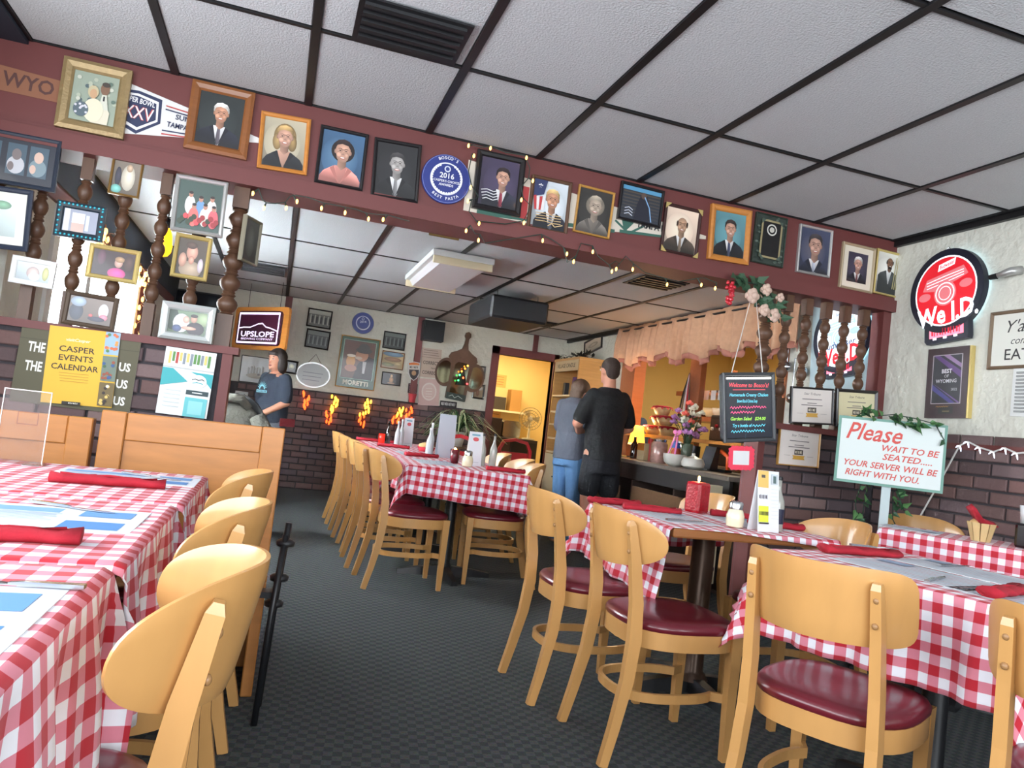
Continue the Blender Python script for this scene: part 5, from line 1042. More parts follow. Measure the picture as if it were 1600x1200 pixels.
def bottle(label, x, y, h, m, capm, z=TZ, r=.03, neck=.011, lab=None, grp=None):
    t = thing('bottle', label, 'bottle', TR(x, y, z), grp)
    MB().lathe([(r*.92, 0), (r, .006), (r, h*.48), (r*.9, h*.56), (neck*1.2, h*.72), (neck, h*.78), (neck, h*.93), (neck*1.15, h*.94)], 18).build('glass', m, t, True, None, 50)
    MB().lathe([(neck*1.25, h*.93), (neck*1.25, h*.99), (neck, h)], 14).build('cap', capm, t)
    if lab: MB().lathe([(r*1.01, h*.14), (r*1.02, h*.15), (r*1.02, h*.4), (r*1.01, h*.41)], 18).build('label_band', lab, t, True)
DARKGL = mat('dark_sauce_glass', (40, 22, 20), .1, coat=.6); PALEGL = mat('pale_oil_glass', (196, 200, 192), .08, trans=.4, coat=.5); WHITEL = mat('white_label', (226, 228, 230), .5); BLUEL = mat('navy_label', (36, 42, 66), .5)
def tentcard(label, x, y, yaw, w, h, draw, z=TZ, spread=.06, blank=None):
    t = thing('tent_card', label, 'menu card', TR(x, y, z, yaw))
    a = math.atan2(spread/2, h); 
    for s in (1, -1):
        mm = Matrix.Translation((0, -s*spread/2, 0)) @ Matrix.Rotation(0 if s > 0 else math.pi, 4, 'Z') @ Matrix.Rotation(math.pi/2-a, 4, 'X')
        o = MB().box(-w/2, w/2, 0, h, -.0015, 0).build('card', WHITEPL if not blank else blank, t); o.matrix_local = mm
        if draw:
            P = MB(); P.z = .0004; draw(P, w, h, s); q = P.build('print', PRINT, t); q.matrix_local = mm
# -- left table
placemat('printed placemat with blue ads on left table by the booth', -.42, 2.66, 0, 0, .42, .24, .7495); placemat('printed placemat with blue ads in the middle of left table', -.47, 1.83, 0, 0, .44, .3, .7475); placemat('printed placemat with blue blocks in front of the glossy chair', -.47, 1.08, 0, 0, .44, .32, .7455)
napkin('rolled red napkin on left table by the booth', -.43, 2.42, 5, .30, .05, .7495); napkin('rolled red napkin in the middle of left table', -.47, 1.55, 6, .32, .06, .7475)
cutlery('steel knife across the placemat by the booth', -.36, 2.70, -25, 'knife', .7515); cutlery('steel knife across the middle placemat of left table', -.42, 1.96, -22, 'knife', .7495); cutlery('steel knife lying on the placemat by the glossy chair', -.33, 1.24, 176, 'knife', .7475)
c = onZ(18, 700, .75); t = thing('acrylic_stand', 'clear acrylic menu holder on the left table', 'menu holder', TR(-.77, 2.80, .7495, -6))
MB().box(-.07, .07, -.002, .002, 0, .24).build('panel', mat('acrylic', (236, 232, 232), .03, trans=.95, ior=1.08), t); MB().box(-.075, .075, -.04, .04, 0, .006).build('base', bpy.data.materials['acrylic'], t)
P = MB(); P.ln([(-.07, 0), (-.07, .24), (.07, .24), (.07, 0)], .003, (220, 214, 212)); P.ln([(-.02, .13), (.04, .13), (.04, .17), (-.02, .17), (-.02, .13)], .002, (120, 84, 80)); o = P.build('print', PRINT, t); o.matrix_local = Matrix.Translation((0, -.0045, 0)) @ Matrix.Rotation(math.pi/2, 4, 'X')
# -- candle table
t = thing('candle_holder', 'lit red crackle-glass candle holder on the gingham table', 'candle', TR(1.98, 3.15, TZ, 20)); rr = .045
MB().bevbox(-rr, rr, -rr, rr, 0, .145, .012).build('glass', mat('red_crackle', (150, 18, 34), .25, noise=(120, .7), bump=(90, .8, .006), coat=.5, emit=.12, emit_rgb=(200, 20, 20)), t)
MB().lathe([(.033, .12), (.033, .1455), (.0001, .1458)], 14).build('wax', mat('red_wax', (226, 60, 50), .4, emit=.9, emit_rgb=(255, 60, 30)), t); MB().ell((0, 0, .16), .006, .006, .015, 8, 6).build('flame', mat('flame', (255, 220, 120), .3, emit=30, emit_rgb=(255, 200, 90)), t, True)
pl = bpy.data.lights.new('candle_glow', 'POINT'); pl.energy = .35; pl.color = (1, .45, .2); pl.shadow_soft_size = .01; po = bpy.data.objects.new('candle_glow', pl); COL.objects.link(po); po.parent = t; po.location = (0, 0, .17)
shaker('cheese shaker with steel lid beside the tent card', 1.86, 2.66)
def tcard(P, w, h, s):
    P.rc(-w/2, 0, w/2, h, (228, 232, 236))
    if s > 0:
        P.rc(-w/2, h*.72, 0, h, (226, 190, 110)); P.rc(-w*.34, h*.88, -w*.16, h*.93, (90, 84, 80)); P.blk(-w*.25, h*.57, w*.4, h*.07, (70, 56, 76), 8); P.rc(-w*.48, h*.16, -w*.02, h*.42, (222, 230, 70)); [P.rc(-w*.44+i*w*.06, h*.27, -w*.4+i*w*.06, h*.33, (60, 60, 50)) for i in range(7)]; P.rc(-w*.48, h*.13, -w*.02, h*.155, (60, 60, 60))
        P.rc(w*.1, h*.78, w*.4, h*.95, (196, 206, 212)); P.rc(w*.18, h*.8, w*.32, h*.92, (90, 110, 110))
        for i in range(9): P.rc(w*.08, h*(.7-.06*i), w*.42, h*(.705-.06*i), (206, 212, 220))
tentcard('tall white tent card with yellow and orange ads on candle table', 1.97, 2.62, 8, .115, .25, tcard)
bottle('tall dark vinegar bottle behind the white tent card', 2.06, 2.66, .23, PALEGL, BLACK, r=.03, lab=BLUEL)
napkin('rolled red napkin at the far edge of candle table, by the back chair', 1.56, 3.18, 4); napkin('rolled red napkin beside the candle, before the aisle chairs', 1.66, 3.0, -12); napkin('dark red napkin rolled behind the cheese shaker', 2.12, 3.04, -18, .22); napkin('dark red napkin in front of the chair behind the tent card', 2.14, 2.76, -12, .24, .055)
placemat('pale placemat on candle table beside the aisle chairs', 1.68, 2.84, 90, 1, .36, .26); placemat('pale placemat on the candle table by the shaker', 2.06, 2.86, 90, 1, .34, .24)
cutlery('steel knife on candle table placemat', 1.66, 2.72, 14, 'knife', .7495)
Mq, w, h = basis([(1138, 695), (1180, 699), (1176, 738), (1139, 731)], 'Y', 3.66)
t = thing('pink_card', 'pink scalloped card with white centre hanging below menu board', 'card', Mq)
sc = [(max(-w/2, min(w/2, w*.62*math.cos(a)))*(1+.03*math.cos(20*a)), max(-h/2, min(h/2, h*.62*math.sin(a)))*(1+.03*math.cos(20*a))) for a in [2*math.pi*i/80 for i in range(80)]]
MB().prism(sc, -.001, .001).build('card', mat('hot_pink', (242, 70, 96), .5), t); MB().box(-w*.33, w*.3, -h*.28, h*.3, .001, .002).build('centre', WHITEPL, t)
MB().cyl((0, h*.45, -.002), (0, h*.62, -.002), .003, n=6).build('clip', BLACK, t)
# -- marble-mat table
placemat('grey marbled placemat at the squared chair', 1.98, 1.84, 103, 1, .44, .30, .7475); placemat('grey marbled placemat at the picture-edge chair', 2.02, 1.58, 13, 1, .30, .2, .7475); placemat('grey marbled placemat on the far side of the squared-chair table', 2.28, 1.92, 103, 1, .44, .26, .7475)
napkin('folded red napkin with fork on it, far side of squared-chair table', 2.02, 2.14, -2, .3, .07, .7475); cutlery('steel fork resting on folded red napkin', 2.07, 2.12, -8, 'fork', .778); napkin('rolled red napkin at the picture-edge chair', 1.98, 1.56, 20, .22, .06, .7495); cutlery('steel knife on the marbled placemat', 1.93, 1.74, 30, 'knife', .7495); cutlery('second steel knife, by the far marbled placemat', 2.32, 2.02, 15, 'knife', .7495)
# -- corner table
c = Vector((3.20, 2.66, .777)); t = thing('bread_basket', 'small splint basket with red napkin and bread on corner table', 'basket', TR(*c))
for k in range(10):
    a0, a1 = 2*math.pi*k/10+.04, 2*math.pi*(k+1)/10-.04
    MB().add([(r*math.cos(a), r*math.sin(a), z) for r, z in ((.04, 0), (.062, .085), (.058, .085), (.036, 0)) for a in (a0, a1)], [(0, 1, 3, 2), (2, 3, 5, 4), (4, 5, 7, 6), (6, 7, 1, 0), (0, 2, 4, 6), (1, 7, 5, 3)]).build('splint', mat('splint_wood', (206, 178, 126), .6, noise=(20, .2)) if 'splint_wood' not in bpy.data.materials else bpy.data.materials['splint_wood'], t)
MB().lathe([(.0001, .003), (.04, .003), (.04, 0)], 14).build('bottom', bpy.data.materials['splint_wood'], t)
MB().loft([[(x_+q*.3, q-.01, z_+h_) for q, h_ in ((-.04, 0), (0, .02), (.04, 0), (0, -.01))] for x_, z_ in ((-.085, .15), (-.06, .125), (-.02, .09), (.03, .08), (.06, .075))]).build('napkin', RED, t, True)
MB().ell((.0, .02, .075), .045, .03, .028).build('bread', mat('bread', (214, 176, 120), .7), t, True)
t = thing('condiment_caddy', 'dark wire caddy with white cup beside the bread basket', 'caddy', TR(3.33, 2.53, .777, 35)); MB().bevbox(-.06, .06, -.05, .05, 0, .11, .01).build('box', mat('dark_glass_box', (26, 22, 24), .15, coat=.6), t); MB().tube([(-.06, -.055, .02), (-.04, -.058, .05), (-.05, -.058, .1), (-.03, -.055, .115)], .006, 6).build('handle', STEEL, t); MB().lathe([(.035, .11), (.042, .19), (.039, .19), (.033, .112)], 16).build('cup', WHITEPL, t, True)
placemat('white placemat on corner table by the brick wall', 3.07, 2.93, -54, 1, .26, .2, .777)
# -- long back row
def b2(P, w, h, s):
    P.rc(-w/2, 0, w/2, h, (226, 230, 236))
    if s > 0: P.el(0, h*.78, w*.22, h*.06, (206, 90, 96)); P.rc(-w*.3, h*.88, w*.3, h*.93, (120, 170, 190)); P.rc(-w*.3, h*.1, w*.3, h*.12, (196, 204, 212))
tentcard('tall white tent card beside the cheese shaker on pedestal table', 1.36, 5.05, 5, .1, .24, b2); shaker('cheese shaker at the edge of the back pedestal table', 1.27, 4.86); tentcard('plain pale grey tall menu stand on the back table row', 1.30, 5.72, 8, .14, .34, None, spread=.05, blank=mat('pale_grey_card', (198, 208, 220), .4)); tentcard('white tent card with blue band at the far end of back row', 1.22, 7.0, 4, .09, .27, b2)
PBL = mat('white_oil_bottle', (214, 222, 226), .2, coat=.5)
for k, (x, y, h, m_, s_) in enumerate(((1.50, 5.05, .24, PALEGL, 'clear bottle with tall neck beside the white tent card'), (1.44, 5.12, .23, PALEGL, 'clear bottle half hidden by the white tent card'), (1.20, 5.80, .26, PBL, 'white bottle beside the plain grey menu stand'), (1.17, 5.70, .22, PBL, 'short white bottle in front of plain grey menu stand'), (1.15, 6.95, .25, PBL, 'white bottle beside the blue-banded tent card'), (1.10, 6.85, .23, PBL, 'slim white bottle before the blue-banded tent card'), (1.02, 6.9, .22, DARKGL, 'dark sauce bottle on the far back table'))): bottle(s_, x, y, h, m_, WHITEL if m_ is PBL else BLACK, r=.026, neck=.009)
napkin('rolled red napkin at the end of back pedestal table', 1.50, 4.72, -3, .26, .055); napkin('red napkin on the second back table behind the gingham', 1.08, 5.5, 12); napkin('red napkin on the third back table in the aisle row', 1.02, 6.5, 0, .28); napkin('red napkin on the last back table by the brick', .98, 7.3, 0, .4)
placemat('pale placemat on the near back pedestal table', 1.08, 4.98, 90, 1); placemat('pale placemat on second back table', 1.08, 5.78, 90, 1)
t = thing('candle_glass', 'dark red votive glass glowing behind the cheese shaker', 'candle', TR(1.24, 5.12, TZ)); MB().lathe([(.03, 0), (.034, .1), (.031, .1), (.028, .004)], 16).build('glass', mat('dark_red_glass', (90, 16, 26), .2, coat=.5), t, True); MB().ell((0, 0, .09), .012, .012, .02, 8, 6).build('flame', bpy.data.materials['flame'], t, True)
t = thing('candle_glass', 'red votive glass glowing on the last table by the brick', 'candle', TR(1.0, 7.12, TZ)); MB().lathe([(.03, 0), (.036, .09), (.032, .09), (.028, .004)], 16).build('glass', mat('red_glass_lit', (190, 30, 24), .2, emit=.8, emit_rgb=(230, 40, 20)), t, True)
t = thing('bread_roll_basket', 'red basket with a golden bread roll on back table row', 'basket', TR(1.28, 6.35, TZ)); MB().lathe([(.06, 0), (.08, .04), (.075, .04), (.055, .004)], 16).build('basket', RED, t, True); MB().ell((0, 0, .05), .07, .04, .03).build('bread', bpy.data.materials['bread'], t, True)
# ================================================================== SERVING HATCH AND BAR
DKBR = mat('dark_brown_counter', (62, 48, 42), .5, noise=(4, .3, (1, 8, 8))); REDW = wood('red_brown_wood', (150, 86, 52)); GREYTOP = mat('counter_top', (116, 106, 98), .3, noise=(40, .3))
t = thing('bar_counter', 'dark brown bar counter with open shelves in front of the hatch', 'counter', TR(0, 0, 0))
MB().bevbox(3.14, 3.84, 4.62, 7.0, .84, .875, .006).build('worktop', GREYTOP, t); MB().box(3.17, 3.2, 4.64, 6.98, .70, .839).build('fascia', mat('fascia_black', (30, 26, 26), .5), t)
for y in (4.64, 5.4, 6.15, 6.95): MB().box(3.18, 3.64, y, y+.03, 0, .69).build('upright', DKBR, t)
for z in (.02, .33): MB().box(3.18, 3.64, 4.67, 6.95, z, z+.025).build('shelf', DKBR, t)
MB().box(3.175, 3.195, 4.67, 6.15, .5, .64).build('slanted_board', wood('mid_brown_board', (112, 84, 62)), t); MB().box(3.62, 3.64, 4.67, 6.95, .02, .69).build('back_panel', mat('shelf_back', (34, 28, 28), .6), t)
MB().box(3.10, 3.135, 6.3, 6.9, .05, .62).build('cabinet_door', mat('brown_door', (110, 92, 74), .5), t); MB().box(2.98, 3.13, 4.66, 4.70, .1, .80).build('end_panel', CREAM, t)
t2 = thing('hatch_posts', 'red-brown wooden lining posts of the serving hatch', 'post', TR(0, 0, 0))
for y0, y1 in ((7.28, 7.6), (6.3, 6.5), (4.75, 4.85)): MB().box(XR-.015 if y0 != 6.3 else XR+.2, XR+.12 if y0 != 6.3 else XR+.26, y0, y1, .88 if y0 != 6.3 else .0, 1.95 if y0 != 6.3 else 2.49).build('post', REDW, t2)
MB().box(XR-.08, XR+.14, 4.86, 7.279, 1.10, 1.13).build('ledge', ORANGEF, t2)
# flowered valance
PEACH = mat('peach_fabric', (204, 160, 128), .9, noise=(26, .22)); ROSE = mat('rose_ruffle', (170, 112, 96), .9, noise=(20, .2))
b = MB(); r_ = MB(); n = 300; ys = [4.52+3.1*i/n for i in range(n+1)]
def vx(y, z): f = min(1, (2.25-z)/.12); return XR-.1+.028*f*math.sin(y*47+math.sin(y*9)*1.6)-.012*math.sin(y*21)
def zb(y): return 1.90+.045*math.cos(y*13.5)+.02*math.sin(y*5)
for i, y in enumerate(ys): b.v += [(vx(y, z), y+.008*math.sin(y*60), z) for z in (2.275, 2.235, 2.2, 2.1, 2.0, zb(y))]; r_.v += [(vx(y, z)+.012, y, z) for z in (zb(y)+.02, zb(y)-.015, zb(y)-.05+.008*math.sin(y*70))]
for i in range(n):
    for j in range(5): q = i*6+j; b.f.append((q, q+6, q+7, q+1)); b.c.append(None)
    for j in range(2): q = i*3+j; r_.f.append((q, q+3, q+4, q+1)); r_.c.append(None)
t = thing('window_valance', 'peach flowered valance with rose ruffle above the serving hatch', 'curtain', TR(0, 0, 0))
o = b.build('valance', PEACH, t, True); md = o.modifiers.new('s', 'SOLIDIFY'); md.thickness = .003
o = r_.build('ruffle', ROSE, t, True); md = o.modifiers.new('s', 'SOLIDIFY'); md.thickness = .003
MB().cyl((XR-.1, 4.38, 2.24), (XR-.1, 7.66, 2.24), .01).build('rod', BLACK, t)
for y in (4.38, 7.66): MB().cyl((XR-.1, y, 2.24), (XR, y, 2.24), .008).build('rod_bracket', BLACK, t)
framed('framed_photo', 'dark frame with pale certificate high beside the valance', [(915, 530), (942, 525), (941, 548), (914, 553)], 'X', RWX, FRAMEB, .025, scene_print((206, 190, 170), [(0, 0, .3, .2, (190, 172, 152))]))
CHINA_ = mat('kitchen_china', (222, 220, 212), .3)
# warm kitchen light, hood, order rail
def lamp(name, label, x, y, z, power, color, sx=1.1, sy=.25):
    t = thing(name, label, 'ceiling light', TR(x, y, z)); MB().bevbox(-sx/2, sx/2, -sy/2, sy/2, -.06, 0, .006).build('housing', WHITEP, t); MB().box(-sx*.47, sx*.47, -sy*.42, sy*.42, -.075, -.06).build('diffuser', mat(name+'_diff', (255, 226, 160), .4, emit=3, emit_rgb=(255, 220, 150)), t)
    d = bpy.data.lights.new(name+'_bulb', 'AREA'); d.shape = 'RECTANGLE'; d.size = sx; d.size_y = sy; d.energy = power; d.color = color; o = bpy.data.objects.new(name+'_bulb', d); COL.objects.link(o); o.parent = t; o.location = (0, 0, -.085)
lamp('kitchen_light', 'warm fluorescent fitting on the kitchen ceiling', 4.7, 6.6, 2.498, 42, (1, .86, .6)); lamp('office_light', 'warm fluorescent fitting in the yellow back room', 3.1, 10.4, 2.398, 34, (1, .82, .5))
t = thing('range_hood', 'dark kitchen hood beyond the serving hatch', 'hood', TR(5.0, 5.0, 1.75)); MB().loft([[(-.6, -.8, 0), (.6, -.8, 0), (.6, .8, 0), (-.6, .8, 0)], [(-.6, -.8, .12), (.6, -.8, .12), (.6, .8, .12), (-.6, .8, .12)], [(-.3, -.7, .745), (.6, -.7, .745), (.6, .7, .745), (-.3, .7, .745)]]).build('canopy', mat('dark_hood', (58, 46, 38), .5, .3), t); MB().box(-.62, -.6, -.8, .8, 0, .05).build('rim', STEEL, t)
t = thing('order_rail', 'steel order rail with hanging white tickets in the hatch', 'rail', TR(XR+.34, 6.05, 1.60)); MB().box(-.02, .02, -.62, .62, 0, .02).build('rail', STEEL, t)
for y in (-.5, .5): MB().cyl((0, y, .02), (0, y, .899), .005, n=6).build('hanger', STEEL, t)
for k in range(10): MB().box(-.024, -.021, -.58+k*.12, -.5+k*.12, -.075, .018).build('ticket', WHITEPL, t)
t = thing('kitchen_shelf', 'red-brown shelf with pots on the kitchen wall', 'shelf', TR(6.1, 6.2, 1.35)); MB().box(-.35, 0, -1.1, 1.1, 0, .05).build('board', REDW, t)
for k in range(5): tag(MB().lathe([(.1, 0), (.13, .02), (.13, .16), (.12, .16), (.11, .02)], 16).build('pot', [STEEL, CREAM, DKBR][k % 3], None, True, (5.92, 5.3+k*.42, 1.401)), ('steel pot at the end of the kitchen shelf', 'cream pot on the kitchen shelf, second along', 'dark pot in the middle of kitchen shelf', 'steel pot next to the dark pot on kitchen shelf', 'cream pot at far end of kitchen shelf')[k], 'pot')
for k, (py_, pz) in enumerate(((4.72, 1.74), (4.54, 1.70), (4.63, 1.5))):
    t = thing('ladle', ('steel ladle hanging by the hatch, higher of the set', 'steel ladle hanging by the hatch beside another', 'large steel ladle hanging low by the hatch')[k], 'ladle', TR(XR-.04, py_, pz)); MB().cyl((0, 0, .3), (0, 0, .03), .005, n=6).build('handle', STEEL, t); MB().ell((-.0, 0, 0), .036, .05, .04).build('bowl', STEEL, t, True); MB().cyl((0, 0, .3), (.04, 0, .3), .004, n=6).build('hook', STEEL, t)
# kitchen worktop, rack and machine seen through the hatch
ya, yb = onX(1135, 660, 4.3).y, onX(1050, 660, 4.3).y
t = thing('kitchen_worktop', 'steel kitchen worktop beyond the serving hatch', 'worktop', TR(0, 0, 0)); MB().bevbox(4.2, 4.9, 4.5, 7.5, .86, .9, .006).build('top', STEEL, t); MB().box(4.24, 4.88, 4.52, 7.48, .0, .86).build('base', mat('steel_dull', (120, 116, 108), .4, .6), t)
t = thing('plate_rack', 'red-brown rack shelf with bowls standing on the kitchen worktop', 'rack', TR(0, 0, 0))
for y in (ya+.25, yb): MB().box(4.5, 4.54, y, y+.04, .9, 1.9).build('upright', REDW, t)
for z in (1.34, 1.62): MB().box(4.36, 4.7, ya+.2, yb+.08, z, z+.05).build('board', REDW, t)
for k in range(4): tag(MB().lathe([(.05, 0), (.1, .05), (.11, .1), (.1, .1), (.05, .01)], 16).build('stacked_bowl', [CHINA_, CREAM, STEEL, CHINA_][k], None, True, (4.5, ya+.4+k*(yb-ya-.5)/3, 1.391)), ('white bowl at one end of the kitchen rack', 'cream bowl on the kitchen rack', 'steel bowl on the kitchen rack', 'white bowl beside the rack upright')[k], 'bowl')
ym = onX(1122, 660, 4.25).y; t = thing('coffee_machine', 'black coffee machine with red and white dials beyond the flowers', 'coffee machine', TR(4.40, ym-.12, .9)); MB().bevbox(-.18, .2, -.22, .22, 0, .5, .015).build('case', BLACKP, t); MB().box(-.185, -.18, -.2, .2, .26, .46).build('panel', mat('dark_panel', (44, 40, 42), .3), t)
for k in range(5): MB().lathe([(.018, 0), (.016, .02), (.001, .022)], 10, (0, 0, 0), Matrix.Translation((-.185, -.15+k*.075, .36+.03*(k % 2))) @ Matrix.Rotation(-math.pi/2, 4, 'Y')).build('dial', [WHITEPL, RED][k % 2], t)
t = thing('utensil_bundle', 'bundle of ribbons and steel utensils hanging on the hatch post', 'utensils', TR(XR+.13, 6.4, 1.35))
for k, c_ in enumerate((STEEL, RED, WHITEPL, STEEL, BLACKP)): MB().tube([(.01, 0, .42), (-.01, -.06+k*.03, .2), (-.02, -.09+k*.045, .06-.02*k)], 0, flat=(.016, .008), up=(1, 0, 0)).build('utensil', c_, t)
# things on counter and ledge
CT = .877
def onc(px, py, x): return onX(px, py, x)
def jar(name, label, px, x, prof, m, z=CT, cap=None, n=20):
    y = onX(px, 720, x).y; t = thing(name, label, name.split('_')[-1], TR(x, y, z)); MB().lathe(prof, n).build('body', m, t, True, None, 45)
    if cap: MB().lathe(cap[0], n).build('lid', cap[1], t, True, None, 45)
    return t
CHINA = mat('white_china', (222, 220, 212), .3, coat=.3)
jar('soup_bowl', 'stack-shaped white china bowl on the bar counter', 1054, 3.27, [(.05, 0), (.09, .03), (.1, .07), (.1, .1), (.095, .1), (.05, .01)], CHINA)
jar('sugar_bowl', 'white lidded china tureen on the counter edge', 1083, 3.28, [(.06, 0), (.09, .02), (.095, .05), (.08, .085), (.03, .1), (.012, .11), (.015, .125), (.001, .13)], CHINA)
jar('glass_jar', 'glass jar with red-striped sweets on the bar counter', 1028, 3.36, [(.07, 0), (.075, .01), (.075, .17), (.06, .19), (.055, .19), (.0001, .19)], mat('candy_jar', (190, 150, 140), .15, noise=(30, .6), coat=.6), cap=([(.062, .19), (.064, .21), (.03, .225), (.001, .23)], STEEL))
jar('sauce_bottle', 'orange bottle with blue cap on the bar counter', 1055, 3.48, [(.04, 0), (.045, .01), (.045, .12), (.03, .15)], mat('orange_label', (206, 92, 62), .4), cap=([(.05, .15), (.05, .2), (.03, .215), (.001, .22)], mat('blue_cap', (52, 92, 176), .4)))
for k, px in enumerate((1073, 1084)): jar('black_mug', ('black mug with white letter, by the blue-capped bottle', 'black mug with white letter, by the white card box')[k], px, 3.6, [(.035, 0), (.045, .02), (.048, .19), (.044, .19), (.0001, .188)], BLACKP)
jar('red_tin', 'red striped tin standing by the table lamp', 1014, 3.42, [(.028, 0), (.028, .2), (.026, .21), (.001, .212)], mat('red_tin_paint', (196, 44, 36), .4))
jar('brown_bottle', 'dark sauce bottle with gold cap under the lamp', 989, 3.36, [(.035, 0), (.037, .01), (.037, .13), (.014, .17), (.013, .21), (.001, .212)], DARKGL)
y = onX(1003, 720, 3.36).y; t = thing('snack_box', 'small orange and cream carton on bar counter', 'carton', TR(3.36, y, CT, 12)); MB().bevbox(-.03, .03, -.05, .05, 0, .16, .003).build('carton', mat('cream_carton', (206, 190, 150), .5), t); MB().box(-.0315, -.03, -.048, .048, .09, .155).build('panel', mat('orange_panel', (214, 140, 60), .5), t)
y = onX(1106, 730, 3.5).y; t = thing('card_terminal', 'black card terminal leaning on the counter', 'terminal', TR(3.5, y, CT, 15)); MB().loft([[(-.05, -.06, 0), (.05, -.06, 0), (.05, .06, 0), (-.05, .06, 0)], [(.02, -.06, .2), (.06, -.06, .2), (.06, .06, .2), (.02, .06, .2)]]).build('case', BLACKP, t); MB().box(-.1, -.06, -.05, .05, .0, .012).build('keypad', mat('pale_keys', (190, 206, 216), .4), t)
y = onX(1126, 720, 3.6).y; t = thing('tape_dispenser', 'orange tape dispenser at the end of the bar counter', 'dispenser', TR(3.6, y, CT, 10)); MB().tube([(-.0, -.09, .02), (0, -.08, .13), (0, 0, .17), (0, .08, .15)], .018, 10).build('arm', mat('orange_plastic', (232, 96, 40), .4), t, True); MB().box(-.04, .04, -.1, .1, 0, .02).build('base', BLACKP, t)
LG = 1.131
t = thing('table_lamp', 'small lamp with glowing amber shade behind the man in black', 'lamp', TR(XR-.14, onX(999, 650, XR-.14).y, CT)); MB().lathe([(.05, 0), (.05, .012), (.014, .03), (.012, .16)], 16).build('base', mat('lamp_base', (150, 96, 50), .4), t, True); MB().lathe([(.085, .15), (.055, .33), (.053, .33), (.082, .15)], 20).build('shade', mat('amber_shade', (255, 190, 90), .6, emit=2.2, emit_rgb=(255, 170, 60)), t, True); MB().lathe([(.088, .13), (.086, .15), (.08, .15), (.08, .13)], 20).build('fringe', mat('fringe', (255, 220, 140), .6, emit=1.5), t)
pl = bpy.data.lights.new('lamp_glow', 'POINT'); pl.energy = 11; pl.color = (1, .68, .36); pl.shadow_soft_size = .04; po = bpy.data.objects.new('lamp_glow', pl); COL.objects.link(po); po.parent = t; po.location = (0, 0, .36)
SPL_ = bpy.data.materials['splint_wood']
for k, (px, dz, dx) in enumerate(((1018, 0, 0), (1042, 0, 0), (1026, .1, .02), (1040, .1, -.02), (1030, .2, 0))):
    y = onX(px, 660, XR-.02).y; t = thing('serving_basket', ('splint basket on the ledge beside the lamp', 'splint basket on the ledge beside the flowers', 'splint basket stacked second on the lamp side', 'splint basket stacked second on the flower side', 'splint basket on top of the ledge stack')[k], 'basket', TR(XR-.0+dx, y, LG+dz), 'stacked red-lined baskets on the ledge')
    MB().lathe([(.06, 0), (.1, .075), (.095, .075), (.055, .006)], 18).build('basket', SPL_, t, True); b = MB()
    for q in range(12): a = 2*math.pi*q/12; b.add([(.1*math.cos(a-.2), .1*math.sin(a-.2), .078), (.1*math.cos(a+.2), .1*math.sin(a+.2), .078), (.13*math.cos(a), .13*math.sin(a), .055), (.03*math.cos(a), .03*math.sin(a), .095)], [(0, 2, 1), (0, 1, 3)])
    b.lathe([(.0001, .09), (.06, .095), (.1, .085), (.1, .078), (.05, .07)], 18); b.build('liner', RED, t, True)
fy = onX(1078, 650, 3.40).y; t = thing('flower_vase', 'glass vase of white and mauve flowers with pink ribbon on counter', 'flowers', TR(3.40, fy, CT)); MB().lathe([(.04, 0), (.05, .01), (.045, .12), (.055, .2), (.052, .2), (.042, .12), (.045, .015)], 18).build('vase', mat('vase_glass', (150, 170, 150), .08, trans=.6), t, True)
rn = random.Random(5); sb_ = MB()
for i in range(34):
    a = rn.uniform(0, 6.28); r = rn.uniform(0, .19); z = .40+rn.uniform(-.1, .1)+.06*math.cos(r*12)
    p = (r*math.cos(a)*.8-.02, r*math.sin(a), z); sb_.tube([(0, 0, .1), (p[0]*.3, p[1]*.3, .26), p], .003, 5)
    kind = 'white' if p[1] < .06 and z > .36 else 'mauve'
    if i % 9 == 0: kind = 'coral'
    mm = {'white': (236, 232, 214), 'mauve': (176, 120, 178), 'coral': (226, 96, 80)}[kind]; nm = 'petal_'+kind
    m_ = bpy.data.materials.get(nm) or mat(nm, mm, .7); fb = MB(); R0 = .034 if kind != 'white' else .03
    for q in range(7): aa = 2*math.pi*q/7; fb.ell((p[0]+R0*.55*math.cos(aa), p[1]+R0*.55*math.sin(aa), p[2]+.006*math.sin(q*3)), R0*.5, R0*.5, R0*.42, 7, 5)
    fb.ell((p[0], p[1], p[2]+.012), R0*.5, R0*.5, R0*.5, 7, 5); fb.build('flower', m_, t, True)
sb_.build('stems', mat('stem_green', (46, 72, 44), .6), t); b = MB()
for i in range(24): a = rn.uniform(0, 6.28); leafshape(b, (.07*math.cos(a), .09*math.sin(a), rn.uniform(.18, .42)), (math.cos(a), math.sin(a), rn.uniform(-.3, .8)), (0, 0, 1), .07)
b.build('leaves', LEAF, t); PKR = mat('pink_ribbon', (236, 130, 190), .4); b = MB()
for s in (-1, 1): b.loft([[(-.08-.01*k, .04+s*q, .27-k*.05) for q in (.004+.012*k, .028+.012*k)]+[(-.085-.01*k, .04+s*q, .27-k*.05) for q in (.028+.012*k, .004+.012*k)] for k in range(5)]); b.ell((-.08, .04+s*.035, .29), .012, .035, .022)
b.build('ribbon', PKR, t, True)
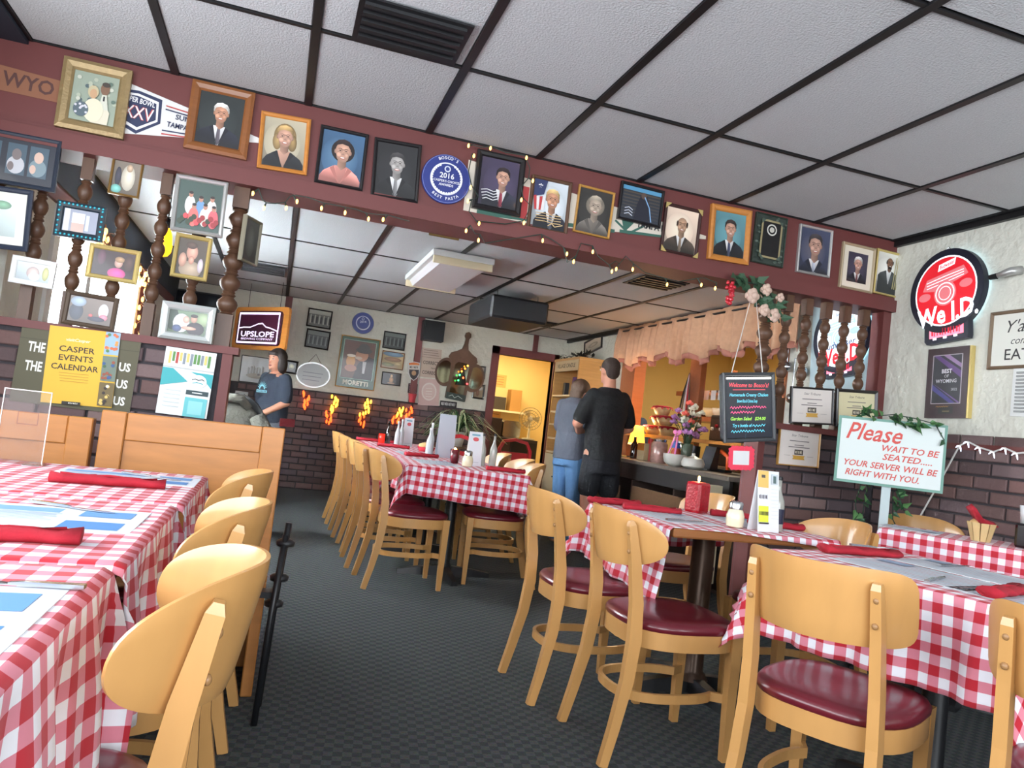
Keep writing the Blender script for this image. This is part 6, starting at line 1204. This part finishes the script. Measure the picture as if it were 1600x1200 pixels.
# ================================================================== BOOKCASE
BKW = wood('bookcase_wood', (206, 158, 96)); x0, x1, y0, y1, zt = 3.30, 3.645, 8.03, 8.83, 1.92
t = thing('bookcase', 'tall pine bookcase with VILLAGE CANDLE header and cream lower doors', 'bookcase', TR(0, 0, 0))
for y in (y0, y1-.025): MB().box(x0, x1, y, y+.025, 0, zt).build('side', BKW, t)
MB().box(x1-.015, x1, y0+.026, y1-.026, 0, zt).build('back', BKW, t); MB().box(x0-.01, x1, y0-.01, y1+.01, zt, zt+.03).build('top', BKW, t); MB().box(x0-.004, x0+.02, y0+.026, y1-.026, zt-.13, zt-.001).build('header', mat('header_cream', (206, 184, 146), .5), t)
P = MB(); P.tx('VILLAGE CANDLE', 0, 0, .07, (70, 60, 52), .012, 0, 1, 0, .58); o = P.build('lettering', PRINT, t); o.matrix_local = wallM(x0-.0055, (y0+y1)/2, zt-.065, 'X')
for z in (.78, .95, 1.12, 1.28, 1.48): MB().box(x0, x1-.016, y0+.026, y1-.026, z, z+.022).build('shelf', mat('pale_shelf', (226, 206, 166), .5) if z < .8 else bpy.data.materials['pale_shelf'], t)
for k in range(2):
    d = MB().box(x0-.012, x0+.006, y0+.03+k*.372, y0+.395+k*.372, .08, .77).build('door', CREAM, t); MB().sphere((x0-.02, y0+.37+k*.05, .5), .01, 8, 6).build('knob', BLACK, d)
tag(MB().bevbox(-.1, .1, -.02, .02, 0, .22, .004).build('candle_sign', mat('purple_card', (112, 74, 122), .5), None, False, (3.45, 8.3, 1.503)), 'purple display card on the top bookcase shelf', 'card')
o = bpy.data.objects[-1] if False else None
tag(MB().bevbox(-.02, .02, -.09, .09, 0, .12, .004).build('shelf_sign', BLACKP, None, False, (3.36, 8.3, 1.303)), 'small black block sign on bookcase shelf', 'sign')
tag(MB().bevbox(-.03, .03, -.03, .03, 0, .16, .004).build('candle_box', mat('black_white_box', (54, 52, 56), .4), None, False, (3.4, 8.62, 1.503)), 'dark upright candle box on the top bookcase shelf', 'box')
for k in range(4): tag(MB().lathe([(.014, 0), (.016, .01), (.014, .04), (.005, .06), (.005, .075), (.001, .076)], 10).build('tiny_bottle', CHINA, None, True, (3.36, 8.2+k*.1, .803)), 'tiny white bottle in the row on the lowest open bookcase shelf', 'bottle', 'tiny bottles on bookcase')
t = thing('dark_garland', 'dark tangled garland lying on top of the bookcase', 'garland', TR(3.42, 8.5, zt+.03)); rn = random.Random(9); b = MB()
for i in range(70): leafshape(b, (rn.uniform(-.06, .1), rn.uniform(-.4, .4), rn.uniform(.0, .07)), (rn.uniform(-1, 1), rn.uniform(-1, 1), rn.uniform(.1, .8)), (0, 0, 1), .07)
b.build('leaves', mat('dark_leaves', (36, 38, 36), .7), t); MB().tube([(0, -.4, .01), (.03, -.1, .03), (0, .2, .01), (.02, .4, .02)], .01, 6).build('stem', DARKWOOD, t)
# ================================================================== BEYOND THE DOORWAY
t = thing('office_cabinet', 'dark cabinet under the microwave in yellow room', 'cabinet', TR(3.12, 10.3, 0)); MB().bevbox(-.35, .45, -.4, .25, .0, .88, .005).build('body', DKBR, t); MB().box(-.33, .04, -.41, -.4, .05, .84).build('door', mat('dark_door', (74, 58, 46), .5), t); MB().box(.06, .43, -.41, -.4, .05, .84).build('door', mat('black_door', (28, 24, 24), .5), t)
t = thing('microwave', 'dark toaster oven with white handle beside a silver one', 'microwave', TR(2.96, 10.3, .881)); MB().bevbox(-.15, .13, -.17, .17, 0, .26, .008).build('case', mat('brown_case', (66, 52, 44), .4), t); MB().tube([(-.05, -.175, .06), (-.05, -.195, .08), (-.05, -.195, .18), (-.05, -.175, .2)], .008, 6).build('handle', WHITEPL, t); MB().box(-.11, -.02, -.178, -.17, .05, .21).build('door', BLACKP, t)
t = thing('toaster_oven', 'silver rounded toaster oven in yellow room', 'toaster', TR(3.24, 10.28, .881)); MB().prism(rrect(.26, .24, .04), -.15, .15, Matrix.Translation((0, 0, .121)) @ Matrix.Rotation(math.pi/2, 4, 'X')).build('case', STEEL, t, True, None, 40)
t = thing('desk_fan', 'round cage fan standing beside the silver oven', 'fan', TR(3.45, 9.98, .881)); MB().lathe([(.09, 0), (.09, .02), (.02, .03), (.015, .16)], 16).build('base', CREAM, t, True); b = MB(); mf = Matrix.Translation((0, 0, .30)) @ Matrix.Rotation(R_(-20), 4, 'Z') @ Matrix.Rotation(math.pi/2, 4, 'X')
for r, zz in ((.16, 0), (.12, .035), (.08, .045), (.16, -.02)): b.tube([mf @ Vector((r*math.cos(a), r*math.sin(a), zz)) for a in [2*math.pi*i/28 for i in range(29)]], .005, 5)
for i in range(20): a = 2*math.pi*i/20; b.tube([mf @ Vector((q*math.cos(a), q*math.sin(a), zz)) for q, zz in ((.03, .05), (.1, .042), (.16, 0))], .003, 4)
b.build('cage', mat('beige_cage', (190, 170, 120), .4), t); b = MB()
for i in range(3): a = 2*math.pi*i/3; b.add([mf @ Vector((r*math.cos(a+q), r*math.sin(a+q), zz)) for r, q, zz in ((.02, 0, 0), (.13, -.4, -.008), (.14, .3, .008), (.03, .8, .004))], [(0, 1, 2, 3)])
b.build('blade', mat('fan_blade', (206, 190, 150), .4), t); MB().sphere(mf @ Vector((0, 0, -.03)), .045, 12, 8).build('motor', CREAM, t, True); MB().cyl((0, 0, .15), mf @ Vector((0, 0, -.03)), .015).build('neck', CREAM, t)
t = thing('wall_shelf', 'cluttered shelf with boxes on the yellow room wall', 'shelf', TR(3.2, 11.38, 1.25)); MB().box(-.5, .6, -.28, .02, 0, .03).build('board', CREAM, t)
for k, (x, w_, h_, c_) in enumerate(((-.35, .2, .16, (150, 110, 60)), (-.1, .14, .28, (90, 70, 50)), (.12, .2, .2, (60, 52, 44)), (.38, .18, .34, (176, 130, 70)))): tag(MB().bevbox(-w_/2, w_/2, -.1, .1, 0, h_, .004).build('storage_box', mat('box_%d' % k, c_, .6), None, False, (3.2+x, 11.25, 1.281)), ('ochre box at one end of yellow room shelf', 'tall brown box on yellow room shelf', 'dark box on yellow room shelf', 'tallest tan box on yellow room shelf')[k], 'box')
for k, (px, py, w_, h_) in enumerate(((781, 595, .22, .2), (776, 640, .16, .26))):
    c = onY(px, py, 11.39); poster('pinned_notice', ('orange paper notice pinned higher on yellow wall', 'orange paper notice pinned lower on yellow wall')[k], None, None, None, lambda P, w, h: (P.rc(-w/2, -h/2, w/2, h/2, (224, 170, 96)), [P.rc(-w*.4, h*(.3-.2*i), w*.3, h*(.34-.2*i), (150, 100, 60)) for i in range(4)]), M=wallM(c.x, 11.399, c.z, 'Y'), wh=(w_, h_), cat='notice')
def redchair(label, x, y, yaw):
    t = thing('red_chair', label, 'chair', TR(x, y, 0, yaw)); RP = bpy.data.materials.get('red_plastic') or mat('red_plastic', (176, 30, 40), .4)
    MB().bevbox(-.2, .2, -.2, .2, .42, .46, .01).build('seat', BLACKP, t); b = MB(); pts = [(-.2, -.2, .46), (-.2, -.21, .75), (-.15, -.22, .85), (0, -.23, .88), (.15, -.22, .85), (.2, -.21, .75), (.2, -.2, .46)]; b.tube(pts, 0, flat=(.04, .06), up=(0, 1, 0)); b.build('back_frame', RP, t); MB().box(-.17, .17, -.215, -.2, .5, .72).build('back_pad', RP, t)
    for sx in (-1, 1):
        for sy in (-1, 1): MB().cyl((sx*.18, sy*.18, 0), (sx*.17, sy*.17, .42), .012).build('leg', BLACK, t)
redchair('red-backed black chair in front of the spider plant', 1.95, 7.6, 185); redchair('red-backed black chair before the yellow doorway', 2.95, 8.85, 175)
# spider plant on a stand
c = onY(716, 668, 8.55); t = thing('spider_plant', 'spider plant with long arching striped leaves on a dark stand', 'plant', TR(c.x, 8.55, 0)); PZ = c.z-.05
MB().lathe([(.1, 0), (.1, .02), (.025, .04), (.025, PZ-.2), (.12, PZ-.19), (.12, PZ-.17)], 16).build('stand', DARKWOOD, t, True, None, 40); MB().lathe([(.07, PZ-.169), (.1, PZ), (.09, PZ), (.065, PZ-.16)], 18).build('pot', CHINA, t, True)
rn = random.Random(3); GM = [mat('spider_a', (112, 150, 96), .5), mat('spider_b', (196, 206, 160), .5), mat('spider_c', (60, 92, 58), .5)]; bb = [MB(), MB(), MB()]
for i in range(110):
    a = rn.uniform(0, 6.28); L = rn.uniform(.32, .62); up_ = rn.uniform(.5, 1.3); w_ = .014; pts = []
    for k in range(7): u = k/6; r = L*u*(.55+.45*u)/(.5+up_*.6); pts.append((r*math.cos(a), r*math.sin(a), PZ+L*up_*1.55*(u-u*u*.95)-.1*u*u*u))
    d = (-math.sin(a), math.cos(a)); vs = []
    for k, p in enumerate(pts): q = w_*(1-(k/6)**2*.9); vs += [(p[0]-d[0]*q, p[1]-d[1]*q, p[2]), (p[0]+d[0]*q, p[1]+d[1]*q, p[2])]
    bb[i % 3].add(vs, [(2*k, 2*k+1, 2*k+3, 2*k+2) for k in range(6)])
for k in range(3): bb[k].build('leaves', GM[k], t)
# flower and grape garland on the beam end
t = thing('rose_garland', 'silk garland of cream roses, ivy leaves and red grapes under beam', 'garland', TR(2.58, YF-.03, 2.05)); rn = random.Random(4); b = MB()
for i in range(60): u = rn.random(); leafshape(b, (-.12+.3*u+rn.uniform(-.05, .05), rn.uniform(-.06, 0), .02-.26*max(0, u-.35)+rn.uniform(-.05, .03)), (rn.uniform(-1, 1), rn.uniform(-.6, 0), rn.uniform(-1, .4)), (0, -1, .2), .075)
b.build('leaves', mat('silk_leaf', (58, 92, 66), .6, noise=(15, .3)), t)
for x, z, s in ((-.03, -.08, .05), (.06, -.03, .04), (.13, -.17, .045), (.06, -.15, .04), (.16, -.06, .03)):
    b = MB()
    for q in range(8): a = 2*math.pi*q/8; b.ell((x+s*.5*math.cos(a), -.07+.01*math.sin(q*2), z+s*.5*math.sin(a)), s*.45, s*.3, s*.45, 8, 5)
    b.ell((x, -.085, z), s*.45, s*.4, s*.45, 8, 6); b.build('rose', mat('silk_rose', (206, 178, 162), .7) if 'silk_rose' not in bpy.data.materials else bpy.data.materials['silk_rose'], t, True)
b = MB()
for i in range(28): zz = -.02-.13*i/28; b.sphere((-.17+rn.uniform(-.025, .025)*(1-i/40), -.05+rn.uniform(-.02, .02), zz), .012, 8, 5)
b.build('grapes', mat('grape_red', (176, 26, 44), .3, coat=.4), t, True); MB().tube([(-.17, -.03, -.02), (-.08, -.03, .005), (.1, -.03, .0), (.2, -.03, -.2)], .005, 6).build('stem', GREENW, t)
# corner clutter seen between the left spindles
t = thing('wall_television', 'black flat television mounted high in the far corner', 'television', wallM(-.98, YB-.09, 2.0, 'Y')); MB().bevbox(-.27, .27, -.17, .17, 0, .05, .008).build('case', BLACKP, t); MB().box(-.25, .25, -.15, .15, .05, .053).build('screen', mat('dark_screen', (20, 26, 36), .1), t); MB().box(-.05, .05, -.05, .05, -.09, 0).build('bracket', BLACK, t)
poster('red_plate', 'small red plate with white letters on far wall', [(318, 462), (348, 464), (346, 485), (316, 481)], 'Y', BW, lambda P, w, h: (P.rc(-w/2, -h/2, w/2, h/2, (146, 44, 44)), P.ring(0, 0, w*.48, h*.46, w*.02, (206, 120, 110)), P.el(-w*.25, 0, w*.1, h*.2, (206, 120, 110)), P.rc(-w*.05, -h*.1, w*.35, h*.15, (206, 120, 110))), cat='sign')
t = thing('corner_plant', 'dark leafy plant with an orange globe on black stand', 'plant', TR(-.98, 8.2, 0)); MB().bevbox(-.14, .14, -.14, .14, 0, 1.2, .01).build('stand', BLACKP, t); MB().sphere((.05, -.08, 1.32), .065, 14, 9).build('globe', mat('orange_globe', (240, 116, 50), .4, emit=.7), t, True); MB().lathe([(.06, 1.2), (.04, 1.24), (.045, 1.26)], 12, (.05, -.08, 0)).build('globe_foot', WHITEPL, t); b = MB(); rn = random.Random(8)
for i in range(60): leafshape(b, (rn.uniform(-.12, .05), rn.uniform(-.05, .1), 1.2+rn.uniform(0, .45)), (rn.uniform(-1, 1), rn.uniform(-1, .2), rn.uniform(-.2, 1)), (0, -1, .3), .09)
b.build('leaves', mat('dark_green_leaf', (44, 62, 50), .6), t); MB().cyl((-.04, 0, 1.2), (-.04, 0, 1.6), .01, n=6).build('stem', DARKWOOD, t)
t = thing('coat_chair', 'black chair with grey-green coat over its back, behind half wall', 'chair', TR(-.22, 6.1, 0, -15)); MB().bevbox(-.22, .22, -.22, .22, .43, .48, .02).build('seat', BLACKP, t)
MB().prism([(.24*math.cos(a), .72+.28*math.sin(a)) if math.sin(a) > 0 else (.24*math.cos(a)*1.0, .72+.27*math.sin(a)) for a in [2*math.pi*i/28 for i in range(28)]], -.03, .0, Matrix.Translation((0, -.22, .06)) @ Matrix.Rotation(math.pi/2, 4, 'X')).build('backrest', BLACKP, t)
cb = MB(); cb.loft([[(w_*math.cos(a), -.235+.07*math.sin(a)*k_, z) for a in [2*math.pi*i/20 for i in range(20)]] for z, w_, k_ in ((.35, .2, .9), (.55, .21, .95), (.8, .21, .9), (.93, .16, .8), (1.0, .07, .5))]); cb.build('coat', mat('grey_coat', (96, 94, 86), .9, noise=(9, .25), bump=(14, .8, .03)), t, True)
for sx in (-1, 1):
    MB().tube([(sx*.17, -.24, .9), (sx*.25, -.26, .78), (sx*.27, -.25, .55), (sx*.26, -.24, .38)], [.06, .07, .06, .05], 12).build('sleeve', bpy.data.materials['grey_coat'], t, True)
    for sy in (-1, 1): MB().cyl((sx*.18, sy*.18, 0), (sx*.18, sy*.18, .43), .012).build('leg', BLACK, t)
MB().tube([(-.1, -.25, .96), (-.06, -.3, 1.02), (.06, -.3, 1.02), (.1, -.25, .96)], [.03, .035, .035, .03], 10).build('collar', bpy.data.materials['grey_coat'], t, True)
poster('small_sign', 'white house-shaped logo sign on the brick behind the coat', [(368, 610), (388, 613), (385, 632), (365, 629)], 'Y', YB-.03, lambda P, w, h: (P.rc(-w/2, -h/2, w/2, h/2, (206, 208, 206)), P.pr([(w*.02, -h*.3), (w*.42, -h*.3), (w*.42, h*.05), (w*.22, h*.34), (w*.02, h*.05)], (50, 50, 54)), [P.rc(w*(.08+.1*i), -h*.22, w*(.13+.1*i), h*.02, (206, 208, 206)) for i in range(3)]), cat='sign')
# ================================================================== PEOPLE
def remesh(o, vs, sm=6):
    m = o.modifiers.new('fuse', 'REMESH'); m.mode = 'VOXEL'; m.voxel_size = vs; m.use_smooth_shade = True
    s = o.modifiers.new('soft', 'SMOOTH'); s.iterations = sm; s.factor = .5
    return o
def limb(b, pts, rs, n=12):
    b.tube(pts, rs, n)
    for p, r in zip(pts, rs): b.ell(p, r, r, r, 10, 7)
def torso(b, secs, n=20):
    """secs: (x, y, z, half width, half depth)"""
    b.loft([[(x+w*math.copysign(abs(math.cos(a))**.85, math.cos(a)), y+d*math.copysign(abs(math.sin(a))**.85, math.sin(a)), z) for a in [2*math.pi*i/n for i in range(n)]] for x, y, z, w, d in secs])
def head(b, c, s=1.0, fx=0, fy=1, ears=True):
    """skull, jaw, nose and ears; facing (fx, fy)"""
    c = Vector(c); f = Vector((fx, fy, 0)).normalized(); sd = Vector((f.y, -f.x, 0)); rot = Matrix(((sd.x, f.x, 0), (sd.y, f.y, 0), (0, 0, 1)))
    b.ell(c+Vector((0, 0, .03*s)), .076*s, .096*s, .096*s, 16, 12, rot); b.ell(c+f*.02*s+Vector((0, 0, -.045*s)), .058*s, .07*s, .075*s, 14, 10, rot)
    b.ell(c+f*.1*s+Vector((0, 0, -.012*s)), .012*s, .018*s, .016*s, 8, 6, rot); b.ell(c+f*.092*s+Vector((0, 0, .015*s)), .009*s, .012*s, .03*s, 8, 6, rot); b.ell(c+f*.085*s+Vector((0, 0, -.085*s)), .022*s, .016*s, .016*s, 8, 6, rot)
    if ears:
        for k in (-1, 1): b.ell(c+sd*k*.078*s+Vector((0, 0, -.005*s)), .012*s, .022*s, .033*s, 8, 6, rot)
def face(t, c, s, fx, fy):
    c = Vector(c); f = Vector((fx, fy, 0)).normalized(); sd = Vector((f.y, -f.x, 0)); b = MB(); w = MB(); l = MB()
    for k in (-1, 1):
        w.ell(c+f*.086*s+sd*k*.032*s+Vector((0, 0, .018*s)), .012*s, .012*s, .008*s, 8, 6); b.ell(c+f*.095*s+sd*k*.032*s+Vector((0, 0, .018*s)), .006*s, .006*s, .006*s, 8, 6); b.ell(c+f*.092*s+sd*k*.034*s+Vector((0, 0, .042*s)), .016*s, .01*s, .004*s, 8, 6)
    l.ell(c+f*.09*s+Vector((0, 0, -.052*s)), .022*s, .012*s, .007*s, 10, 6)
    w.build('eyes', mat('eye_white', (226, 222, 218), .3) if 'eye_white' not in bpy.data.materials else bpy.data.materials['eye_white'], t, True); b.build('pupils_and_brows', HAIRD, t, True); l.build('lips', mat('lips', (170, 92, 88), .5) if 'lips' not in bpy.data.materials else bpy.data.materials['lips'], t, True)
def hand(b, wr, d, n, s=1.0, curl=.5, side=1):
    """palm and five bent fingers; d = along the hand, n = back of the hand"""
    wr = Vector(wr); d = Vector(d).normalized(); n = Vector(n); n = (n-d*n.dot(d)).normalized(); x = d.cross(n)*side
    limb(b, [wr, wr+d*.04*s, wr+d*.085*s], [.026*s, .033*s, .031*s], 10)
    for k, (o, L) in enumerate(((-.027, .07), (-.009, .08), (.009, .074), (.026, .058))):
        p = wr+d*.085*s+x*o*s; q = p+(d*(1-curl*.4)-n*curl*.5)*L*.5*s; r = q+(d*(1-curl)-n*curl)*L*.5*s; limb(b, [p, q, r], [.0095*s, .009*s, .008*s], 7)
    p = wr+d*.03*s-x*.03*s; limb(b, [p, p+(d*.6-x*.6-n*.2)*.035*s, p+(d-x*.5-n*.4)*.062*s], [.013*s, .0105*s, .009*s], 7)
HAIRD = mat('dark_hair', (44, 34, 32), .6, noise=(60, .35), bump=(150, .6, .004)); HAIRB = mat('brown_hair', (92, 70, 54), .6, noise=(60, .35), bump=(150, .6, .004)); HAIRS = mat('short_brown_hair', (58, 44, 38), .8, noise=(90, .4), bump=(200, .8, .004))
def cloth_mat(n, c): return mat(n, c, .9, noise=(7, .2), bump=(11, .6, .03))
# --- woman in navy printed T-shirt, hands clasped, looking up to one side
W = thing('person', 'woman with dark bob in navy printed T-shirt, hands clasped in front', 'person', TR(-.03, 8.0, 0, 127))
# local +Y is her front before turning
b = MB(); torso(b, [(0, 0, .80, .15, .11), (0, .01, .92, .165, .125), (0, .015, 1.05, .15, .12), (0, .015, 1.17, .155, .115), (0, .0, 1.27, .15, .09), (0, 0, 1.305, .08, .06)])
for s in (-1, 1):
    limb(b, [(s*.085, 0, .82), (s*.09, .01, .44), (s*.09, -.01, .09)], [.088, .06, .042]); limb(b, [(s*.09, -.01, .05), (s*.095, .12, .03)], [.04, .032])
    limb(b, [(s*.165, 0, 1.25), (s*.215, .0, 1.02), (s*.06, .2, .86)], [.055, .043, .03]); hand(b, (s*.055, .205, .855), (-s*.8, .35, -.3), (0, .6, .8), .9, .8, s)
limb(b, [(0, 0, 1.28), (0, .012, 1.37)], [.05, .045]); HC = (0, .025, 1.43); head(b, HC, .95, -.25, 1, False)
remesh(b.build('body', SKIN, W, True), .010, 5); face(W, HC, .95, -.25, 1)
b = MB(); torso(b, [(0, 0, .80, .175, .14), (0, .01, .92, .185, .148), (0, .015, 1.05, .17, .14), (0, .015, 1.17, .172, .132), (0, .0, 1.26, .16, .1), (0, 0, 1.3, .085, .07)])
for s in (-1, 1): limb(b, [(s*.155, 0, 1.25), (s*.195, 0, 1.13), (s*.212, .005, 1.06)], [.066, .066, .064])
TSH = cloth_mat('navy_tshirt', (34, 42, 56)); remesh(b.build('t_shirt', TSH, W, True), .012, 4)
b = MB(); torso(b, [(0, 0, .74, .172, .135), (0, 0, .82, .17, .135), (0, 0, .88, .165, .13)])
for s in (-1, 1): limb(b, [(s*.085, 0, .8), (s*.09, .01, .44), (s*.092, -.01, .1)], [.1, .075, .062])
remesh(b.build('trousers', cloth_mat('grey_trousers', (92, 98, 106)), W, True), .014, 3)
b = MB(); b.box(-.19, -.02, -.158, .02, .78, .86).build('red_apron_edge', cloth_mat('dark_red_cloth', (110, 28, 36)), W)
P = MB(); MI = (150, 214, 226); rn = random.Random(2)
for i in range(9): a = R_(20+140*i/8); P.pr([(.05*math.cos(a-.1), .05*math.sin(a-.1)), (.05*math.cos(a+.1), .05*math.sin(a+.1)), (.085*math.cos(a), .085*math.sin(a))], MI)
P.el(0, 0, .048, .048, MI, 24, 0, 180); P.el(0, .0, .03, .03, (34, 42, 56), 20, 0, 180); P.rc(-.085, -.035, .085, -.008, MI)
for i in range(7): P.rc(-.075+i*.022, -.031, -.065+i*.022, -.014, (34, 42, 56))
o = P.build('shirt_print', PRINT, W); o.matrix_local = Matrix.Translation((-.02, .163, 1.13)) @ Matrix.Rotation(math.pi, 4, 'Z') @ Matrix.Rotation(R_(90), 4, 'X')
b = MB(); c = Vector(HC); b.ell(c+Vector((.005, -.022, .045)), .093, .098, .098, 16, 12); b.ell(c+Vector((.055, -.04, -.03)), .045, .07, .095, 12, 9); b.ell(c+Vector((-.062, -.035, -.03)), .04, .06, .09, 12, 9); b.ell(c+Vector((0, -.075, -.035)), .08, .045, .1, 12, 9); b.ell(c+Vector((-.01, .06, .075)), .065, .032, .028, 12, 8)
remesh(b.build('hair', HAIRD, W, True), .010, 4)
# --- man in black, seen from behind, hugging
MN = thing('person', 'tall man in black T-shirt and shorts seen from behind at the bar', 'person', TR(2.86, 6.18, 0, 8))
b = MB(); torso(b, [(0, 0, .86, .155, .115), (0, 0, .98, .155, .11), (0, .01, 1.15, .165, .11), (0, .01, 1.3, .19, .115), (0, 0, 1.42, .19, .1), (0, -.005, 1.48, .09, .07)])
for s in (-1, 1):
    limb(b, [(s*.09, 0, .9), (s*.11, .01, .5), (s*.115, -.02, .1)], [.095, .063, .044]); limb(b, [(s*.115, -.02, .05), (s*.125, .15, .035)], [.045, .036])
limb(b, [(-.165, 0, 1.40), (-.275, .03, 1.15), (-.14, .22, 1.08)], [.062, .052, .036]); hand(b, (-.13, .225, 1.08), (.9, .4, .05), (0, 1, .2), 1, .4, -1)
limb(b, [(.165, 0, 1.40), (.285, .04, 1.16), (.2, .26, 1.05)], [.062, .052, .036]); hand(b, (.19, .265, 1.05), (-.8, .5, .0), (0, 1, .2), 1, .4, 1)
limb(b, [(0, -.005, 1.46), (0, .01, 1.57)], [.062, .058]); HM = (0, .025, 1.645); head(b, HM, 1.03, -.1, 1); remesh(b.build('body', SKIN, MN, True), .011, 5); face(MN, HM, 1.03, -.1, 1)
b = MB(); torso(b, [(0, 0, .83, .178, .14), (0, 0, .98, .178, .138), (0, .01, 1.15, .185, .135), (0, .01, 1.3, .208, .138), (0, 0, 1.42, .2, .115), (0, -.005, 1.5, .085, .075)])
limb(b, [(-.155, 0, 1.415), (-.215, .012, 1.31), (-.258, .022, 1.2)], [.07, .077, .07]); limb(b, [(.155, 0, 1.415), (.218, .014, 1.31), (.266, .03, 1.21)], [.07, .077, .07])
remesh(b.build('t_shirt', cloth_mat('black_tshirt', (24, 24, 27)), MN, True), .012, 4)
b = MB(); torso(b, [(0, 0, .72, .185, .14), (0, 0, .82, .178, .138), (0, 0, .92, .17, .13)])
for s in (-1, 1): limb(b, [(s*.09, 0, .85), (s*.1, .005, .7), (s*.105, .005, .58)], [.1, .1, .097])
remesh(b.build('shorts', cloth_mat('black_shorts', (28, 29, 35)), MN, True), .013, 3)
b = MB(); c = Vector(HM); b.ell(c+Vector((.0, -.012, .048)), .084, .1, .09, 16, 12); b.ell(c+Vector((0, -.055, -.0)), .07, .05, .07, 12, 9); remesh(b.build('hair', HAIRS, MN, True), .010, 3)
for s in (-1, 1): MB().ell((s*.12, .05, .04), .05, .14, .04).build('shoe', BLACKP, MN, True)
# --- person in grey T-shirt and jeans, hugged by the man
G = thing('person', 'person in grey T-shirt and blue jeans hugging the man in black', 'person', TR(2.70, 6.55, 0, -70))
b = MB(); torso(b, [(0, 0, .82, .15, .11), (0, 0, .95, .15, .11), (0, .01, 1.1, .15, .11), (0, .01, 1.22, .165, .11), (0, 0, 1.33, .16, .09), (0, 0, 1.38, .08, .06)])
for s in (-1, 1):
    limb(b, [(s*.085, 0, .85), (s*.095, .01, .46), (s*.1, -.01, .09)], [.09, .06, .042]); limb(b, [(s*.1, -.01, .05), (s*.105, .13, .033)], [.042, .034]); limb(b, [(s*.175, 0, 1.31), (s*.25, .06, 1.08), (s*.16, .27, 1.02)], [.056, .046, .032]); hand(b, (s*.155, .275, 1.02), (-s*.8, .4, .1), (0, 1, .2), .95, .4, s)
limb(b, [(0, 0, 1.33), (0, .03, 1.4)], [.052, .05]); HG = (0, .06, 1.44); head(b, HG, .97, .3, 1); remesh(b.build('body', SKIN, G, True), .011, 5); face(G, HG, .97, .3, 1)
b = MB(); torso(b, [(0, 0, .8, .178, .138), (0, 0, .95, .172, .135), (0, .01, 1.1, .172, .132), (0, .01, 1.22, .182, .13), (0, 0, 1.33, .17, .105), (0, 0, 1.39, .08, .07)])
for s in (-1, 1): limb(b, [(s*.165, 0, 1.31), (s*.215, .03, 1.17), (s*.235, .045, 1.11)], [.072, .07, .068])
remesh(b.build('t_shirt', cloth_mat('grey_tshirt', (92, 96, 108)), G, True), .012, 4)
b = MB(); torso(b, [(0, 0, .74, .17, .135), (0, 0, .86, .165, .13), (0, 0, .92, .16, .125)])
for s in (-1, 1): limb(b, [(s*.085, 0, .8), (s*.095, .01, .46), (s*.1, -.01, .09)], [.1, .075, .066])
remesh(b.build('jeans', cloth_mat('blue_jeans', (92, 132, 176)), G, True), .013, 3)
b = MB(); c = Vector(HG); b.ell(c+Vector((0, -.02, .045)), .09, .1, .095, 16, 12); b.ell(c+Vector((0, -.07, -.02)), .078, .05, .085, 12, 9); remesh(b.build('hair', HAIRB, G, True), .010, 3)
# --- person behind the bar in a blue shirt
K = thing('person', 'person with dark brown hair in blue shirt in the kitchen behind the bar', 'person', TR(4.25, 8.1, 0, 100))
b = MB(); torso(b, [(0, 0, .85, .15, .11), (0, .03, 1.0, .15, .11), (0, .1, 1.15, .155, .11), (0, .16, 1.27, .165, .1), (0, .2, 1.33, .08, .06)])
for s in (-1, 1):
    limb(b, [(s*.085, 0, .87), (s*.095, .01, .46), (s*.1, -.01, .09)], [.09, .06, .042]); limb(b, [(s*.1, -.01, .05), (s*.105, .13, .033)], [.042, .034]); limb(b, [(s*.175, .16, 1.26), (s*.22, .2, 1.02), (s*.14, .34, .95)], [.056, .046, .032]); hand(b, (s*.135, .345, .95), (-s*.3, .9, -.1), (0, 0, 1), .95, .4, s)
limb(b, [(0, .2, 1.3), (0, .26, 1.39)], [.052, .05]); HK = (0, .3, 1.43); head(b, HK, .97, 0, 1); remesh(b.build('body', SKIN, K, True), .012, 4); face(K, HK, .97, 0, 1)
b = MB(); torso(b, [(0, 0, .8, .175, .135), (0, .03, 1.0, .172, .135), (0, .1, 1.15, .175, .13), (0, .16, 1.26, .175, .12), (0, .19, 1.33, .08, .07)])
for s in (-1, 1): limb(b, [(s*.165, .16, 1.26), (s*.2, .18, 1.12), (s*.22, .195, 1.04)], [.072, .07, .066])
remesh(b.build('shirt', cloth_mat('blue_shirt', (70, 84, 116)), K, True), .013, 4); b = MB(); torso(b, [(0, 0, .74, .17, .13), (0, 0, .88, .16, .125)])
for s in (-1, 1): limb(b, [(s*.085, 0, .8), (s*.095, .01, .46), (s*.1, -.01, .09)], [.1, .075, .066])
remesh(b.build('jeans', cloth_mat('dark_jeans', (52, 66, 100)), K, True), .014, 3)
b = MB(); c = Vector(HK); b.ell(c+Vector((0, -.015, .045)), .093, .1, .1, 16, 12); b.ell(c+Vector((.0, -.07, -.04)), .085, .055, .12, 12, 9); remesh(b.build('hair', HAIRD, K, True), .011, 3)
